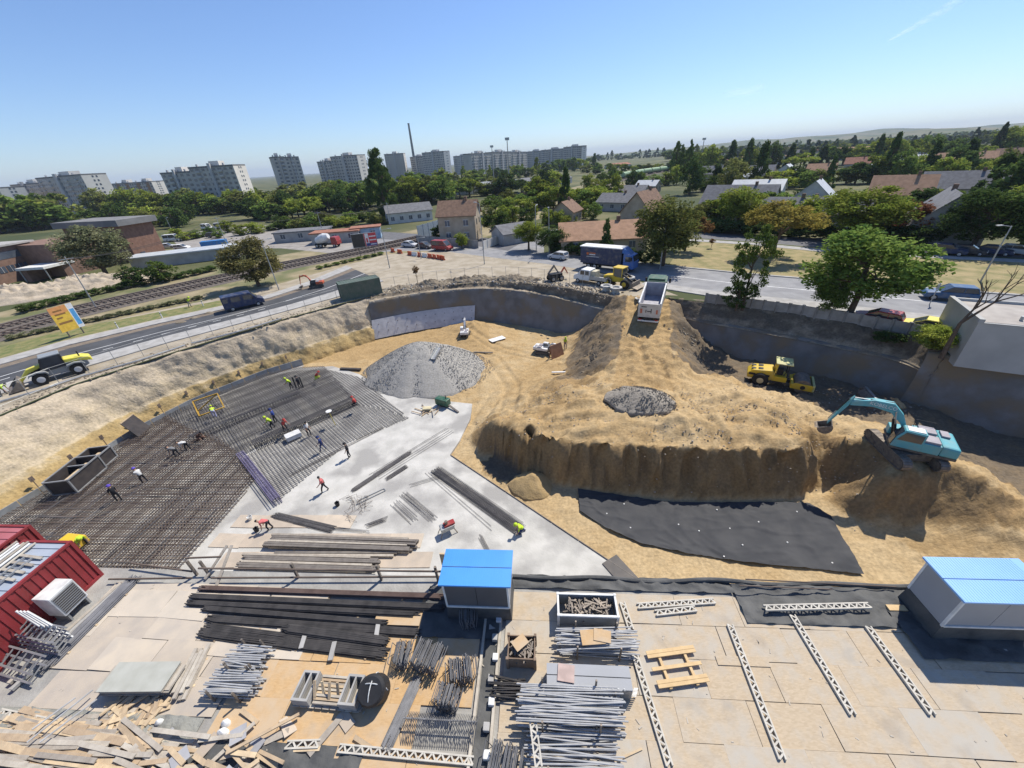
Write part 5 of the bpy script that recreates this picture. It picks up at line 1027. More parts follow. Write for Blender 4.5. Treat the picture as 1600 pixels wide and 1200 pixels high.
# double-cab pickup
def pickup(p, yaw, label):
    t = thing('flatbed_truck', label, 'truck', p, yaw)
    MB().prism([(.0, .5), (.0, 2.15), (1.5, 2.2), (2.15, 1.45), (2.8, 1.2), (2.9, .5)], -.98, .98).build('cab', whitec, t, bevel=.09)
    for s in (-1, 1):
        for a, b in ((.1, .75), (.9, 1.6)): MB().box(a, b, s * .98 - .02, s * .98 + .02, 1.4, 2.0).build('side_window', M_cglass, t)
        for x in (2.05, -1.7): wheel(t, x, s * .9, .36, .24)
        MB().box(-2.9, -.1, s * 1.02 - .03, s * 1.02 + .03, .9, 1.3).build('side_board', M_galv, t); MB().box(2.72, 2.9, s * .7 - .18, s * .7 + .18, .8, 1.0).build('headlight', M_lamp, t)
    MB().prism([(1.55, 2.12), (2.1, 1.48), (2.18, 1.5), (1.63, 2.16)], -.85, .85).build('windscreen', M_cglass, t)
    MB().box(-2.95, -.05, -1.05, 1.05, .78, .9).build('load_bed', M_galv, t); MB().box(-2.98, -2.92, -1.02, 1.02, .9, 1.3).build('tail_board', M_galv, t); MB().box(-2.9, .2, -.4, .4, .4, .78).build('chassis', M_blk, t)
    MB().box(-.9, -.15, -.7, .7, .9, 2.0).build('cargo_box', mat('cream_cargo', (.6, .55, .4), .8), t, bevel=.04)
pickup(G(925, 442), yawof(G(955, 446), G(895, 437)), 'white double-cab flatbed truck parked beside the yellow loader')
# blue box truck
def boxtruck(p, yaw, label):
    t = thing('box_truck', label, 'truck', p, yaw)
    MB().box(-4.6, 3.0, -1.25, 1.25, 1.0, 3.7).build('cargo_box', navy, t, bevel=.03); MB().box(-4.75, 3.05, -1.28, 1.28, 3.703, 3.85).build('box_roof', M_white, t)
    cb = MB().prism([(3.3, .6), (3.3, 3.0), (3.6, 3.1), (4.9, 2.8), (5.15, 1.8), (5.15, .6)], -1.2, 1.2).build('cab', paint('cab_blue', (.04, .14, .42)), t, bevel=.08)
    MB().hexa([(3.05, -1.2, 3.1), (4.3, -1.0, 3.0), (4.3, 1.0, 3.0), (3.05, 1.2, 3.1)], [(3.05, -1.2, 3.8), (3.2, -1.0, 3.85), (3.2, 1.0, 3.85), (3.05, 1.2, 3.8)]).build('wind_deflector', paint('cab_blue', (.04, .14, .42)), t)
    MB().prism([(4.88, 2.72), (5.14, 1.9), (5.2, 1.92), (4.95, 2.75)], -1.05, 1.05).build('windscreen', M_cglass, cb)
    MB().box(-4.5, 4.8, -.45, .45, .55, .99).build('chassis', M_blk, t)
    for s in (-1, 1):
        MB().box(3.7, 4.6, s * 1.2 - .02, s * 1.2 + .02, 1.8, 2.6).build('side_window', M_cglass, cb); MB().box(4.7, 4.85, s * 1.35 - .12, s * 1.35 + .12, 2.0, 2.6).build('mirror', M_blk, cb)
        for x in (4.2, -1.8, -3.0): wheel(t, x, s * 1.05, .5, .3)
        w = mat('sign_orange', (.6, .16, .04), .6); MB().box(-3.4, -3.0, s * 1.256 - .004, s * 1.256 + .004, 2.45, 2.85).build('emblem', w, t)
        for k, (a, b, z) in enumerate(((-2.85, -1.7, 2.66), (-2.85, -1.75, 2.42))): MB().box(a, b, s * 1.256 - .004, s * 1.256 + .004, z, z + .18).build('lettering_bar', w if k == 0 else M_white, t)
        MB().box(-3.4, -1.0, s * 1.256 - .004, s * 1.256 + .004, 2.12, 2.2).build('lettering_bar', M_white, t)
boxtruck(G(948, 420), yawof(G(915, 416), G(990, 424)), 'long dark blue box truck with white roof parked along the hedge')
# tipper truck reversing on the ramp
def tipper(p, yaw, pitch, label):
    t = thing('tipper_truck', label, 'truck', p, yaw, tilt=(0, pitch)); M_tip = mat('tipper_grey', (.55, .54, .50), .6, (.46, .44, .41), 2); M_tin = mat('tipper_inside', (.30, .30, .34), .5, (.40, .40, .44), 2)
    b = MB().box(-3.2, 2.6, -1.25, -1.15, 1.25, 2.95).box(-3.2, 2.6, 1.15, 1.25, 1.25, 2.95).build('side_wall', M_tip, t); MB().box(-3.2, 2.6, -1.14, 1.14, 1.2, 1.32).build('floor', M_tin, t); MB().box(2.5, 2.6, -1.14, 1.14, 1.33, 3.1).build('head_board', M_tin, t)
    MB().box(-3.15, 2.45, -1.14, -1.1, 1.33, 2.9).box(-3.15, 2.45, 1.1, 1.14, 1.33, 2.9).build('inner_lining', M_tin, t)
    tg = MB().box(-3.3, -3.2, -1.25, 1.25, 1.2, 2.95).build('tail_gate', M_tip, t)
    r1, r2 = mat('graffiti_red', (.55, .2, .12), .7), M_blk
    MB().box(-3.315, -3.305, .75, 1.0, 1.7, 2.3).build('painted_mark', r1, tg); MB().box(-3.315, -3.305, -1.0, -.8, 1.7, 2.25).build('painted_mark', r1, tg); MB().box(-3.315, -3.305, -.3, .2, 1.95, 2.05).box(-3.315, -3.305, -.3, -.2, 1.75, 2.35).box(-3.315, -3.305, .3, .38, 1.8, 2.2).build('painted_mark', r2, tg); MB().box(-3.315, -3.305, .3, .9, 2.5, 2.6).build('lettering_bar', r2, tg)
    MB().box(-3.25, 2.6, -1.28, -1.14, 2.95, 3.06).box(-3.25, 2.6, 1.14, 1.28, 2.95, 3.06).build('top_rail', M_white, t)
    MB().box(-3.3, 5.0, -.45, .45, .7, 1.15).build('chassis', M_blk, t); MB().box(-3.35, -3.25, -1.2, 1.2, .62, .8).build('rear_bumper', M_white, t)
    for s in (-1, 1): MB().box(-3.38, -3.34, s * .95 - .18, s * .95 + .18, .84, .98).build('tail_light', M_tail, t)
    cb = MB().prism([(2.9, .8), (2.9, 3.1), (4.7, 3.15), (5.1, 2.0), (5.1, .8)], -1.22, 1.22).build('cab', grn, t, bevel=.1); MB().prism([(4.72, 3.05), (5.09, 2.05), (5.14, 2.07), (4.78, 3.08)], -1.05, 1.05).build('windscreen', M_cglass, cb)
    MB().box(3.2, 4.6, -1.0, 1.0, 3.15, 3.3).build('roof_fairing', grn, cb); MB().box(2.88, 2.9, -.8, .8, 2.2, 2.9).build('rear_window', M_cglass, cb)
    for s in (-1, 1):
        MB().box(3.6, 4.5, s * 1.22 - .02, s * 1.22 + .02, 2.0, 2.8).build('side_window', M_cglass, cb); MB().box(4.85, 5.0, s * 1.5 - .12, s * 1.5 + .12, 2.1, 2.7).build('mirror', M_blk, cb)
        for x in (4.0, -.9, -2.2): wheel(t, x, s * 1.03, .52, .34)
a, b = G(1011, 511, 5.0), G(1029, 455, 5.95); a.z, b.z = TZ(a.x, a.y), TZ(b.x, b.y); dv = b - a; yw = atan2(dv.y, dv.x); c_ = a + Vector((cos(yw), sin(yw), 0)) * 3.3; zb, zf = TZ(c_.x - 2 * cos(yw), c_.y - 2 * sin(yw)), min(6.05, TZ(c_.x + 4 * cos(yw), c_.y + 4 * sin(yw))); c_.z = zb + (zf - zb) / 3 + .1
tipper(c_, yw, -math.atan((zf - zb) / 6), 'white tipper truck with green cab reversing down the sand ramp')
# cement mixer far left of the crossing
p = G(512, 386); t = thing('mixer_truck', 'white and red cement mixer truck parked by the flat sheds', 'truck', p, radians(-8))
MB().box(-3.2, 3.2, -.5, .5, .6, 1.0).build('chassis', M_blk, t); MB().prism([(2.0, .7), (2.0, 2.6), (3.4, 2.6), (3.7, 1.6), (3.7, .7)], -1.2, 1.2).build('cab', red_, t, bevel=.08)
MB().lathe([(.3, -2.2), (.8, -1.9), (1.15, -.3), (1.15, .8), (.7, 1.9)], 14, Matrix.Translation((-.8, 0, 2.2)) @ Matrix.Rotation(radians(72), 4, 'Y')).build('drum', whitec, t)
for s in (-1, 1):
    for x in (2.7, -1.2, -2.3): wheel(t, x, s * 1.0, .5, .3)
# rubbish-like loader rig next to the pickup
p = G(868, 438); t = thing('trench_compactor_rig', 'black frame machine with folded arms standing at the pit fence', 'machine', p, radians(20))
MB().box(-1.2, 1.0, -.6, .6, .5, 1.2).build('body', M_blk, t, bevel=.05); boxarm(t, 'arm', [(.5, 1.2, .3), (-.3, 2.4, .35), (-1.4, 1.2, .25)], .3, M_steel); boxarm(t, 'arm', [(.9, 1.0, .3), (1.6, 1.9, .3), (2.2, .9, .25)], .3, orng)
for s in (-1, 1):
    for x in (-.8, .7): wheel(t, x, s * .75, .45, .3)
# concrete rings
for k, (x, y, hh, r) in enumerate(((947, 455, .9, .85), (962, 458, .9, .85), (981, 448, 1.5, .9), (1000, 470, .4, .7))):
    o = MB().lathe([(r * .8, hh * .1), (r * .8, 0), (r * .62, .02), (r * .62, hh - .02), (r * .62, hh), (r, hh), (r, hh * .82), (r * .8, hh * .78)], 20).build('concrete_ring', mat('ring_concrete', (.5, .49, .46), .9, (.4, .39, .36), 2), loc=G(x, y)); tag(o, ['pale concrete manhole ring beside its twin at the ramp head', 'pale concrete manhole ring standing between its twin and the tall one', 'tall pale concrete manhole ring next to the yellow loader', 'low concrete ring lying beside the tipper truck'][k], 'concrete ring', 'manhole rings at the ramp head')
# green corrugated container
A_, B_ = G(537, 471), G(596, 459); yaw = yawof(A_, B_); L = 6.06; t = thing('shipping_container', 'dark green corrugated container beside the left road', 'container', A_, yaw)
def container(t, L, W, H, m, mroof):
    mb = MB(); n = int(L / .28)
    for yy, s in ((0, -1), (W, 1)):
        for k in range(n): x0, x1 = L * k / n, L * (k + 1) / n; mb.box(x0, x0 + (x1 - x0) * .5, yy - .03, yy + .03, .15, H - .12); mb.box(x0 + (x1 - x0) * .5, x1, yy - .03 - s * .035, yy + .03 - s * .035, .15, H - .12)
    n2 = int(W / .28)
    for xx in (.03, L - .03):
        for k in range(n2): y0, y1 = .05 + (W - .1) * k / n2, .05 + (W - .1) * (k + .5) / n2; mb.box(xx - .03, xx + .03, y0, y1, .15, H - .12)
        mb.box(xx - .015, xx + .015, .04, W - .04, .15, H - .12)
    mb.build('corrugated_side', m, t); r = MB(); n = int(L / .4)
    r.box(.03, L - .03, .03, W - .03, H - .1, H - .06)
    for k in range(n): r.box(L * k / n + .05, L * (k + .5) / n, .06, W - .06, H - .059, H - .025)
    r.build('roof', mroof, t); f = MB()
    for x in (0, L): 
        for y in (0, W): f.box(x - .07, x + .07, y - .07, y + .07, 0, H)
    for y in (0, W): f.box(.07, L - .07, y - .06, y + .06, 0, .15).box(.07, L - .07, y - .06, y + .06, H - .12, H - .003)
    for x in (0, L): f.box(x - .06, x + .06, .07, W - .07, 0, .15).box(x - .06, x + .06, .07, W - .07, H - .12, H - .003)
    f.build('corner_frame', m, t)
M_gcon = mat('container_green', (.085, .125, .095), .6, (.13, .15, .12), 1.5); container(t, L, 2.44, 2.6, M_gcon, M_gcon)
p = G(318, 393); t = thing('shipping_container', 'bright blue container in the yard behind the long low shed', 'container', p, radians(20)); container(t, 6, 2.4, 2.5, paint('container_blue', (.05, .22, .5)), paint('container_blue', (.05, .22, .5)))
# orange and white road barriers
def barrier(p, yaw, k):
    t = thing('road_barrier', ['orange plastic road barrier in the row before the station fence', 'white plastic road barrier in the row before the station fence'][k], 'barrier', p, yaw, 'plastic barriers closing the road'); m = [mat('barrier_orange', (.65, .13, .05), .6), M_white][k]
    MB().prism([(-.25, 0), (-.25, .2), (-.1, .35), (-.1, .9), (.1, .9), (.1, .35), (.25, .2), (.25, 0)], -.75, .75).build('body', m, t, bevel=.03)
    for y in (-.45, .45): MB().box(-.26, .26, y - .15, y + .15, -.0, .12).build('fork_slot', M_blk, t)
bl = [(614, 394, 0), (625, 396, 0), (641, 399, 0), (648, 400, 1), (656, 401, 0), (664, 402, 1), (672, 403, 0), (679, 404, 0), (686, 405, 0), (692, 406, 0)]
for x, y, k in bl: p = G(x, y); barrier(p, yawof(G(614, 394), G(692, 406)) + pi / 2 + rb.uniform(-.3, .3), k)
# billboard and banner
def board(name, label, a, b, z0, z1, cat, panels, th=.18):
    yaw = yawof(a, b); L = (b - a).length; t = thing(name, label, cat, a, yaw)
    MB().box(0, L, -th / 2, th / 2, z0, z1).build('board', M_galv, t)
    for x in (L * .2, L * .8): MB().cyl((x, th, 0), (x, th, z0 + .5), .09).build('post', M_steel, t)
    H_ = z1 - z0
    for (u0, u1, v0, v1, m, d) in panels: MB().box(u0 * L, u1 * L, -th / 2 - .004 - d * .004, -th / 2 - .001 - d * .004, z0 + v0 * H_, z0 + v1 * H_).build('poster_area', m, t)
    return t
pk = lambda n, c: mat('print_' + n, c, .6, tuple(v * .8 for v in c), 3)
board('billboard', 'roadside billboard with a dark half and a red and white half', G(556, 402), G(594, 397), 2.0, 5.0, 'billboard', [(0.01, .49, .03, .97, pk('dark', (.06, .055, .05)), 0), (.5, .99, .03, .97, pk('crimson', (.55, .07, .08)), 0), (.54, .68, .05, .95, pk('white', (.75, .75, .75)), 1), (.57, .64, .3, .62, pk('crimson', (.55, .07, .08)), 2), (.7, .97, .42, .5, pk('white', (.75, .75, .75)), 1), (.7, .97, .68, .76, pk('white', (.75, .75, .75)), 1), (.55, .98, .05, .25, pk('deepblue', (.05, .08, .25)), 1.5), (.72, .95, .12, .18, pk('white', (.75, .75, .75)), 2.5)])
yb = pk('yellow', (.72, .48, .07)); ob = pk('amber', (.70, .33, .12))
board('advertising_banner', 'yellow and blue advertising banner on posts beside the railway', G(104, 530), G(139, 518), .9, 4.2, 'banner', [(0, .74, 0, 1, yb, 0), (0, .72, .72, 1, ob, 1), (.74, 1, 0, 1, pk('white', (.75, .75, .75)), 0), (.78, .97, .12, .78, pk('skyblue', (.1, .35, .65)), 1), (.14, .5, .8, .86, pk('brownink', (.28, .15, .05)), 2), (.14, .58, .66, .72, pk('brownink', (.28, .15, .05)), 2), (.14, .38, .52, .58, pk('brownink', (.28, .15, .05)), 2), (.1, .66, .3, .38, pk('brownink', (.28, .15, .05)), 2)], .08)
# lamp posts, poles and wires
def lamp(px, py, tx, ty, label, arm=1.2, head=True):
    b = G(px, py); h = hgt(b, tx, ty); t = thing('street_lamp', label, 'street lamp', b, rb.uniform(0, 6)); MB().cyl((0, 0, 0), (0, 0, h), .1, .06, 8).build('pole', M_galv, t)
    if head: MB().cyl((0, 0, h - .05), (arm, 0, h + .15), .04).build('arm', M_galv, t); MB().box(arm - .1, arm + .6, -.16, .16, h + .08, h + .2).build('lamp_head', M_galv, t, bevel=.03)
    else: MB().bar((0, -.9, h - .4), (0, .9, h - .4), .1).build('cross_arm', M_galv, t)
    return b + Vector((0, 0, h))
lamp(436, 453, 413, 376, 'thin lamp post beside the olive-yellow bush'); lamp(609, 419, 590, 360, 'lamp post behind the green container'); lamp(658, 404, 650, 372, 'short lamp post among the orange barriers'); lamp(757, 413, 746, 318, 'concrete lamp post in front of the station house'); lamp(858, 398, 860, 324, 'lamp post beside the small silver grey car')
lamp(1031, 421, 1040, 344, 'lamp post beside the large olive tree'); lamp(1532, 440, 1556, 352, 'lamp post on the dry lawn near the blue car'); lamp(700, 370, 690, 325, 'lamp post in front of the station house wall'); lamp(274, 372, 262, 340, 'lamp post beside the white van at the brick hall'); lamp(838, 393, 838, 322, 'lamp post at the station house corner tree')
wp = [lamp(x, y, tx, ty, lb, head=False) for x, y, tx, ty, lb in ((150, 480, 120, 398, 'railway wire pole between the spoil heap and the tracks'), (360, 395, 340, 338, 'railway wire pole near the concrete yard'), (507, 372, 497, 330, 'railway wire pole beside the mixer truck'), (611, 352, 604, 316, 'railway wire pole near the red parasol'))]
t = thing('overhead_wire', 'thin overhead wires strung between the railway poles', 'wire')
for a, b in zip(wp[:-1], wp[1:]):
    for oy in (-.8, .8):
        pts = [a.lerp(b, k / 10) + Vector((oy, 0, -.4 - 1.6 * (1 - (2 * k / 10 - 1) ** 2))) for k in range(11)]; MB().tube(pts, .03, 4).build('wire', M_blk, t)
# signs
p = G(1452, 476); t = thing('traffic_sign', 'small traffic sign on a leaning post beside the blue car', 'sign', p, radians(20)); MB().cyl((0, 0, 0), (0, 0, 2.6), .05).build('post', M_galv, t); MB().box(-.3, .3, -.03, .03, 1.9, 2.5).build('plate', M_galv, t)
# tank wagons
RT = offs(RAs, 2.4); WT_ = []
M_tank = mat('tank_green', (.32, .44, .26), .6, (.25, .36, .2), .8)
cum = resample([G(972, 279.5), G(1006, 273), G(1052, 266.5)], 8)
for k in range(7):
    a, b = cum[k], cum[k + 1]; L = (b - a).length; t = thing('tank_wagon', 'pale green tank wagon in the goods train', 'tank wagon', a, yawof(a, b), 'goods train of tank wagons'); s = max(1, L / 15)
    MB().cyl((.8, 0, 3), (L - .8, 0, 3), 1.7, n=14).build('tank', M_tank, t); MB().box(.3, L - .3, -1.2, 1.2, 1.0, 1.4).build('frame', M_blk, t)
    for x in (2, 3.6, L - 3.6, L - 2): MB().cyl((x, -.85, .75), (x, .85, .75), .46, n=12).build('wheel_set', M_steel, t)
# ================================================================ in the pit: reinforcement, formwork, heaps, people
M_rust = mat('rusty_rebar', (.11, .082, .066), .85, (.16, .125, .10), 1.2); M_reb = mat('grey_rebar', (.10, .095, .095), .7, (.15, .14, .135), 1.5); M_wood = mat('timber', (.52, .40, .26), .85, (.42, .32, .21), 3, bump=.2, rnd=.22); M_woodg = mat('weathered_timber', (.42, .38, .32), .9, (.33, .29, .24), 3, bump=.2, rnd=.25)
M_ply = mat('formwork_plywood', (.50, .42, .33), .85, (.42, .36, .29), 1.2, rnd=.12); M_blkf = mat('phenolic_film_board', (.045, .04, .04), .5, (.07, .06, .055), 2)
def scan(poly, d, spacing, jit=0.0):
    """parallel lines in direction d clipped to a polygon"""
    d = Vector((d[0], d[1])).normalized(); n = Vector((-d.y, d.x)); P = [Vector((p[0], p[1])) for p in poly]; o = [p.dot(n) for p in P]; k = min(o); out = []
    while k < max(o):
        kk = k + rb.uniform(-jit, jit); xs_ = []
        for i in range(len(P)):
            a, b = P[i], P[(i + 1) % len(P)]; da, db = a.dot(n) - kk, b.dot(n) - kk
            if (da > 0) != (db > 0): xs_.append(a.lerp(b, da / (da - db)).dot(d))
        xs_.sort()
        for i in range(0, len(xs_) - 1, 2): out.append((n * kk + d * xs_[i], n * kk + d * xs_[i + 1]))
        k += spacing
    return out
def barset(poly, d, sp, z, w, jit=.02):
    mb = MB()
    for a, b in scan(poly, d, sp, jit):
        if (b - a).length > .3: mb.bar((a.x, a.y, z), (b.x, b.y, z), w)
    return mb
def wpoly(px, z=0): return [(G(x, y, z).x, G(x, y, z).y) for x, y in px]
TOPM = .62
z1 = [(-46, 10.5), (-44.2, 16), (-42.4, 23), (-41.2, 28), (-40.4, 34.4), (-39.4, 37.3)] + wpoly([(300, 676), (345, 690), (378, 715), (405, 745), (372, 790), (289, 884)]) + [(-24.5, 10.5)]
t = thing('rebar_mat', 'rusty reinforcement mat over the slab along the left bank', 'rebar mat')
for z, w, sp in ((.16, .034, .3), (TOPM, .036, .25)):
    for d, off in (((.1, 1), 0), ((1, -.09), .04)): barset(z1, d, sp * (1 if d[0] < .5 else 1.2), z + off, w).build('bars', M_rust, t, kind='stuff')
lap = MB()
for k in range(130):
    c_ = Vector((rb.uniform(-42, -24), rb.uniform(12, 33), TOPM + .09)); a_ = (1.47 if rb.random() < .6 else -.09) + rb.gauss(0, .05); d_ = Vector((cos(a_), sin(a_), 0)) * rb.uniform(1, 3)
    if inpoly(c_.x + d_.x, c_.y + d_.y, z1) and inpoly(c_.x - d_.x, c_.y - d_.y, z1): lap.bar(c_ - d_, c_ + d_, .035)
lap.build('lapped_bars', M_reb, t, kind='stuff')
z2 = wpoly([(255, 657), (315, 632), (420, 589), (470, 580), (508, 578), (560, 632), (402, 702), (378, 716), (330, 690)])
t = thing('rebar_mat', 'dark reinforcement mat turned diagonally beside the yellow frame', 'rebar mat')
for z, w, sp in ((.16, .032, .28), (TOPM, .034, .24)):
    for d, off in (((.72, .69), 0), ((.69, -.72), .05)): barset(z2, d, sp, z + off, w).build('bars', M_reb, t, kind='stuff')
z3 = wpoly([(378, 718), (556, 634), (600, 640), (640, 655), (545, 694), (432, 788)])
t = thing('rebar_mat', 'single open layer of reinforcement on the pale slab inside the purple beam', 'rebar mat')
barset(z3, (.72, .69), .26, .16, .035).build('bars', M_reb, t, kind='stuff'); barset(z3, (.69, -.72), .3, .2, .035).build('bars', M_reb, t, kind='stuff')
z4 = wpoly([(508, 578), (560, 590), (640, 655), (600, 640), (556, 634)]); barset(z4, (.69, -.72), .3, .16, .035).build('bars', M_reb, t, kind='stuff'); barset(z4, (.72, .69), .3, .2, .035).build('bars', M_reb, t, kind='stuff')
# upstand beams: stirrup cages
def cage(a, b, label, m, h=.75, w=.6, step=.16):
    t = thing('rebar_cage', label, 'rebar cage', a); d = (b - a); n = Vector((-d.y, d.x, 0)).normalized() * (w / 2); mb = MB(); k = 0; L = d.length; u = d.normalized()
    while k < L:
        p = u * k; mb.bar(p - n, p - n + Vector((0, 0, h)), .03); mb.bar(p + n, p + n + Vector((0, 0, h)), .03); mb.bar(p - n + Vector((0, 0, h)), p + n + Vector((0, 0, h)), .03); k += step
    mb.build('stirrups', m, t, kind='stuff'); l2 = MB()
    for z in (.1, h - .02):
        for s in (-1, -.4, .4, 1): l2.bar(n * s + Vector((0, 0, z)), d + n * s + Vector((0, 0, z)), .04)
    l2.build('long_bars', m, t)
cage(G(379, 716, .1), G(436, 789, .1), 'purple tinted reinforcement cage at the edge of the open layer', mat('violet_film_rebar', (.16, .14, .24), .7, (.22, .2, .32), 2)); cage(G(400, 702, .1), G(558, 631, .1), 'dark reinforcement cage running up to the seated red worker', M_reb, .9, .8); cage(G(300, 692, .1), G(470, 620, .1), 'dark reinforcement cage crossing the diagonal mat', M_reb, .85, .4, .3)
# side formwork along the bank with steel stakes
t = thing('edge_formwork', 'grey formwork edge boards with stakes at the foot of the left bank', 'formwork'); EL = resample([Vector((x, y, 0)) for x, y in [(-44.9, 10), (-44.5, 16), (-42.7, 23), (-41.5, 28), (-40.7, 34.4), (-38.2, 40.3), (-33.1, 46.7), (-29.3, 49.4)]], 31); M_fw = mat('formwork_grey', (.33, .34, .34), .7, (.26, .27, .27), 2, metal=.2)
for k in range(30):
    a, b = EL[k] + Vector((0, 0, .55)), EL[k + 1] + Vector((0, 0, .55)); dv = (b - a).normalized() * .03; MB().bar(a + dv, b - dv, .08, .95).build('board', M_fw, t)
    if k % 2: q = EL[k] + Vector((-.35, .25, 0)); MB().bar(q, q + Vector((-.25, .2, 1.7)), .05).build('stake', M_rust, t); MB().bar(q + Vector((-.25, .2, 1.45)), q + Vector((-.28, .22, 1.9)), .34, .04).build('stake_plate', M_rust, t)
# formwork boxes and the black board
def framebox(p, yaw, L, W, H, label):
    t = thing('formwork_box', label, 'formwork', p, yaw)
    for (x0, x1, y0, y1) in ((0, L, 0, .06), (0, L, W - .06, W), (0, .06, .06, W - .06), (L - .06, L, .06, W - .06)): MB().box(x0, x1, y0, y1, 0, H).build('panel', M_blkf, t)
    f = MB()
    for x in (0, L):
        for y in (0, W): f.box(x - .06, x + .06, y - .06, y + .06, 0, H + .06)
    for z in (.05, H):
        f.bar((0, -.05, z), (L, -.05, z), .1).bar((0, W + .05, z), (L, W + .05, z), .1).bar((-.05, 0, z), (-.05, W, z), .1).bar((L + .05, 0, z), (L + .05, W, z), .1)
    f.build('steel_frame', M_galv, t); MB().box(.2, L - .3, W * .4, W * .55, H * .6, H * .7).build('plank', M_wood, t)
yb_ = yawof(G(118, 768, 0), G(220, 680, 0))
framebox(G(122, 770, .6), yb_, 3.2, 1.9, 1.5, 'open grey framed formwork box with yellow planks inside'); framebox(G(150, 742, .6), yb_, 2.6, 1.9, 1.3, 'second open formwork box next to the one with yellow planks'); 
p = G(228, 676, .5); t = thing('formwork_board', 'black board leaning upright against the left bank', 'board', p, yb_); MB().hexa([(-.9, 0, 0), (.9, 0, 0), (.9, .06, 0), (-.9, .06, 0)], [(-.9, .9, 1.9), (.9, .9, 1.9), (.9, .96, 1.9), (-.9, .96, 1.9)]).build('panel', M_blkf, t); MB().bar((-.9, .9, 1.93), (.9, .9, 1.93), .08).build('edge', M_wood, t)
p = G(330, 640, TOPM); t = thing('lifting_rig', 'yellow welded steel lifting frame standing on the mat', 'lifting rig', p, radians(40)); fy = mat('frame_yellow', (.55, .33, .05), .6)
for a, b in (((-1.2, -.8, 0), (-1.2, .8, 1.3)), ((1.2, -.8, 0), (1.2, .8, 1.3)), ((-1.2, .8, 1.3), (1.2, .8, 1.3)), ((-1.2, -.8, .1), (1.2, -.8, .1)), ((-1.2, .8, 0), (-1.2, .8, 1.3)), ((1.2, .8, 0), (1.2, .8, 1.3)), ((-1.2, .8, 0), (1.2, .8, 1.3)), ((-1.2, -.8, 0), (-1.2, .8, 0)), ((1.2, -.8, 0), (1.2, .8, 0))): MB().bar(a, b, .11).build('beam', fy, t)
# bundles of reinforcing bars
def bundle(a, b, n, width, label, m=None, layers=2, r=.014, group=None, name='rebar_bundle', cross=True, jit=.25):
    t = thing(name, label, 'rebar' if name == 'rebar_bundle' else 'steel bars', a, 0, group); d = b - a; u = d.normalized(); nn = Vector((-u.y, u.x, 0)); mb = MB()
    for l in range(layers):
        for k in range(n):
            o = nn * (width * ((k + rb.uniform(.2, .8)) / n - .5)) * (1 - .18 * l) + Vector((0, 0, r + .04 + l * r * 2.1)); s, e = rb.uniform(-jit, jit), rb.uniform(-jit, jit)
            mb.cyl(o + u * s, o + d + u * e + nn * rb.uniform(-.05, .05) * width, r, n=5)
    mb.build('bars', m or M_reb, t, kind='stuff')
    if cross:
        for f in (.18, .55, .85): MB().bar(u * (d.length * f) - nn * (width * .6) + Vector((0, 0, .02)), u * (d.length * f) + nn * (width * .6) + Vector((0, 0, .02)), .08, .05).build('bearer', M_wood, t)
    return t
S_ = .1
for a, b, n, w, lb, l in (((553, 766), (640, 708), 14, .55, 'thick dark rebar bundle pointing to the standing worker in dark clothes', 3), ((585, 745), (703, 672), 5, 1.6, 'loose row of long thin bars above the thick dark bundle', 1), ((606, 748), (634, 730), 12, .5, 'short grey bundle beside the thick dark bundle', 2), ((617, 786), (648, 815), 7, .9, 'fan of short bars on the cloudy wet concrete', 1), ((630, 772), (678, 812), 9, .7, 'fan of longer bars next to the shorter fan', 1), ((680, 735), (812, 828), 16, 1.2, 'long dark bundle ending at the crouching worker', 3), ((668, 740), (768, 826), 2, .3, 'pair of single bars left of the long dark bundle', 1), ((575, 822), (602, 812), 6, .5, 'short pieces of angle iron beside the stacked boards', 2), ((430, 806), (520, 828), 14, .7, 'dark steel bundle in front of the bending red worker', 3), ((520, 826), (575, 832), 4, .3, 'few bars trailing from the dark steel bundle', 1), ((300, 720), (420, 668), 4, .4, 'string of loose bars lying across the mat', 1), ((640, 760), (690, 745), 3, .6, 'three thin bars between the two fans', 1), ((455, 742), (600, 668), 5, .5, 'bright strip of straight bars on the open layer', 1), ((750, 838), (768, 872), 5, .4, 'short bars leading to the blue-roofed shelter', 1)):
    bundle(G(*a, S_), G(*b, S_), n, w, lb, layers=l, cross=False)
# plywood deck panels and stacked beams beside the slab
k = 0
for yy in range(3):
    for xx in range(7):
        x = 345 + xx * 46 + (yy * 13) % 30; y = 815 + yy * 30; p = G(x, y, .1)
        if (xx, yy) in ((0, 0), (6, 0), (5, 0)): continue
        o = MB().box(-1.22, 1.22, -.6, .6, 0, .03).build('plywood', M_ply, loc=p + Vector((0, 0, .012 + .006 * ((xx + yy) % 3))), rz=radians(-5 + rb.uniform(-2, 2))); tag(o, 'weathered plywood panel laid on the slab under the stacked beams', 'plywood', 'plywood panels on the slab')
def beamstack(a, b, n, rows, w, h, m, label, bw=None):
    t = thing('beam_stack', label, 'beams', a); d = b - a; u = d.normalized(); nn = Vector((-u.y, u.x, 0)); bw = bw or w / n * .86; me = MB().box(0, d.length, -bw / 2, bw / 2, 0, h).mesh('beam', m); me2 = MB().box(0, d.length * .96, -bw / 2, bw / 2, 0, h).mesh('beam', M_woodg)
    for r in range(rows):
        for k in range(n):
            o = part('beam', me if (k + r) % 3 else me2, t, nn * (w * ((k + .5) / n - .5)) + u * rb.uniform(-.25, .25) + Vector((0, 0, .08 + r * (h + .005))), atan2(u.y, u.x) + rb.uniform(-.006, .006))
    for f in (.2, .8): MB().bar(u * d.length * f - nn * w * .6 + Vector((0, 0, .04)), u * d.length * f + nn * w * .6 + Vector((0, 0, .04)), .08, .07).build('bearer', M_wood, t)
M_dbeam = mat('dark_formwork_beam', (.13, .115, .105), .7, (.19, .17, .15), 2)
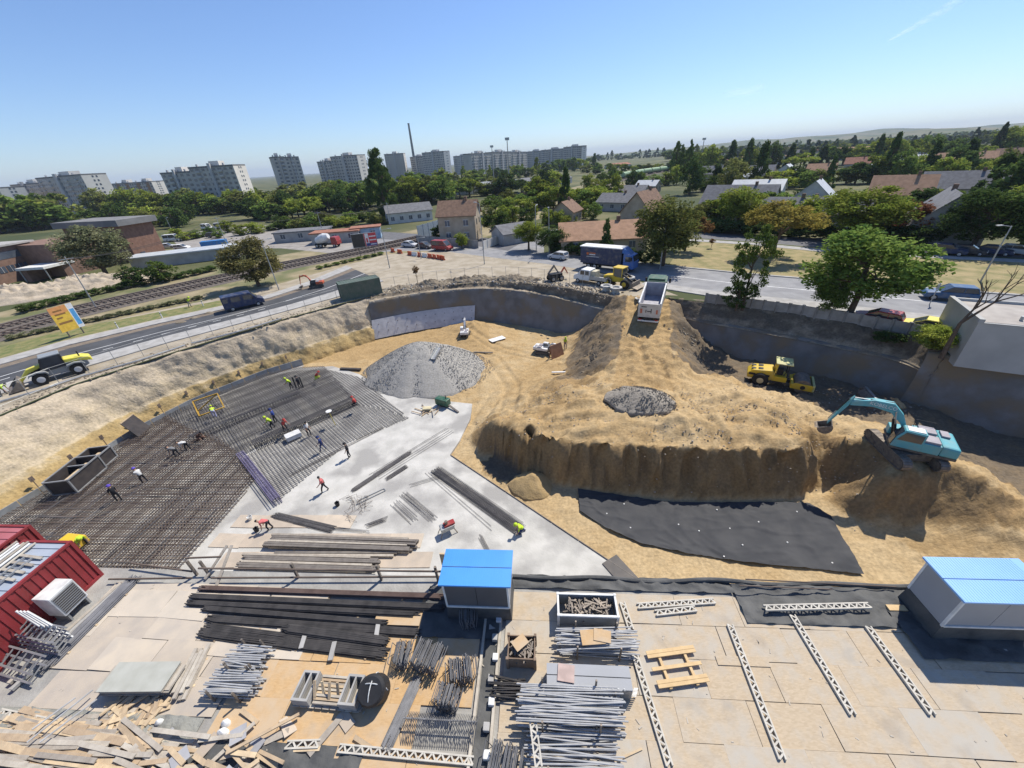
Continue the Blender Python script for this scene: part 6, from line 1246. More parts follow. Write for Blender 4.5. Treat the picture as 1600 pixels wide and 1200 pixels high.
beamstack(G(424, 848, .1), G(648, 856, .1), 6, 2, 1.1, .16, M_dbeam, 'stack of long dark formwork beams nearest the bending red worker'); beamstack(G(380, 880, .1), G(590, 886, .1), 6, 2, 1.1, .16, M_dbeam, 'second stack of dark formwork beams below the longer stack'); beamstack(G(430, 868, .1), G(622, 868, .1), 2, 1, .4, .16, M_dbeam, 'pair of dark beams between the two beam stacks')
o = MB().box(-.62, .62, -1.25, 1.25, 0, .05).build('black_panel', M_blkf, loc=G(973, 897, .12), rz=radians(28)); tag(o, 'single black board lying at the tip of the concrete slab', 'board')
# pale crate, prop with plate, sawhorse machine, timber heap
p = G(459, 683, .3); t = thing('wooden_crate', 'white wooden crate on the open rebar layer', 'crate', p, radians(40)); cr = MB().box(-.7, .7, -.45, -.38, 0, .45).box(-.7, .7, .38, .45, 0, .45).box(-.7, -.63, -.37, .37, 0, .45).box(.63, .7, -.37, .37, 0, .45).build('side', M_white, t)
for k in range(4): MB().box(-.62, .62, -.36 + .19 * k, -.2 + .19 * k, .40, .44).build('slat', M_white, t)
p = G(524, 664, .2); t = thing('measuring_pole', 'yellow pole with a white plate on top standing on the mat', 'pole', p); MB().cyl((0, 0, 0), (-.25, .1, 1.7), .04).build('pole', mat('pole_yellow', (.6, .5, .15), .7), t); MB().cyl((-.25, .1, 1.7), (-.25, .1, 1.75), .3, n=14).build('plate', M_white, t)
p = G(700, 832, .1); t = thing('bar_bending_machine', 'small red and grey bar bending machine casting a shadow on the slab', 'machine', p, radians(25)); MB().box(-.5, .5, -.3, .3, .45, .8).build('body', M_galv, t, bevel=.04); MB().box(-.2, .6, -.2, .2, .8, .95).build('cover', red_, t)
for sx in (-.45, .45):
    for sy in (-.25, .25): MB().bar((sx, sy, .45), (sx * 1.4, sy * 1.4, 0), .05).build('leg', M_steel, t)
MB().cyl((0, 0, .95), (0, 0, 1.2), .12).build('bending_pin', M_steel, t)
t = thing('timber_heap', 'small heap of cut timber and cream sacks at the slab corner', 'timber heap', G(668, 642, .1))
for k in range(16): a = rb.uniform(0, pi); q = Vector((rb.uniform(-1.6, 1.6), rb.uniform(-.7, .7), .05 + .05 * (k % 4))); d = Vector((cos(a), sin(a), 0)) * rb.uniform(.3, .9); MB().bar(q - d, q + d, .09, .05).build('plank', M_wood if k % 3 else M_woodg, t)
MB().box(-.5, .4, -.3, .35, .22, .42).build('sack', mat('cream_sack', (.62, .55, .36), .9), t, bevel=.08)
p = G(693, 634, .1); t = thing('generator', 'dark green generator at the slab corner by the gravel', 'generator', p, radians(-30)); MB().box(-.8, .8, -.4, .4, .25, 1.0).build('housing', grn, t, bevel=.05); MB().bar((-.7, 0, .12), (.7, 0, .12), .5, .12).build('skid', M_blk, t); MB().cyl((.4, .1, 1.0), (.4, .1, 1.4), .05).build('exhaust', M_blk, t); MB().bar((.8, 0, .3), (2.4, -.5, .1), .2, .1).build('drawbar', M_dbeam, t)
t = thing('wire_tangle', 'tangle of thin tie wire on the slab below the thick bundle', 'wire', G(560, 790, .1))
for k in range(26): a = rb.uniform(0, 6.28); r_ = rb.uniform(.2, .9); q = Vector((rb.uniform(-.7, .7), rb.uniform(-.6, .6), .02)); MB().tube([q, q + Vector((r_ * cos(a), r_ * sin(a), rb.uniform(.05, .35))), q + Vector((r_ * 1.6 * cos(a + .7), r_ * 1.6 * sin(a + .7), .02))], .012, 4).build('wire', M_rust, t)
o = MB().tube([Vector((-1.2, -.3, .05)), Vector((1.2, .3, .05)), Vector((1.1, .6, .05)), Vector((-1.0, .1, .05))], .035, 6).build('bent_pipe', M_galv, loc=G(580, 778, .1), rz=radians(20)); tag(o, 'bent U-shaped pipe lying beside the wire tangle', 'pipe')
for k, (x, y, lb) in enumerate(((528, 790, 'black bucket with white rim standing on the slab'), (392, 812, 'small white pail near the mat edge'), (402, 830, 'dark pail with a handle near the bending red worker'))):
    t = thing('bucket', lb, 'bucket', G(x, y, .1)); MB().lathe([(.14, 0), (.19, .36), (.16, .36), (.12, .05)], 12).build('pail', [M_blk, M_white, M_blk][k], t); MB().tube([Vector((-.19, 0, .36)), Vector((0, .1, .48)), Vector((.19, 0, .36))], .012, 4).build('handle', M_rim, t)
t = thing('slab_edge_board', 'thin timber edge board along the slanting side of the slab', 'timber'); SE = resample([G(703, 712, .1), G(1002, 912, .1)], 9)
for k in range(8): a_, b_ = SE[k] + Vector((.06, .05, -.02)), SE[k + 1] + Vector((.06, .05, -.02)); d_ = (b_ - a_).normalized() * .02; MB().bar(a_ + d_, b_ - d_, .05, .2).build('board', M_dbeam, t)
# gravel heaps: cone plus loose stones
M_grav = mat('grey_gravel', (.36, .345, .315), .95, (.27, .26, .235), 5, bump=.4, bscale=9, detail=10); M_gravd = mat('dark_gravel', (.30, .27, .225), .95, (.215, .19, .155), 6, bump=.35, bscale=8)
stone = [MB().lathe([(.05, -.5), (.8, -.3), (1, .1), (.5, .5), (.05, .55)], 5).v for _ in range(1)]
def gravelheap(c, rx, ry, h, yaw, m, label, seed, ns, peak=(0, 0)):
    o = heap('gravel_heap', label, c, rx, ry, h, yaw, m, seed, 'gravel heap', n=96, lumps=.06, peak=peak, fr=4); mb = MB(); rr = random.Random(seed)
    for _ in range(ns):
        v = sqrt(rr.random()); a = rr.uniform(0, 2 * pi); x = rx * v * cos(a) * 1.04 + peak[0] * (1 - v); y = ry * v * sin(a) * 1.04 + peak[1] * (1 - v); z = h * max(0, 1 - v) * (1 - .2 * (1 - v) ** 2); s = rr.uniform(.03, .08)
        mb.add([(x + s * p_ * rr.uniform(.6, 1.3), y + s * q_ * rr.uniform(.6, 1.3), z + s * w_) for p_, q_, w_ in ((-1, -.6, -.4), (1, -.5, -.4), (.6, .9, -.4), (-.7, .8, -.4), (0, 0, .9))], [(0, 1, 4), (1, 2, 4), (2, 3, 4), (3, 0, 4)])
    mb.build('stones', m, o, kind='stuff')
gp = G(668, 580, 0); gravelheap(gp, 8.6, 6.6, 4.8, radians(-10), M_grav, 'large grey gravel heap beside the pale slab', 4, 5200, (-1.0, .8))
gq = GT(1000, 628, 4); gq.z += .2; gravelheap(gq, 2.9, 2.3, 1.3, radians(-20), M_gravd, 'dark gravel heap tipped on top of the sand mound', 9, 1200)
t = thing('steel_chute', 'grey steel chute stuck into the top of the gravel heap', 'chute', G(682, 553, 2.9), radians(75)); MB().hexa([(-1.2, -.3, -.2), (1.2, -.3, .25), (1.2, .3, .25), (-1.2, .3, -.2)], [(-1.2, -.3, -.12), (1.2, -.3, .33), (1.2, .3, .33), (-1.2, .3, -.12)]).build('plate', M_galv, t); MB().bar((-1.2, -.33, .0), (1.2, -.33, .45), .05, .3).bar((-1.2, .33, .0), (1.2, .33, .45), .05, .3).build('side_rail', M_galv, t)
heap('sand_cone', 'small fresh sand cone slipped from the mound onto the floor', G(832, 758, 0), 1.9, 1.7, 1.5, 0, MATS.get('pale_sand') or mat('pale_sand', (.42, .30, .15), .95, (.35, .25, .12), 1.5, bump=.5, bscale=8), 6, 'sand heap', lumps=.08)
o = MB().box(-1.2, 1.2, -.6, .6, 0, .06).build('white_sheet', M_white, loc=GT(777, 531, .2) + Vector((0, 0, .12)), rz=radians(30)); tag(o, 'white insulation sheet lying on the sand below the curved wall', 'sheet')
p = putz(872, 558); t = thing('trench_shield', 'rusty steel trench plate beside the small white excavator', 'steel plate', p, radians(35)); pb = mat('rusty_plate', (.24, .13, .08), .85, (.17, .09, .06), 2); MB().hexa([(-1.1, -.05, 0), (1.1, -.05, 0), (1.1, .05, 0), (-1.1, .05, 0)], [(-1.0, .5, 1.7), (1.0, .5, 1.7), (1.0, .6, 1.7), (-1.0, .6, 1.7)]).build('plate', pb, t); MB().bar((-.9, .7, 0), (-.9, .5, 1.5), .12).bar((.9, .7, 0), (.9, .5, 1.5), .12).build('brace', pb, t)
for k, (x, y) in enumerate(((755, 552), (716, 552), (880, 583))): o = MB().box(-1.4, 1.4, -.1, .1, 0, .1).build('loose_beam', M_dbeam if k < 2 else M_white, loc=GT(x, y, .2) + Vector((0, 0, .1)), rz=radians((-12, -20, -5)[k])); tag(o, ('dark beam lying on the sand to the right of the gravel heap', 'dark beam half buried at the foot of the gravel heap', 'white pipe-like beam at the foot of the ramp flank')[k], 'beam')
o = MB().box(-1.5, 1.5, -.2, .2, 0, .25).build('loose_beam', M_blkf, loc=G(548, 578, .1), rz=radians(-12)); tag(o, 'black beam at the far edge of the slab beside the gravel', 'beam')
# black membrane with folds on the pit floor
tp = [G(*p, 0) for p in ((903, 766), (960, 774), (1040, 786), (1120, 787), (1200, 786), (1262, 788), (1296, 808))]; bt = [G(*p, 0) for p in ((906, 800), (945, 826), (1000, 850), (1070, 866), (1160, 880), (1260, 890), (1349, 899))]
tl, bl_ = resample(tp, 110), resample(bt, 110); V = []; F = []; NR = 46
for j in range(NR):
    for i in range(110):
        q = tl[i].lerp(bl_[i], j / (NR - 1)); e = 0
        for kx, ky, sd, am in ((.35, 1.1, 1, .05), (.5, .3, 7, .04), (1.5, 1.7, 11, .012)): e += am * (1 - abs(2 * noise.noise(Vector((q.x * kx + 2 * noise.noise(Vector((q.x * .25, q.y * .25, sd))), q.y * ky, sd))))) ** 6
        V.append((q.x + .04 * noise.noise(q), q.y, min(.06, max(.0, TZ(q.x, q.y))) + .13 + e * 1.7 + .02 * fbm(q.x * .5, q.y * .5, 1, 3)))
for j in range(NR - 1):
    for i in range(109): F.append((j * 110 + i, (j + 1) * 110 + i, (j + 1) * 110 + i + 1, j * 110 + i + 1))
M_tarp = mat('black_membrane', (.046, .048, .053), .75, (.066, .067, .07), .8, bump=.12, bscale=2.5, spec=.18); me = bpy.data.meshes.new('waterproofing_sheet'); me.from_pydata(V, [], F); me.materials.append(M_tarp); me.polygons.foreach_set('use_smooth', [True] * len(F)); ts = bpy.data.objects.new('waterproofing_sheet', me); COL.objects.link(ts); tag(ts, 'wrinkled black waterproofing sheet spread at the foot of the sand cut', 'sheet')
peb = MB().lathe([(.02, 0), (.06, .02), (.05, .06), (.01, .07)], 7).mesh('weight_stone', M_white)
for x, y in ((948, 803), (985, 825), (1060, 820), (1092, 830), (1140, 826), (1120, 797), (1185, 816), (1230, 848), (1131, 870), (1245, 800), (975, 788), (1300, 880), (1160, 852)): part('weight_stone', peb, ts, G(x, y, .16))
# rubble and clods along the pit rim
clod = [MB().add([(x * rb.uniform(.7, 1.2), y * rb.uniform(.7, 1.2), z * rb.uniform(.7, 1.1)) for x, y, z in ((-1, -.7, 0), (.9, -.8, 0), (1, .8, 0), (-.8, .9, 0), (-.5, -.4, .7), (.6, -.3, .8), (.4, .5, .6), (-.5, .5, .75))], [(3, 2, 1, 0), (4, 5, 6, 7), (0, 1, 5, 4), (1, 2, 6, 5), (2, 3, 7, 6), (3, 0, 4, 7)]).mesh('rubble_piece', m) for m in (M_soil, M_soil, M_cpan, M_walk, M_soil)]
rim = MB()
def scatter(name, line, n, spread, smin, smax, m, zf, seed):
    mb = MB(); rr = random.Random(seed); L = resample(line, 200)
    for _ in range(n):
        p = rr.choice(L) + Vector((rr.gauss(0, spread), rr.gauss(0, spread), 0)); s = rr.uniform(smin, smax) * rr.uniform(.5, 1); z = zf(p); mb.add([(p.x + s * a * rr.uniform(.6, 1.2), p.y + s * b * rr.uniform(.6, 1.2), z + s * c) for a, b, c in ((-1, -.7, -.3), (.9, -.8, -.3), (1, .8, -.3), (-.8, .9, -.3), (-.4, -.3, .6), (.5, .3, .5))], [(0, 1, 4), (1, 2, 5, 4), (2, 3, 5), (3, 0, 4, 5)])
    o = mb.build(name, m); o['kind'] = 'stuff'; return o
for k in range(6):
    c = [Vector((p[0], p[1], 0)) for p in C_far][1 + k]; heap('rubble_heap', 'mound of dug-out rubble and topsoil along the fence above the curved wall', c + Vector((rb.uniform(-1, 1), 1.8, ST)), rb.uniform(2.2, 3.6), rb.uniform(1.0, 1.6), rb.uniform(.6, 1.1), radians(rb.uniform(-20, 20)), M_soil, 20 + k, 'rubble heap', lumps=.45)['group'] = 'rubble heaps above the curved wall'
scatter('rubble', [Vector((p[0], p[1] + 1.4, 0)) for p in C_far], 900, 1.0, .06, .3, M_soil, lambda p: ST + .05, 1); scatter('pale_rubble', [Vector((p[0], p[1] + 1.6, 0)) for p in C_far], 260, 1.2, .06, .28, M_cpan, lambda p: ST + .15, 2)
scatter('bank_clods', [Vector((p[0] - .9, p[1] + .6, 0)) for p in C_left], 900, .5, .05, .2, M_soil, lambda p: ST + .02, 3); scatter('sand_clods', [G(x, y, 4) for x, y in ((800, 620), (900, 620), (1000, 660), (1200, 650), (1300, 690))], 1800, 2.6, .03, .11, M_paleheap, lambda p: TZ(p.x, p.y) + .05, 4)
scatter('ramp_rubble', [G(960, 510, 4.5), G(925, 560, 2.5), G(900, 575, 1.2)], 420, .8, .06, .3, M_soil, lambda p: TZ(p.x, p.y) + .04, 5); scatter('ramp_rubble', [G(1066, 500, 4.7), G(1080, 540, 3), G(1095, 575, 1.5)], 420, .8, .06, .3, M_soil, lambda p: TZ(p.x, p.y) + .04, 6)
scatter('floor_litter', [G(1150, 590, 1), G(1300, 620, 1), G(1330, 640, 1), G(1400, 640, 1)], 160, 1.2, .04, .13, M_cpan, lambda p: TZ(p.x, p.y) + .03, 7)
# mesh fence round the rim
fence = thing('site_fence', 'thin steel mesh fence of posts and rails along the pit rim', 'fence'); FLn = resample([Vector((p[0] - 1.6, p[1] + 1.2, ST)) for p in C_left[1:]] + [Vector((p[0], p[1] + 2.9, ST)) for p in C_far], 42); post = MB().cyl((0, 0, 0), (0, 0, 1.9), .028, n=5).mesh('post', M_galv)
for p in FLn: part('post', post, fence, p)
for a, b in zip(FLn[:-1], FLn[1:]): MB().cyl(a + Vector((0, 0, 1.85)), b + Vector((0, 0, 1.85)), .016, n=4).cyl(a + Vector((0, 0, .2)), b + Vector((0, 0, .2)), .016, n=4).build('rail', M_galv, fence)
for k, (a, b) in enumerate((((0, 630), (135, 587)), ((135, 588), (290, 541)), ((300, 538), (440, 499)))): t = tag(MB().tube([G(*a) + Vector((0, 0, .15)), G((a[0] + b[0]) / 2, (a[1] + b[1]) / 2 + 2) + Vector((0, 0, .15)), G(*b) + Vector((0, 0, .15))], .09, 6).build('site_pipe', M_galv), ['grey pipe along the rim beside the wheel loader', 'grey pipe along the middle of the left rim', 'grey pipe along the rim below the dark van'][k], 'pipe')
for k, (x, y) in enumerate(((254, 497), (185, 513), (318, 478))): t = thing('marker_post', 'white kerb marker post along the left road', 'marker post', G(x, y), 0, 'kerb marker posts'); MB().box(-.06, .06, -.04, .04, 0, .95).build('post', M_white, t); MB().box(-.065, .065, -.045, .045, .7, .8).build('band', M_blk, t)
for k, (x, y) in enumerate(((283, 504), (305, 497), (328, 489))): o = tag(heap('kerb_rubble', 'x', G(x, y), .8, .35, .3, .6, M_soil, k + 40, 'rubble', n=24, lumps=.1), ['pale lump of kerb rubble furthest from the van', 'dark lump of rubble in the road trench', 'small lump of rubble behind the van door'][k], 'rubble')
# ---------------------------------------------------------------- people
M_skin = mat('skin', (.42, .26, .18), .6); CL = {n: mat('cloth_' + n, c, .9) for n, c in {'hivis': (.55, .75, .05), 'red': (.50, .07, .06), 'white': (.68, .68, .66), 'dark': (.03, .032, .04), 'navy': (.03, .05, .16), 'grey': (.2, .2, .2), 'blue': (.05, .09, .32), 'brown': (.13, .07, .05), 'violet': (.12, .08, .45), 'lav': (.5, .5, .7), 'pink': (.6, .16, .16)}.items()}; M_boot = mat('boot_leather', (.04, .03, .025), .8); M_eye = mat('eye_dark', (.02, .015, .01), .4)
PM = {}
def pose_mesh(pose, shirt, trousers):
    key = (pose, shirt, trousers)
    if key in PM: return PM[key]
    lean, drop, stride, arm = {'stand': (3, 0, .06, 8), 'walk': (6, .02, .26, 25), 'bend': (78, .06, .12, -5), 'crouch': (48, .48, .2, 10), 'reach': (30, .05, .15, 35), 'sit': (15, .5, .1, 30)}[pose]
    J = {}; pel = Vector((0, 0, .96 - drop))
    def T(x, y, z): v = Vector((x, y, z)); v.rotate(Matrix.Rotation(radians(lean), 3, 'Y')); return pel + v
    J['pel'] = (pel, .15); J['sp'] = (T(0, 0, .22), .135); J['ch'] = (T(.01, 0, .42), .15); J['nk'] = (T(.02, 0, .56), .06); nkv = T(.02, 0, .56); up_ = Vector((sin(radians(lean * .6)), 0, cos(radians(lean * .6)))); J['hd'] = (nkv + up_ * .13 + Vector((.02, 0, 0)), .095); J['ht'] = (nkv + up_ * .22 + Vector((.02, 0, 0)), .075)
    E = [('pel', 'sp', 0), ('sp', 'ch', 0), ('ch', 'nk', 0), ('nk', 'hd', 2), ('hd', 'ht', 2)]
    for s, sg in (('l', 1), ('r', -1)):
        f = stride * sg; sh = T(0, sg * .2, .44); J['s' + s] = (sh, .062); a = radians(arm) * (1 if sg > 0 else (.4 if pose != 'walk' else -1))
        dn = Vector((sin(a), sg * .1, -cos(a))); el = sh + dn * .29; J['e' + s] = (el, .045); a2 = a + radians(22); wr = el + Vector((sin(a2), 0, -cos(a2))) * .25; J['w' + s] = (wr, .032); dh = (wr - el).normalized(); J['h' + s] = (wr + dh * .08, .035)
        E += [('ch', 's' + s, 0), ('s' + s, 'e' + s, 0), ('e' + s, 'w' + s, 2), ('w' + s, 'h' + s, 2)]
        side = Vector((0, 1, 0)) if abs(dh.y) < .8 else Vector((1, 0, 0)); lat = dh.cross(side).normalized()
        for k, (o, L_) in enumerate(((-.027, .075), (-.009, .09), (.009, .085), (.025, .065))):
            b0 = wr + dh * .09 + lat * o; J['f%d%s' % (k, s)] = (b0 + dh * L_ * .5, .010); J['g%d%s' % (k, s)] = (b0 + dh * L_ * .9 + Vector((.015, 0, 0)), .008); E += [('h' + s, 'f%d%s' % (k, s), 2), ('f%d%s' % (k, s), 'g%d%s' % (k, s), 2)]
        J['t' + s] = (wr + dh * .06 - lat * .05, .011); E.append(('w' + s, 't' + s, 2))
        hp = pel + Vector((0, sg * .1, -.04)); J['p' + s] = (hp, .10); ank = Vector((f, sg * .12, .09)); kn = hp.lerp(ank, .5) + Vector((.05 + drop * .75, sg * .02, .02)); J['k' + s] = (kn, .068); J['a' + s] = (ank, .05); J['b' + s] = (ank + Vector((.17, 0, -.05)), .042)
        E += [('pel', 'p' + s, 1), ('p' + s, 'k' + s, 1), ('k' + s, 'a' + s, 1), ('a' + s, 'b' + s, 3)]
    names = list(J); ix = {n: i for i, n in enumerate(names)}; me = bpy.data.meshes.new('person'); me.from_pydata([J[n][0] for n in names], [(ix[a], ix[b]) for a, b, _ in E], []); o = bpy.data.objects.new('tmp', me); COL.objects.link(o)
    sk = o.modifiers.new('skin', 'SKIN'); 
    if not me.skin_vertices: me.attributes.new('x', 'FLOAT', 'POINT')
    for i, n in enumerate(names): me.skin_vertices[0].data[i].radius = (J[n][1], J[n][1] * (1.25 if n in ('ch', 'sp', 'pel') else 1)); me.skin_vertices[0].data[i].use_root = (n == 'pel')
    ss = o.modifiers.new('sub', 'SUBSURF'); ss.levels = 1; ss.render_levels = 1
    dg = bpy.context.evaluated_depsgraph_get(); out = bpy.data.meshes.new_from_object(o.evaluated_get(dg)); bpy.data.objects.remove(o); out.materials.clear()
    for m in (CL[shirt], CL[trousers], M_skin, M_boot, M_eye): out.materials.append(m)
    segs = [(J[a][0], J[b][0], mi) for a, b, mi in E]
    for p in out.polygons:
        c = p.center; best = 9; bi = 0
        for a, b, mi in segs:
            d = b - a; t_ = max(0, min(1, (c - a).dot(d) / max(1e-6, d.length_squared))); q = (a + d * t_ - c).length
            if q < best: best, bi = q, mi
        p.material_index = bi; p.use_smooth = True
    # face: nose, eyes, mouth, ears joined into the body mesh
    bm = bmesh.new(); bm.from_mesh(out); h = J['hd'][0]; fd = Vector((up_.z, 0, -up_.x))
    for off, sz, mi in (((.10, 0, 0), .02, 2), ((.088, .035, .025), .012, 4), ((.088, -.035, .025), .012, 4), ((.088, 0, -.05), .016, 4), ((0, .095, 0), .022, 2), ((0, -.095, 0), .022, 2)):
        c = h + fd * off[0] + Vector((0, off[1], 0)) + up_ * off[2]; r = bmesh.ops.create_cube(bm, size=sz * 1.6, matrix=Matrix.Translation(c))
        for v in r['verts']:
            for f in v.link_faces: f.material_index = mi
    bm.to_mesh(out); bm.free(); PM[key] = (out, J['ht'][0].copy(), lean * .6); return PM[key]
def person(p, yaw, pose, shirt, trousers, hat, label):
    me, top, ln = pose_mesh(pose, shirt, trousers); t = thing('person', label, 'person', p, yaw); part('body', me, t)
    if hat:
        hm = MB().lathe([(.165, -.035), (.165, -.02), (.125, -.015), (.12, .04), (.085, .095), (.01, .115)], 14).build('helmet', CL[hat], t, smooth=True, loc=top + Vector((.01, 0, -.005))); hm.rotation_euler.y = radians(ln)
    else: h2 = MB().lathe([(.105, -.05), (.1, .0), (.07, .05), (.01, .06)], 12).build('hair', CL['dark'], t, smooth=True, loc=top); h2.rotation_euler.y = radians(ln)
    return t
Z = TOPM
for x, y, z, yw, po, sh, tr, hat, lb in ((188, 783, Z, 2.6, 'stand', 'dark', 'dark', 'violet', 'person in black with violet helmet standing on the rusty mat'), (228, 754, Z, 2.8, 'reach', 'white', 'dark', 'violet', 'person in white shirt with violet helmet standing on the rusty mat'), (134, 851, Z, -.6, 'bend', 'hivis', 'dark', 'hivis', 'person in yellow high-visibility top bending beside the yellow machine'), (337, 652, Z, 2.2, 'bend', 'hivis', 'lav', 'hivis', 'person in yellow top and pale trousers bending at the yellow frame'),
    (296, 703, Z, 3.4, 'bend', 'white', 'dark', None, 'person in white shirt bending over the mat'), (279, 713, Z, 3.0, 'bend', 'grey', 'dark', None, 'person in grey bending next to the white-shirted one'), (311, 688, Z, 0, 'crouch', 'brown', 'brown', None, 'person in brown crouching on the mat'), (457, 607, Z, 3.6, 'reach', 'hivis', 'dark', 'hivis', 'person in yellow vest beside the upright black pipes'), (470, 607, Z, 3.0, 'stand', 'dark', 'dark', 'dark', 'person in black standing by the upright black pipes'), (494, 593, Z, .3, 'crouch', 'red', 'hivis', 'red', 'person in red crouching at the far edge of the mat'),
    (432, 660, Z, 3.3, 'stand', 'blue', 'dark', 'navy', 'person in blue standing in the group of three'), (428, 669, Z, 3.6, 'reach', 'hivis', 'dark', 'hivis', 'person in yellow vest in the group of three'), (447, 674, Z, -.4, 'reach', 'red', 'dark', 'red', 'person in red in the group of three'), (484, 681, .2, -.3, 'stand', 'white', 'dark', None, 'person in white shirt standing near the white crate'), (506, 704, .2, 3.5, 'walk', 'navy', 'navy', 'navy', 'person in navy walking across the open rebar layer'), (547, 715, .1, 3.4, 'stand', 'dark', 'dark', 'dark', 'person in dark clothes standing on the bare slab'),
    (509, 768, .1, 3.5, 'walk', 'pink', 'dark', None, 'person in pinkish red shirt walking along the slab'), (424, 827, .12, 3.3, 'bend', 'pink', 'dark', None, 'person in pinkish red shirt bending near the beams'), (818, 832, .1, 3.3, 'crouch', 'hivis', 'navy', 'hivis', 'person in yellow vest crouching at the long bundle'), (557, 634, .9, 3.2, 'sit', 'red', 'dark', 'red', 'person in red sitting on the end of the dark cage')):
    person(G(x, y, z), yw, po, sh, tr, hat, lb)
person(putz(883, 545), -1.2, 'stand', 'hivis', 'navy', 'hivis', 'person in yellow vest standing behind the rusty trench plate'); person(G(297, 480), .5, 'reach', 'hivis', 'grey', 'hivis', 'person in yellow vest on the verge near the dark van'); person(G(6, 617), 0.3, 'bend', 'hivis', 'grey', None, 'person in yellow vest bending in front of the loader bucket')
for k, x in enumerate((463, 474)): o = tag(MB().cyl((0, 0, 0), (0, 0, 1.5), .08, n=8).build('starter_pipe', M_blk, loc=G(x, 606, Z)), 'upright black pipe standing in the mat beside the person in black', 'pipe', 'upright pipes in the mat')
p = G(118, 853, Z); t = thing('yellow_machine', 'small yellow box machine on the mat behind the red container', 'machine', p, radians(-10)); MB().box(-.8, .8, -.5, .5, .1, .75).build('housing', paint('machine_yellow', (.7, .45, .03)), t, bevel=.06); MB().box(-.7, .7, -.4, .4, 0, .1).build('base', M_blk, t)
# ================================================================ the deck in the foreground
AD = math.atan(-.095); E1 = Vector((cos(AD), sin(AD), 0)); E2 = Vector((-sin(AD), cos(AD), 0)); O_ = Vector((0, 10.75, 0))
def D(u, v, z=DK): p = O_ + E1 * u - E2 * v; p.z = z; return p
def uv(px, py, z=DK): p = G(px, py, z) - O_; return p.dot(E1), -p.dot(E2)
M_deckc = mat('deck_concrete', (.36, .35, .32), .9, (.27, .26, .24), 1.2, bump=.3, bscale=8)
deck = MB(); c4 = [D(-34, -.25), D(34, -.25), D(34, 30), D(-34, 30)]; deck.slab([(p.x, p.y) for p in c4], 0, DK); deck = struct(deck.build('deck_slab', M_deckc))
def osb(name, c, c2, gy):
    m = bpy.data.materials.new(name); m.use_nodes = True; n = m.node_tree.nodes; l = m.node_tree.links; b = n['Principled BSDF']; b.inputs['Roughness'].default_value = .85; b.inputs['Specular IOR Level'].default_value = .2
    tc = n.new('ShaderNodeTexCoord'); oi = n.new('ShaderNodeObjectInfo'); mp = n.new('ShaderNodeMapping'); l.new(tc.outputs['Object'], mp.inputs[0]); l.new(oi.outputs['Random'], mp.inputs['Rotation']); l.new(oi.outputs['Location'], mp.inputs['Location']); mp.inputs['Scale'].default_value = (9, 28, 9)
    vo = n.new('ShaderNodeTexVoronoi'); vo.inputs['Scale'].default_value = 1; l.new(mp.outputs[0], vo.inputs['Vector']); nz = n.new('ShaderNodeTexNoise'); nz.inputs['Scale'].default_value = 1.7; nz.inputs['Detail'].default_value = 8; l.new(tc.outputs['Object'], nz.inputs['Vector'])
    rp = n.new('ShaderNodeValToRGB'); e = rp.color_ramp.elements; e[0].color = (*c, 1); e[1].color = (*c2, 1); l.new(vo.outputs['Color'], rp.inputs[0])
    mr = n.new('ShaderNodeMapRange'); mr.inputs[1].default_value = .4; mr.inputs[2].default_value = .65; mr.inputs[3].default_value = .1; mr.inputs[4].default_value = .75; l.new(nz.outputs[0], mr.inputs[0])
    ad = n.new('ShaderNodeMath'); ad.operation = 'MULTIPLY_ADD'; ad.inputs[1].default_value = .9; ad.inputs[2].default_value = -.45; l.new(oi.outputs['Random'], ad.inputs[0]); a2 = n.new('ShaderNodeMath'); a2.use_clamp = True; l.new(mr.outputs[0], a2.inputs[0]); l.new(ad.outputs[0], a2.inputs[1])
    mx = n.new('ShaderNodeMixRGB'); l.new(a2.outputs[0], mx.inputs[0])
    st_ = n.new('ShaderNodeTexNoise'); st_.inputs['Scale'].default_value = 1.1; st_.inputs['Detail'].default_value = 9; g_ = n.new('ShaderNodeNewGeometry'); l.new(g_.outputs['Position'], st_.inputs['Vector']); sr = n.new('ShaderNodeMapRange'); sr.inputs[1].default_value = .56; sr.inputs[2].default_value = .72; sr.inputs[3].default_value = 0; sr.inputs[4].default_value = .5; l.new(st_.outputs[0], sr.inputs[0])
    m9 = n.new('ShaderNodeMixRGB'); l.new(sr.outputs[0], m9.inputs[0]); l.new(mx.outputs[0], m9.inputs[1]); m9.inputs[2].default_value = (.30, .265, .22, 1); l.new(rp.outputs[0], mx.inputs[1]); mx.inputs[2].default_value = (*gy, 1); l.new(m9.outputs[0], b.inputs['Base Color']); return m
M_osb = osb('osb_weathered', (.50, .405, .285), (.41, .325, .22), (.43, .395, .335)); M_osbo = osb('osb_fresh', (.55, .37, .19), (.45, .29, .14), (.50, .38, .25))
M_memd = mat('black_roof_membrane', (.06, .062, .062), .7, (.11, .11, .105), 1.2, bump=.6, bscale=2.5)
rd = random.Random(31)
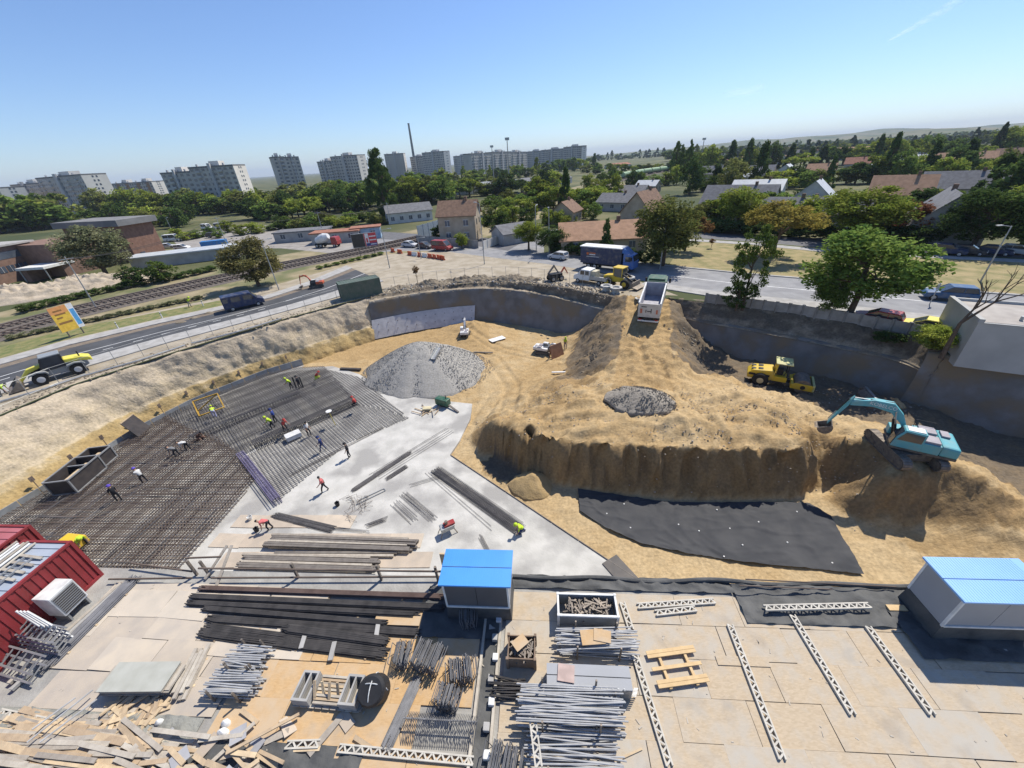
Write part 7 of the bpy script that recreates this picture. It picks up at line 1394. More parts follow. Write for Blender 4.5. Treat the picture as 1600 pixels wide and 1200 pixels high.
def sheets(u0, u1, rows, m, L=2.5, W=1.235, skip=0.0, z=.03, name='osb_sheet', jr=.6):
    base = {}
    for r, v in enumerate(rows):
        u = u0 - (L * .5 if r % 2 else 0) + rd.uniform(-.2, .2)
        while u < u1 - .3:
            a, b = max(u0, u), min(u1, u + L)
            if b - a > .4 and rd.random() >= skip:
                key = (round(b - a, 1)); ll = b - a - .012
                me = base.get(key) or base.setdefault(key, MB().box(-ll / 2, ll / 2, -W / 2, W / 2, 0, .022).mesh(name, m))
                p = D((a + b) / 2 + rd.uniform(-.015, .015), v + W / 2 + rd.uniform(-.02, .02), DK + z + rd.uniform(0, .012)); o = part(name, me, deck, p, AD + radians(rd.gauss(0, .35) * jr)); o.rotation_euler.x = abs(rd.gauss(0, .008)); o.rotation_euler.y = rd.gauss(0, .004)
            u += L
sheets(-.75, 26, [.42, 1.67, 2.92, 4.17, 5.42, 6.67, 7.92], M_osb)
sheets(-11.2, -1.75, [2.3, 3.55, 4.8], M_osbo, skip=.06); sheets(-6.2, -1.75, [6.05, 7.3], M_osbo); sheets(-4.6, -1.75, [.9], M_osbo)
sheets(-20.2, -11.2, [.5, 1.75, 3.0, 4.25], mat('grey_plywood', (.50, .43, .34), .85, (.42, .37, .31), 1.4, rnd=.14), skip=.12, jr=3, name='plywood_sheet'); sheets(-19, -9, [.9, 2.3, 3.8], mat('grey_plywood2', (.53, .46, .37), .85, (.45, .4, .33), 1.2, rnd=.14), L=2.4, skip=.55, z=.06, jr=6, name='plywood_sheet')
# membrane sheets with folds, on bare parts of the deck and along the edge
def memb(u0, u1, v0, v1, z, label, amp=.06, m=None, seed=0):
    V = []; F = []; nu, nv = max(8, int((u1 - u0) * 7)), max(5, int((v1 - v0) * 7))
    for j in range(nv + 1):
        for i in range(nu + 1):
            u, v = u0 + (u1 - u0) * i / nu, v0 + (v1 - v0) * j / nv; p = D(u, v); f = (1 - abs(2 * noise.noise(Vector((u * .9 + seed, v * 2.1, seed))))) ** 3; V.append((p.x, p.y, DK + z + amp * f + .02 * noise.noise(Vector((u * 3, v * 3, seed))) + .02))
    for j in range(nv):
        for i in range(nu): F.append((j * (nu + 1) + i, (j + 1) * (nu + 1) + i, (j + 1) * (nu + 1) + i + 1, j * (nu + 1) + i + 1))
    me = bpy.data.meshes.new('membrane_sheet'); me.from_pydata(V, [], F); me.materials.append(m or M_memd); me.polygons.foreach_set('use_smooth', [True] * len(F)); o = bpy.data.objects.new('membrane_sheet', me); COL.objects.link(o); return tag(o, label, 'membrane')
memb(9.2, 17.5, -.15, 1.5, .075, 'folded black membrane at the deck edge before the blue shelter', .12, seed=1); memb(-.6, 9.2, -.35, .25, .04, 'narrow black membrane strip along the deck edge', .14, seed=2); memb(-11.5, -5.2, 6.05, 8.5, .03, 'crumpled dark membrane under the pallets', .12, seed=3); memb(-20, -11.5, 5.5, 8.2, .03, 'grey crumpled membrane under the broken planks', .18, mat('grey_membrane', (.28, .28, .25), .85, (.2, .2, .18), 2, bump=.6), seed=4); memb(-4.4, -1.0, .3, 2.5, .065, 'black membrane under the middle blue shelter', .08, seed=5); memb(15, 23, .5, 2.6, .08, 'black membrane around the blue shelter at the pit corner', .12, seed=6)
roll = MB(); pts = [D(u, -.25 + .06 * sin(u * 1.3), DK + .12 + .05 * sin(u * .9)) for u in np.linspace(-.6, 17, 60)]; roll.tube(pts, .10, 8); tag(roll.build('rolled_membrane', M_memd), 'rolled black membrane edge along the front of the deck', 'membrane')
# joint gutter between the two halves of the deck
t = thing('joint_gutter', 'open expansion joint channel with timber edges across the deck', 'channel', D(-1.25, 3.5)); t.rotation_euler.z = AD
for s in (-.36, .30): MB().box(s - .05, s + .05, -5, 3.2, .0, .14).build('edge_board', M_woodg, t)
MB().box(-.28, .22, -5, 3.2, .004, .03).build('channel_bed', M_memd, t)
for k in range(9): MB().box(.0 + .1 * (k % 2), .22 + .1 * (k % 2), -3.4 + .72 * k, -3.15 + .72 * k, .05, .24).build('spacer_block', M_white if k % 2 else M_walk, t, bevel=.02)
# site shelters with blue roofs
M_bluer = mat('blue_roof_sheet', (.06, .27, .68), .45, (.07, .30, .72), .8, spec=.4); M_pan = mat('sandwich_panel', (.34, .35, .37), .6, (.30, .31, .32), .6)
M_bluesheen = mat('blue_roof_sky_sheen', (.20, .42, .74), .4, (.22, .45, .78), .8, spec=.5)  # same blue roof, its sky reflection put into the base colour
M_pand = mat('dark_panel', (.11, .11, .115), .6, (.09, .09, .095), .6)
def shelter(near_left, w, d, h, label, lb2=False):
    t = thing('stair_shelter', label, 'shelter', near_left, AD); m = M_bluesheen if lb2 else M_bluer
    rf = MB().hexa([(-.15, -.12, h - .05), (w + .15, -.12, h - .05), (w + .15, d + .15, h), (-.15, d + .15, h)], [(-.15, -.12, h + .03), (w + .15, -.12, h + .03), (w + .15, d + .15, h + .08), (-.15, d + .15, h + .08)]).build('roof', m, t)
    mb = MB()
    for k in range(int(w / .1)): mb.hexa([(-.12 + k * .1, -.1, h + .02), (-.105 + k * .1, -.1, h + .02), (-.105 + k * .1, d + .13, h + .07), (-.12 + k * .1, d + .13, h + .07)], [(-.12 + k * .1, -.1, h + .037), (-.105 + k * .1, -.1, h + .037), (-.105 + k * .1, d + .13, h + .087), (-.12 + k * .1, d + .13, h + .087)])
    mb.build('roof_ribs', m, rf); MB().box(-.14, w + .14, d * .5, d * .5 + .02, h + .04, h + .075).build('roof_seam', paint('seam_blue', (.04, .17, .45)), rf)
    MB().box(.03, w * .5 - .01, -.02, .02, .9, h - .055).build('front_panel', M_pan if lb2 else M_pand, t); MB().box(w * .5 + .01, w - .03, -.02, .02, .9, h - .055).build('front_panel', M_pan if lb2 else M_pand, t)
    for x in (0, w): MB().box(x - .02, x + .02, .03, d - .03, .9, h - .06).build('side_panel', M_pan, t)
    MB().box(.03, w - .03, d - .02, d + .02, .9, h - .02).build('back_panel', M_pan, t)
    MB().hexa([(-.08, -.08, 0), (w + .08, -.08, 0), (w + .08, d + .08, 0), (-.08, d + .08, 0)], [(-.02, -.02, .88), (w + .02, -.02, .88), (w + .02, d + .02, .88), (-.02, d + .02, .88)]).build('membrane_upstand', M_memd, t)
    for x in (0, w):
        for y in (0, d): MB().box(x - .04, x + .04, y - .04, y + .04, .88, h - .06).build('corner_post', M_white, t)
    MB().bar((0, -.05, .95), (w, -.05, .95), .05, .08).build('sill', M_white, t)
    for x in (w * .3, w * .75): MB().box(x - .22, x + .22, -.5, -.28, .05, .1).build('weight_slab', M_walk, t)
pr = G(1508, 941, 9.13); pr.z = DK; shelter(pr + E1 * .15 + E2 * .12, 3.1, 1.5, 2.6, 'stair shelter with blue roof coloured pale for sky sheen at the pit corner of the deck', True)
pc = G(684, 915, 9.0); pc.z = DK; shelter(pc + E1 * .15 + E2 * .12, 2.62, 1.35, 2.5, 'stair shelter with bright blue roof in the middle of the deck')
p = G(690, 920, 7.3); p.z = DK; t = thing('timber_post', 'brown upright board at the corner of the middle blue shelter', 'board', p + E2 * .9, AD); MB().box(-.12, .1, -.04, .04, 0, 2.0).build('board', M_wood, t)
# red containers
M_redc = mat('container_red', (.27, .035, .04), .6, (.20, .03, .03), 1.2); M_rfb = mat('container_roof_grey', (.36, .40, .46), .6, (.30, .34, .40), .9)
rc = D(-21.05 - .15, -.05); u_, v_ = uv(159, 899); yaw_c = AD + pi / 2
t = thing('shipping_container', 'red corrugated container with grey roof carrying pipes', 'container', D(u_, v_ + 6.06), yaw_c); container(t, 6.06, 2.44, 2.6, M_redc, M_rfb)
t = thing('shipping_container', 'second red container standing behind the one with pipes', 'container', D(u_ - 3.3, v_ + 5.2), yaw_c); container(t, 6.06, 2.44, 2.6, M_redc, mat('faded_red_roof', (.42, .14, .16), .7, (.35, .11, .12), 1.5))
CT = DK + 2.6
def ontop(du, v, z): return D(u_ - du, v_ + v, z)
t = thing('pipe_load', 'bundle of white pipes and timber lying on the red container', 'pipes', ontop(2.0, 0, CT))
for k in range(11): a = ontop(1.55 + .1 * k, .15 + .1 * (k % 3), CT + .06 + .09 * (k % 2)) - t.location; b = ontop(1.5 + .11 * k, 5.8, CT + .06 + .09 * (k % 2)) - t.location; MB().cyl(a, b, .05, n=8).build('pipe', M_white if k % 3 else M_woodg, t)
t = thing('ladder', 'aluminium ladder lying on the red container roof', 'ladder', ontop(1.0, 0, CT))
for s in (.0, .42): MB().bar(ontop(.75 + s, .9, CT + .05) - t.location, ontop(.8 + s, 5.5, CT + .05) - t.location, .05, .08).build('rail', M_galv, t)
for k in range(15): MB().bar(ontop(.76, 1.1 + .3 * k, CT + .05) - t.location, ontop(1.2, 1.1 + .3 * k, CT + .05) - t.location, .04).build('rung', M_galv, t)
for k in range(4): o = MB().bar(ontop(.3, .9 + .35 * k, CT + .03), ontop(2.2, .7 + .35 * k, CT + .03), .12, .05).build('roof_batten', M_woodg); tag(o, 'short weathered batten on the red container roof', 'batten', 'battens on the red container')
# air conditioner on the container side
t = thing('air_conditioner', 'white air conditioning unit mounted beside the red container', 'air conditioner', D(u_ + .55, v_ + 1.75), yaw_c); M_acw = mat('unit_white', (.72, .72, .70), .5)
MB().box(-.5, .5, -.42, .42, .45, 1.7).build('housing', M_acw, t, bevel=.03); MB().box(-.72, -.7, 0, 0, 0, 0) if False else None; MB().box(.502, .52, -.36, .36, .55, 1.6).box(-.44, .44, -.44, -.422, .55, 1.6).build('grille', M_fw, t)
for k in range(9): MB().box(-.42, .42, -.452, -.441, .6 + k * .11, .65 + k * .11).build('louvre', M_blkf, t)
for x in (-.4, .4): MB().box(x - .04, x + .04, -.36, .36, 0, .45).build('bracket', M_galv, t)
# ladder frames, beams, rods beside the container
def ladderframe(px, py, yaw, L, W, n, z, label, tiltx=.35):
    t = thing('ladder_section', label, 'scaffold ladder', G(px, py, DK + z), yaw, 'scaffold ladder frames by the red container', tilt=(tiltx, 0))
    for s in (-W / 2, W / 2): MB().bar((-L / 2, s, 0), (L / 2, s, 0), .06).build('rail', M_galv, t)
    for k in range(n): x = -L / 2 + L * (k + .5) / n; MB().bar((x, -W / 2, 0), (x, W / 2, 0), .04).build('rung', M_galv, t)
for k in range(4): ladderframe(58 + k * 3, 985 + k * 6, radians(-12), 2.6, .55, 9, .9 - .18 * k, 'grey scaffold ladder frame stacked against the red container', .3)
for k in range(2): ladderframe(28, 1030 + k * 14, radians(-14), 2.4, .6, 6, .5 - .2 * k, 'grey scaffold ladder frame leaning below the stacked ones', .4)
for k in range(4):
    p = G(95 + 9 * k, 1000, DK); o = MB().cyl((0, 0, 0), (-.9 - .1 * k, .25, 1.9), .04, n=6).build('scaffold_pole', M_white, loc=p); tag(o, 'white pole leaning against the red container', 'pole', 'poles leaning on the red container')
beamstack(G(200, 912, DK), G(20, 1075, DK), 3, 1, .55, .12, M_walk, 'row of pale perforated beams beside the red container'); bundle(G(208, 908, DK + .05), G(72, 1042, DK + .05), 18, .75, 'dark bundle of long rods parallel to the red container', mat('dark_rods', (.13, .13, .14), .6, (.19, .19, .2), 2), 3, .022)
# railing tubes and bars at the deck front
for k, (a, b, z) in enumerate((((290, 872), (345, 870), .9), ((310, 888), (690, 893), .9), ((330, 903), (690, 901), .25), ((205, 880), (300, 893), .3), ((170, 905), (300, 903), .25))):
    o = MB().cyl(G(*a, DK + z), G(*b, DK + z), .045, n=8).build('rail_tube', M_rust); tag(o, ['short rusty rail at the deck corner near the mat', 'long upper guard rail tube in front of the beam stacks', 'long lower guard rail tube in front of the beam stacks', 'thin rusty tube at the deck edge near the red container', 'lower tube at the deck edge near the red container'][k], 'rail')
for k, x in enumerate((310, 330, 470, 600, 688)): p = D(uv(x, 896)[0], .0); o = MB().box(-.05, .05, -.05, .05, 0, 1.1).build('guard_post', M_steel, loc=p); tag(o, 'steel guard rail post at the deck edge', 'post', 'guard rail posts')
for a, b in (((355, 852), (320, 905)), ((362, 852), (338, 915))): o = MB().bar(G(*a, DK + .8), G(*b, DK + .1), .14, .05).build('brace_plank', M_woodg); tag(o, 'pale plank leaning over the guard rail', 'plank', 'planks leaning on the guard rail')
# long black steel stock
M_stock = mat('black_steel_stock', (.045, .043, .043), .8, (.075, .07, .068), 2, spec=.12); M_stockr = mat('brown_steel_stock', (.10, .07, .06), .8, (.14, .10, .085), 2, spec=.12)
for a, b, n, w, l, m, lb in (((318, 921), (688, 934), 12, .3, 3, M_stockr, 'long brownish bundle of steel bars along the deck edge'), ((305, 934), (690, 951), 12, .34, 3, M_stock, 'long black bundle of steel bars next to the brownish one'), ((300, 944), (650, 962), 12, .3, 3, M_stock, 'long black bundle of steel bars third from the deck edge'), ((325, 953), (600, 975), 12, .3, 3, M_stock, 'black steel bundle ending at a fresh board'), ((330, 968), (650, 990), 12, .34, 2, M_stock, 'black steel bundle with timber spacers'), ((320, 986), (465, 1004), 20, .6, 2, M_stock, 'fanned black rods in front of the plywood boards'), ((450, 985), (600, 1005), 22, .55, 4, M_stock, 'tied dense pile of black rods on fresh boards'), ((440, 1004), (600, 1022), 20, .45, 2, M_stock, 'lower layer of black rods under the tied pile')):
    bundle(G(*a, DK + .06), G(*b, DK + .06), n, w, lb, m, l, .022)
# scaffold tube stacks in racks
M_tubeg = mat('scaffold_tube', (.46, .46, .455), .55, (.36, .36, .355), 3, metal=.15)
def tubestack(u, v, L, W, H, n, rows, label, m=None, r=.026, mess=.06, rack=True, flat=None):
    t = thing('scaffold_stack', label, 'scaffold tubes', D(u, v), AD); me = MB().cyl((-L / 2, 0, 0), (L / 2, 0, 0), r, n=7).mesh('tube', m or M_tubeg)
    for rr in range(rows):
        for k in range(n):
            o = part('tube', me, t, (rd.uniform(-.14, .14), W * ((k + rd.uniform(.3, .7)) / n - .5), .12 + (H - .15) * rr / max(1, rows - 1) + rd.uniform(-.01, .01)), rd.gauss(0, mess)); o.rotation_euler.y = rd.gauss(0, .012)
    if rack:
        f = MB()
        for x in (-L * .27, L * .27):
            for y in (-W / 2 - .06, W / 2 + .06): f.box(x - .03, x + .03, y - .03, y + .03, 0, H + .25)
            f.box(x - .03, x + .03, -W / 2 - .06, W / 2 + .06, .03, .09)
        f.build('rack', M_steel, t)
    MB().box(-L * .46, L * .46, -W * .46, W * .46, .1, H - .2).build('packed_core', M_fw, t) if flat else None
    return t
u, v = uv(930, 1012); tubestack(u + .05, v, 3.0, .8, .75, 13, 3, 'grey scaffold tubes in a rack with an offcut of board on top')
for k, (dx, a) in enumerate(((0, .1), (.35, -.15))): o = MB().box(-.45 + .15 * k, .45 - .1 * k, -.3 + .1 * k, .25, 0, .02).build('osb_offcut', M_osbo, loc=D(u - .15 + dx, v, DK + .84 + .03 * k), rz=AD + a); tag(o, ['larger offcut of board on the scaffold tubes', 'smaller offcut of board beside the larger one'][k], 'board')
u, v = uv(890, 1118); tubestack(u, v, 3.5, 1.1, .95, 17, 3, 'widest pile of pale scaffold tubes in a rack', mess=.035)
u, v = uv(895, 1180); tubestack(u, v, 3.0, 1.0, .6, 11, 2, 'loose mixed scaffold tubes nearest the lattice plank', mess=.05)
u, v = uv(800, 1080); tubestack(u - .15, v, 1.2, .7, .3, 9, 2, 'short dark tubes beside the joint gutter', M_stock, mess=.12, rack=False)
# stack of steel planks
u, v = uv(918, 1072); t = thing('scaffold_plank_stack', 'stack of galvanised scaffold planks with hooks', 'scaffold planks', D(u, v), AD)
for r_ in range(7):
    for k in range(2): MB().box(-1.5, 1.5, -.38 + k * .39, -.02 + k * .39, .1 + r_ * .1, .17 + r_ * .1).build('plank', M_galv if r_ < 6 else M_pan, t)
hk = MB()
for k in range(14): hk.cyl((-1.4 + .2 * k, -.40, .78), (-1.4 + .2 * k, -.36, .82), .03, n=6)
hk.build('rivets', M_white, t, kind='stuff')
for x in (-1.54, 1.54):
    for k in range(7): MB().cyl((x, -.3, .14 + k * .1), (x + (.15 if x > 0 else -.15), -.3, .14 + k * .1), .02, n=6).build('hook', M_rim, t)
for x in (-.9, .2, .9): MB().box(x - .03, x + .03, -.48, -.42, 0, .75).build('upright', M_steel, t)
o = MB().box(-.3, .3, -.28, .28, 0, .025).build('ply_offcut', mat('pink_ply', (.55, .42, .37), .85), loc=D(u - .8, v - .05, DK + .80), rz=AD - .1); tag(o, 'pinkish plywood offcut on the scaffold planks', 'board')
# steel basket with clamps
def basket(u, v, L, W, H, label, m, fill, wood=False):
    t = thing('steel_crate' if not wood else 'wooden_crate', label, 'crate', D(u, v), AD)
    for (x0, x1, y0, y1) in ((-L / 2, L / 2, -W / 2, -W / 2 + .04), (-L / 2, L / 2, W / 2 - .04, W / 2), (-L / 2, -L / 2 + .04, -W / 2 + .04, W / 2 - .04), (L / 2 - .04, L / 2, -W / 2 + .04, W / 2 - .04)): MB().box(x0, x1, y0, y1, .1, H).build('side', m, t)
    MB().box(-L / 2 + .05, L / 2 - .05, -W / 2 + .05, W / 2 - .05, .08, .12).build('floor', m, t); f = MB()
    for x in (-L / 2, L / 2):
        for y in (-W / 2, W / 2): f.box(x - .05, x + .05, y - .05, y + .05, 0, H + .06)
    if not wood: f.bar((-L / 2, -W / 2, H), (L / 2, -W / 2, H), .08).bar((-L / 2, W / 2, H), (L / 2, W / 2, H), .08).bar((-L / 2, -W / 2, H), (-L / 2, W / 2, H), .08).bar((L / 2, -W / 2, H), (L / 2, W / 2, H), .08)
    f.build('frame', M_white if not wood else m, t); c = MB()
    for k in range(fill): a = rd.uniform(0, 6.3); q = Vector((rd.uniform(-L * .36, L * .36), rd.uniform(-W * .3, W * .3), H * rd.uniform(.55, .95))); d = Vector((cos(a), sin(a), rd.uniform(-.3, .3))) * rd.uniform(.08, .3); c.bar(q - d, q + d, rd.uniform(.03, .07), .03)
    c.build('scrap_filling', M_steel, t, kind='stuff'); return t
u, v = uv(916, 962); basket(u, v, 2.4, .9, .8, 'steel basket of scaffold clamps at the deck edge', M_fw, 110)
u, v = uv(816, 1026); basket(u, v, 1.05, .85, .75, 'wooden crate full of scrap metal beside the joint gutter', mat('crate_wood', (.25, .18, .13), .85, (.18, .13, .09), 3), 90, True); o = MB().box(-.28, .28, -.2, .22, 0, .02).build('osb_offcut', M_osbo, loc=D(u - .05, v - .1, DK + .84), rz=.6); tag(o, 'board offcut lying on the scrap in the wooden crate', 'board')
# perforated steel lattice planks
def lattice(a, b, label, w=.2, m=None):
    d = b - a; L = d.length; t = thing('lattice_plank', label, 'lattice plank', a, atan2(d.y, d.x)); m = m or M_latt; n = int(L / .3)
    for s in (-w / 2, w / 2): MB().box(0, L, s - .025, s + .025, 0, .09).build('chord', m, t)
    z = MB()
    for k in range(n):
        x0, x1, xm = L * k / n, L * (k + 1) / n, L * (k + .5) / n; z.bar((x0, -w / 2, .075), (xm, w / 2, .075), .055, .02); z.bar((xm, w / 2, .075), (x1, -w / 2, .075), .055, .02)
    z.build('zigzag_web', m, t, kind='stuff')
M_latt = mat('lattice_steel', (.55, .52, .45), .7, (.45, .42, .36), 3); zL = DK + .075
for k, (a, b, lb) in enumerate((((1140, 977), (1222, 1188), 'lattice plank running down between weathered boards, beside the torn board'), ((1237, 962), (1332, 1118), 'lattice plank in the middle of the boarded area'), ((1355, 980), (1456, 1118), 'lattice plank whose end points to the blue shelter at the pit corner'), ((992, 1025), (1046, 1198), 'lattice plank beside the scaffold stacks and timber pallet'), ((972, 942), (986, 985), 'short lattice plank beside the steel basket'), ((996, 948), (1116, 940), 'lattice plank lying along the deck edge by the basket'), ((1024, 959), (1087, 952), 'shorter lattice plank parallel to the one at the deck edge'), ((1194, 951), (1358, 947), 'long lattice plank on the black membrane'), ((530, 1170), (740, 1190), 'rusty sided lattice plank below the rod sheaves'), ((448, 1165), (500, 1163), 'short lattice plank beside the crumpled membrane'), ((832, 1122), (842, 1200), 'pale lattice plank leaning on the mixed tubes'), ((0, 1114), (70, 1128), 'pale perforated plank among the broken timber'))):
    z = zL if lb.find('leaning') < 0 else DK + .75
    z += .17 if 'black membrane' in lb else 0; lattice(G(*a, z), G(*b, z), lb)
ch = MB()
for k in range(170):
    p = D(rd.uniform(-19, 19), rd.uniform(.5, 6.6), DK + .068); a = rd.uniform(0, 3.1); l_ = rd.uniform(.02, .09); dv = Vector((cos(a), sin(a), 0)) * l_; ch.bar(p - dv, p + dv, rd.uniform(.015, .05), .012)
o = ch.build('wood_litter', M_woodg); o['kind'] = 'stuff'
# timber pallet
u, v = uv(1056, 1045); t = thing('timber_pallet', 'fresh yellow timber pallet of five boards on two bearers', 'pallet', D(u, v), AD + radians(9))
for y in (-.55, -.42, 0.0, .43, .56): MB().box(-.95, .95, y - .06, y + .06, .19, .23).build('board', mat('fresh_pine', (.62, .45, .24), .8, (.54, .38, .2), 4), t)
for x in (-.5, .5): MB().box(x - .05, x + .05, -.65, .65, .075, .19).build('bearer', mat('fresh_pine', (.62, .45, .24), .8), t)
o = MB().bar(G(960, 1190, DK + .08), G(1003, 1170, DK + .08), .06, .05).build('wooden_stick', M_wood); tag(o, 'single reddish timber stick lying on the boards by the mixed tubes', 'stick')
o = MB().box(-1.0, .9, -.02, .3, 0, .02).build('torn_osb_strip', M_osb, loc=G(1165, 1040, DK + .07), rz=AD); tag(o, 'narrow torn strip of board over a gap in the boarding', 'board')
o = MB().box(-.35, .35, -.12, .12, 0, .08).build('timber_offcut', mat('fresh_pine', (.62, .45, .24)), loc=G(1400, 951, DK + .12), rz=AD); tag(o, 'yellow timber offcut on the membrane before the blue shelter at the pit corner', 'timber')
for k, (a, b) in enumerate((((1165, 905), (1400, 917)), ((1155, 915), (1300, 921)))): o = MB().cyl(G(*a, DK + .5), G(*b, DK + .3), .03, n=6).build('guard_rod', M_rust); tag(o, ['upper thin rod stretched past the deck edge', 'lower thin rod stretched past the deck edge'][k], 'rod')
# pallets of formwork, black coil, wire bundles, rod sheaves
u, v = uv(522, 1085); t = thing('loaded_pallet', 'pallet loaded with white formwork frames and short timbers', 'pallet', D(u, v), AD - .03)
for y in (-.4, 0, .4): MB().box(-1.3, 1.3, y - .06, y + .06, .03, .14).build('bearer', M_woodg, t)
for k in range(9): MB().box(-1.3 + .29 * k, -1.06 + .29 * k, -.52, .52, .141, .17).build('deck_board', M_woodg, t)
for sx in (-.95, .85):
    for k in range(3):
        z = .18 + k * .14; MB().box(sx - .32, sx + .32, -.48, -.4, z, z + .12).box(sx - .32, sx + .32, .4, .48, z, z + .12).box(sx - .32, sx - .25, -.4, .4, z, z + .12).box(sx + .25, sx + .32, -.4, .4, z, z + .12).box(sx - .03, sx + .03, -.4, .4, z, z + .12).build('formwork_frame', M_walk, t)
for k in range(9): MB().box(-.55, .45, -.42 + .1 * k, -.34 + .1 * k, .18, .3 + .04 * (k % 3)).build('timber', M_wood if k % 2 else M_woodg, t)
for k in range(4): MB().bar((-.5 + .28 * k, -.3 + .15 * (k % 2), .3), (-.6 + .3 * k, .1, .75), .09, .05).build('timber', M_wood, t)
p = D(*uv(590, 1088)); t = thing('membrane_coil', 'big black strapped coil standing beside the loaded pallet', 'coil', p, AD); MB().lathe([(.12, -.42), (.42, -.42), (.5, -.3), (.5, .3), (.42, .42), (.12, .42)], 26, Matrix.Translation((0, 0, .52)) @ Matrix.Rotation(radians(25), 4, 'X')).build('coil', M_blk, t)
for a in (0, pi / 2): MB().tube([Vector((.515 * cos(q) * cos(a) , .515 * cos(q) * sin(a) - .0, .56 + .46 * sin(q))) for q in np.linspace(0, pi, 12)], .018, 4).build('strap', M_white, t)
def wirebundle(px, py, L, W, H, n, label, seed):
    rr = random.Random(seed); t = thing('stirrup_bundle', label, 'stirrups', D(*uv(px, py)), AD + rr.uniform(-.3, .3))
    for part_ in range(3):
        mb = MB()
        for k in range(n // 3):
            x = (k + part_ * n / 3) / n * L - L / 2; w, h = W / 2 * rr.uniform(.8, 1.05), H * rr.uniform(.8, 1.05); ox, oy, oz, ln = x + rr.gauss(0, .015), rr.gauss(0, .03), .05, rr.gauss(0, .12)
            P = [Vector((ox, oy - w, oz)), Vector((ox, oy + w, oz)), Vector((ox + ln, oy + w, oz + h)), Vector((ox + ln, oy - w, oz + h)), Vector((ox, oy - w, oz))]; mb.tube(P, .016, 4)
        mb.build('stirrups', M_tubd, t, kind='stuff')
    MB().bar((-L / 2, -W * .3, .02), (L / 2, -W * .3, .02), .1, .05).bar((-L / 2, W * .3, .02), (L / 2, W * .3, .02), .1, .05).build('bearer', M_woodg, t)
M_tubd = mat('bluish_wire', (.14, .14, .145), .6, (.21, .21, .215), 3, metal=.1)
for a in ((672, 1035, 1.1, .9, .7, 46, 'bundle of square stirrups with yellow tags', 1), (722, 1055, .9, .75, .6, 40, 'tangled bundle of stirrups beside the shelter shadow', 2), (702, 1098, .7, .6, .75, 36, 'bundle of small stirrups standing on a fresh board', 3), (788, 1196, .9, .8, .6, 40, 'bundle of stirrups beside the joint gutter and lattice plank', 4), (632, 1030, .5, .8, .55, 24, 'narrow bundle of bars next to the square stirrups', 5), (735, 975, .6, .5, .7, 20, 'dark bucket-like bundle in the shadow of the middle shelter', 6)): wirebundle(*a)
bundle(G(650, 1068, DK + .08), G(608, 1162, DK + .08), 22, .42, 'sheaf of grey rods on a fresh board', M_tubd, 3, .014, cross=False)
t = thing('rod_rack', 'row of upright bent rods like a comb beside the rod sheaf', 'rods', D(*uv(690, 1140)), AD); mb = MB()
for k in range(42): x = -1.25 + 2.5 * k / 41; mb.tube([Vector((x, .45, .04)), Vector((x + .04, .1, .55 + rd.uniform(-.05, .05))), Vector((x - .05, -.5, .06))], .013, 4)
mb.build('bent_rods', M_tubd, t, kind='stuff'); MB().bar((-1.3, .1, .5), (1.3, .1, .5), .04).build('tie_bar', M_tubd, t)
# plywood stack, prop bundles
t = thing('plywood_stack', 'stack of grey formwork plywood with overhanging top sheets', 'plywood stack', D(*uv(235, 1068)), AD + .05)
for k in range(11): MB().box(-1.35 + rd.uniform(-.15, .15), 1.3 + rd.uniform(-.25, .25), -.45 + rd.uniform(-.06, .06), .45 + rd.uniform(-.06, .06), .12 + k * .045, .155 + k * .045).build('sheet', M_woodg if k < 10 else mat('pale_film_ply', (.42, .42, .37), .7, (.36, .36, .31), 2), t)
MB().box(-1.3, 1.3, -.4, -.3, 0, .12).box(-1.3, 1.3, .3, .4, 0, .12).build('bearer', M_wood, t)
beamstack(G(318, 1020, DK), G(283, 1090, DK), 4, 2, .6, .1, M_woodg, 'upright sloping planks beside the plywood stack')
u, v = uv(393, 1036); tubestack(u, v, 1.5, .8, .6, 10, 3, 'pile of grey steel props beside the plywood stack', r=.03, mess=.07)
u, v = uv(370, 1075); tubestack(u, v, 1.9, .8, .6, 9, 3, 'rack of grey steel props over the crumpled membrane', r=.03, mess=.02)
# loose planks and broken boards in the corner
pm = [MB().box(-L / 2, L / 2, -w / 2, w / 2, 0, .05 if w < .3 else .025).mesh('plank', m) for L, w, m in ((1.8, .16, M_wood), (1.3, .22, M_woodg), (2.3, .14, M_woodg), (.7, .4, M_ply), (.5, .5, mat('grey_film_ply', (.36, .36, .37), .7, (.3, .3, .31), 2)), (2.6, .2, M_wood), (.9, .14, M_wood), (2.2, .1, M_wood), (1.5, .12, M_woodg))]; pw = ['yellow', 'broad grey', 'slim grey', 'square beige', 'square dark grey', 'longest yellow', 'short yellow', 'narrow yellow', 'narrow grey']
def loose(px, py, k, z, yaw, tx, lab, grp):
    o = bpy.data.objects.new('plank', pm[k]); COL.objects.link(o); o.location = G(px, py, DK + z); o.rotation_euler = (rd.gauss(0, tx), rd.gauss(0, tx * .5), yaw); tag(o, pw[k] + ' ' + lab, 'plank', grp)
for k in range(120):
    x, y = rd.uniform(-20, 200), rd.uniform(1118, 1225); loose(x, y, rd.choice((0, 2, 5, 5, 2, 7, 8)), .05 + .45 * rd.random() * (y - 1105) / 90, AD + rd.gauss(-.02, .06), .03, 'plank in the heap of timber at the deck corner', 'long planks in the corner heap')
for k in range(55):
    x, y = rd.uniform(170, 420), rd.uniform(1145, 1220); loose(x, y, rd.choice((1, 3, 4, 6, 6, 1, 0, 2, 7, 8, 8)), .05 + .3 * rd.random(), rd.choice((-.5, -.2, -.1, .0, .9)) + rd.gauss(0, .2), .1, 'broken board among the mixed debris beside the timber heap', 'broken boards in the debris')
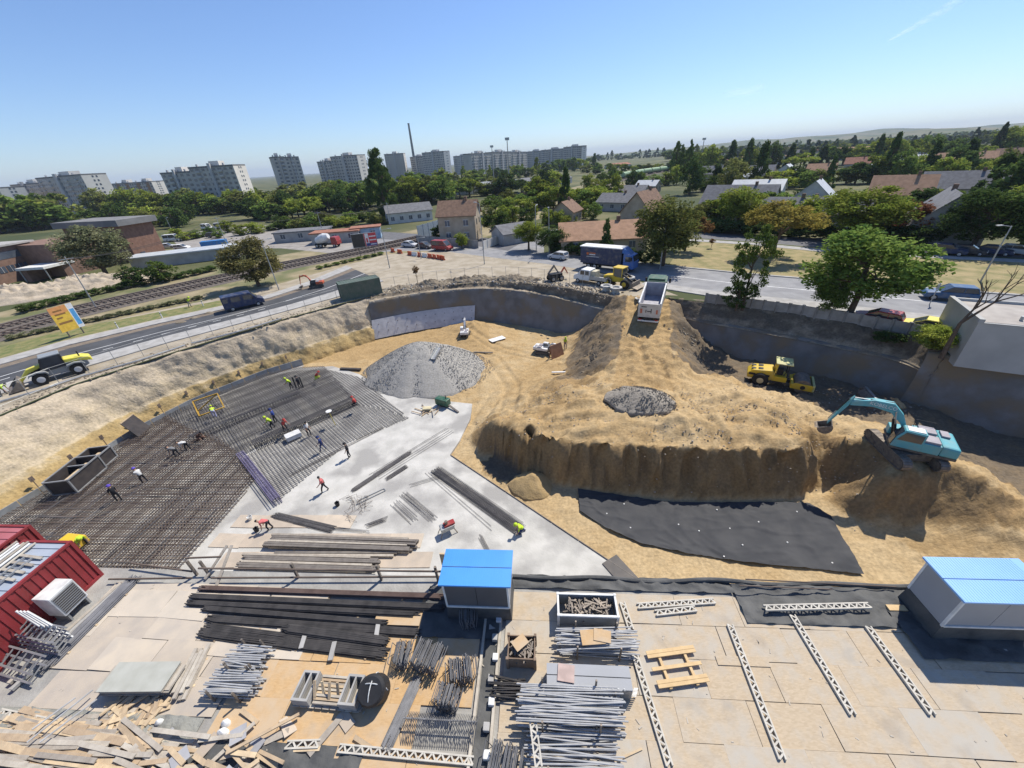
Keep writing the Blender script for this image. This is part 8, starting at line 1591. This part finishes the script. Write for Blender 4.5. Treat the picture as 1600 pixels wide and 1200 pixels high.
for k in range(30):
    x, y = rd.uniform(170, 250), rd.uniform(1095, 1130); loose(x, y, 6, .04 + .12 * rd.random(), rd.uniform(-1.6, 1.6), .2, 'stick in the pile of kindling below the plywood stack', 'short sticks in the kindling pile')
for k in range(7): loose(390 + 30 * k, 1120 + (k * 37) % 60, (6, 1, 3)[k % 3], .08, rd.uniform(-1, 1), .1, 'stray board on the crumpled dark membrane', 'stray boards on the membrane')
for k, (x, y, s) in enumerate(((248, 1128, .16), (352, 1130, .16), (347, 1145, .2), (1600, 1196, .2))[:3]):
    o = heap('plastic_bag', 'x', G(x, y, DK + .15), s, s * .8, s * 1.1, 0, M_white, 60 + k, 'bag', n=18, lumps=.1); tag(o, ['white plastic bag at the edge of the kindling pile', 'small white plastic bag among broken boards', 'larger white plastic bag among broken boards'][k], 'plastic bag')
for k, (a, b) in enumerate((((145, 1078), (42, 1160)), ((152, 1092), (62, 1160)), ((118, 1090), (50, 1140)))): o = MB().cyl(G(*a, DK + .35), G(*b, DK + .6), .028, n=6).build('steel_prop', M_tubeg); tag(o, 'thin steel prop lying across the timber heap', 'prop', 'props on the timber heap')
for k, (x, y) in enumerate(((590, 985), (475, 1000), (520, 1018))): o = MB().box(-.09, .09, -.35, .35, 0, .08).build('timber_spacer', M_walk, loc=G(x, y, DK + .14), rz=AD + .2); tag(o, 'pale timber spacer lying against the black rods', 'timber', 'spacers by the black rods')
o = MB().box(-1, 1, -.25, .25, 0, .05).build('fresh_board', M_osbo, loc=G(622, 968, DK + .1), rz=AD); tag(o, 'fresh board at the end of the black steel bundle', 'board')
# ================================================================ contrails and haze
def cmat(a):
    m = bpy.data.materials.new('ice_vapour'); m.use_nodes = True; n = m.node_tree.nodes; l = m.node_tree.links; n.clear(); o = n.new('ShaderNodeOutputMaterial'); d = n.new('ShaderNodeBsdfDiffuse'); d.inputs[0].default_value = (.9, .9, .9, 1); tl_ = n.new('ShaderNodeBsdfTranslucent'); tl_.inputs[0].default_value = (.9, .9, .9, 1); ad = n.new('ShaderNodeAddShader'); tr = n.new('ShaderNodeBsdfTransparent'); mx = n.new('ShaderNodeMixShader')
    ge = n.new('ShaderNodeTexCoord'); nz = n.new('ShaderNodeTexNoise'); nz.inputs['Scale'].default_value = 6; nz.inputs['Detail'].default_value = 6; l.new(ge.outputs['Generated'], nz.inputs['Vector']); mr = n.new('ShaderNodeMapRange'); mr.inputs[1].default_value = .35; mr.inputs[2].default_value = .75; mr.inputs[3].default_value = 0; mr.inputs[4].default_value = a; l.new(nz.outputs[0], mr.inputs[0])
    lw = n.new('ShaderNodeLayerWeight'); lw.inputs[0].default_value = .5; iv = n.new('ShaderNodeMath'); iv.operation = 'SUBTRACT'; iv.inputs[0].default_value = 1; l.new(lw.outputs['Facing'], iv.inputs[1]); mu = n.new('ShaderNodeMath'); mu.operation = 'MULTIPLY'; l.new(mr.outputs[0], mu.inputs[0]); l.new(iv.outputs[0], mu.inputs[1])
    l.new(d.outputs[0], ad.inputs[0]); l.new(tl_.outputs[0], ad.inputs[1]); l.new(mu.outputs[0], mx.inputs[0]); l.new(tr.outputs[0], mx.inputs[1]); l.new(ad.outputs[0], mx.inputs[2]); l.new(mx.outputs[0], o.inputs[0]); return m
for a, b, r, al, lb in (((1388, 64), (1498, 2), 55, .55, 'short white contrail high in the blue sky'), ((1010, 170), (1190, 138), 60, .12, 'faint pale contrail low over the suburb')):
    A_, B_ = G(*a, 7000), G(*b, 7000); mb = MB(); pts = [A_.lerp(B_, k / 16) for k in range(17)]; sc = (A_ - CAMP).length / 9000
    for k in range(16): mb.cyl(pts[k], pts[k + 1], r * sc * (.25 + .75 * k / 16), r * sc * (.25 + .75 * (k + 1) / 16), 12, False)
    o = mb.build('contrail', cmat(al), smooth=True); tag(o, lb, 'contrail'); o.visible_shadow = True
hz_m = bpy.data.materials.new('thin_haze'); hz_m.use_nodes = True; n = hz_m.node_tree.nodes; n.clear(); o = n.new('ShaderNodeOutputMaterial'); v = n.new('ShaderNodeVolumePrincipled'); v.inputs['Color'].default_value = (.72, .84, 1, 1); v.inputs['Density'].default_value = 1.0e-4; hz_m.node_tree.links.new(v.outputs[0], o.inputs['Volume'])
o = MB().box(-9300, 9300, -90, 14300, -1.5, 190).build('haze', hz_m); o['kind'] = 'stuff'
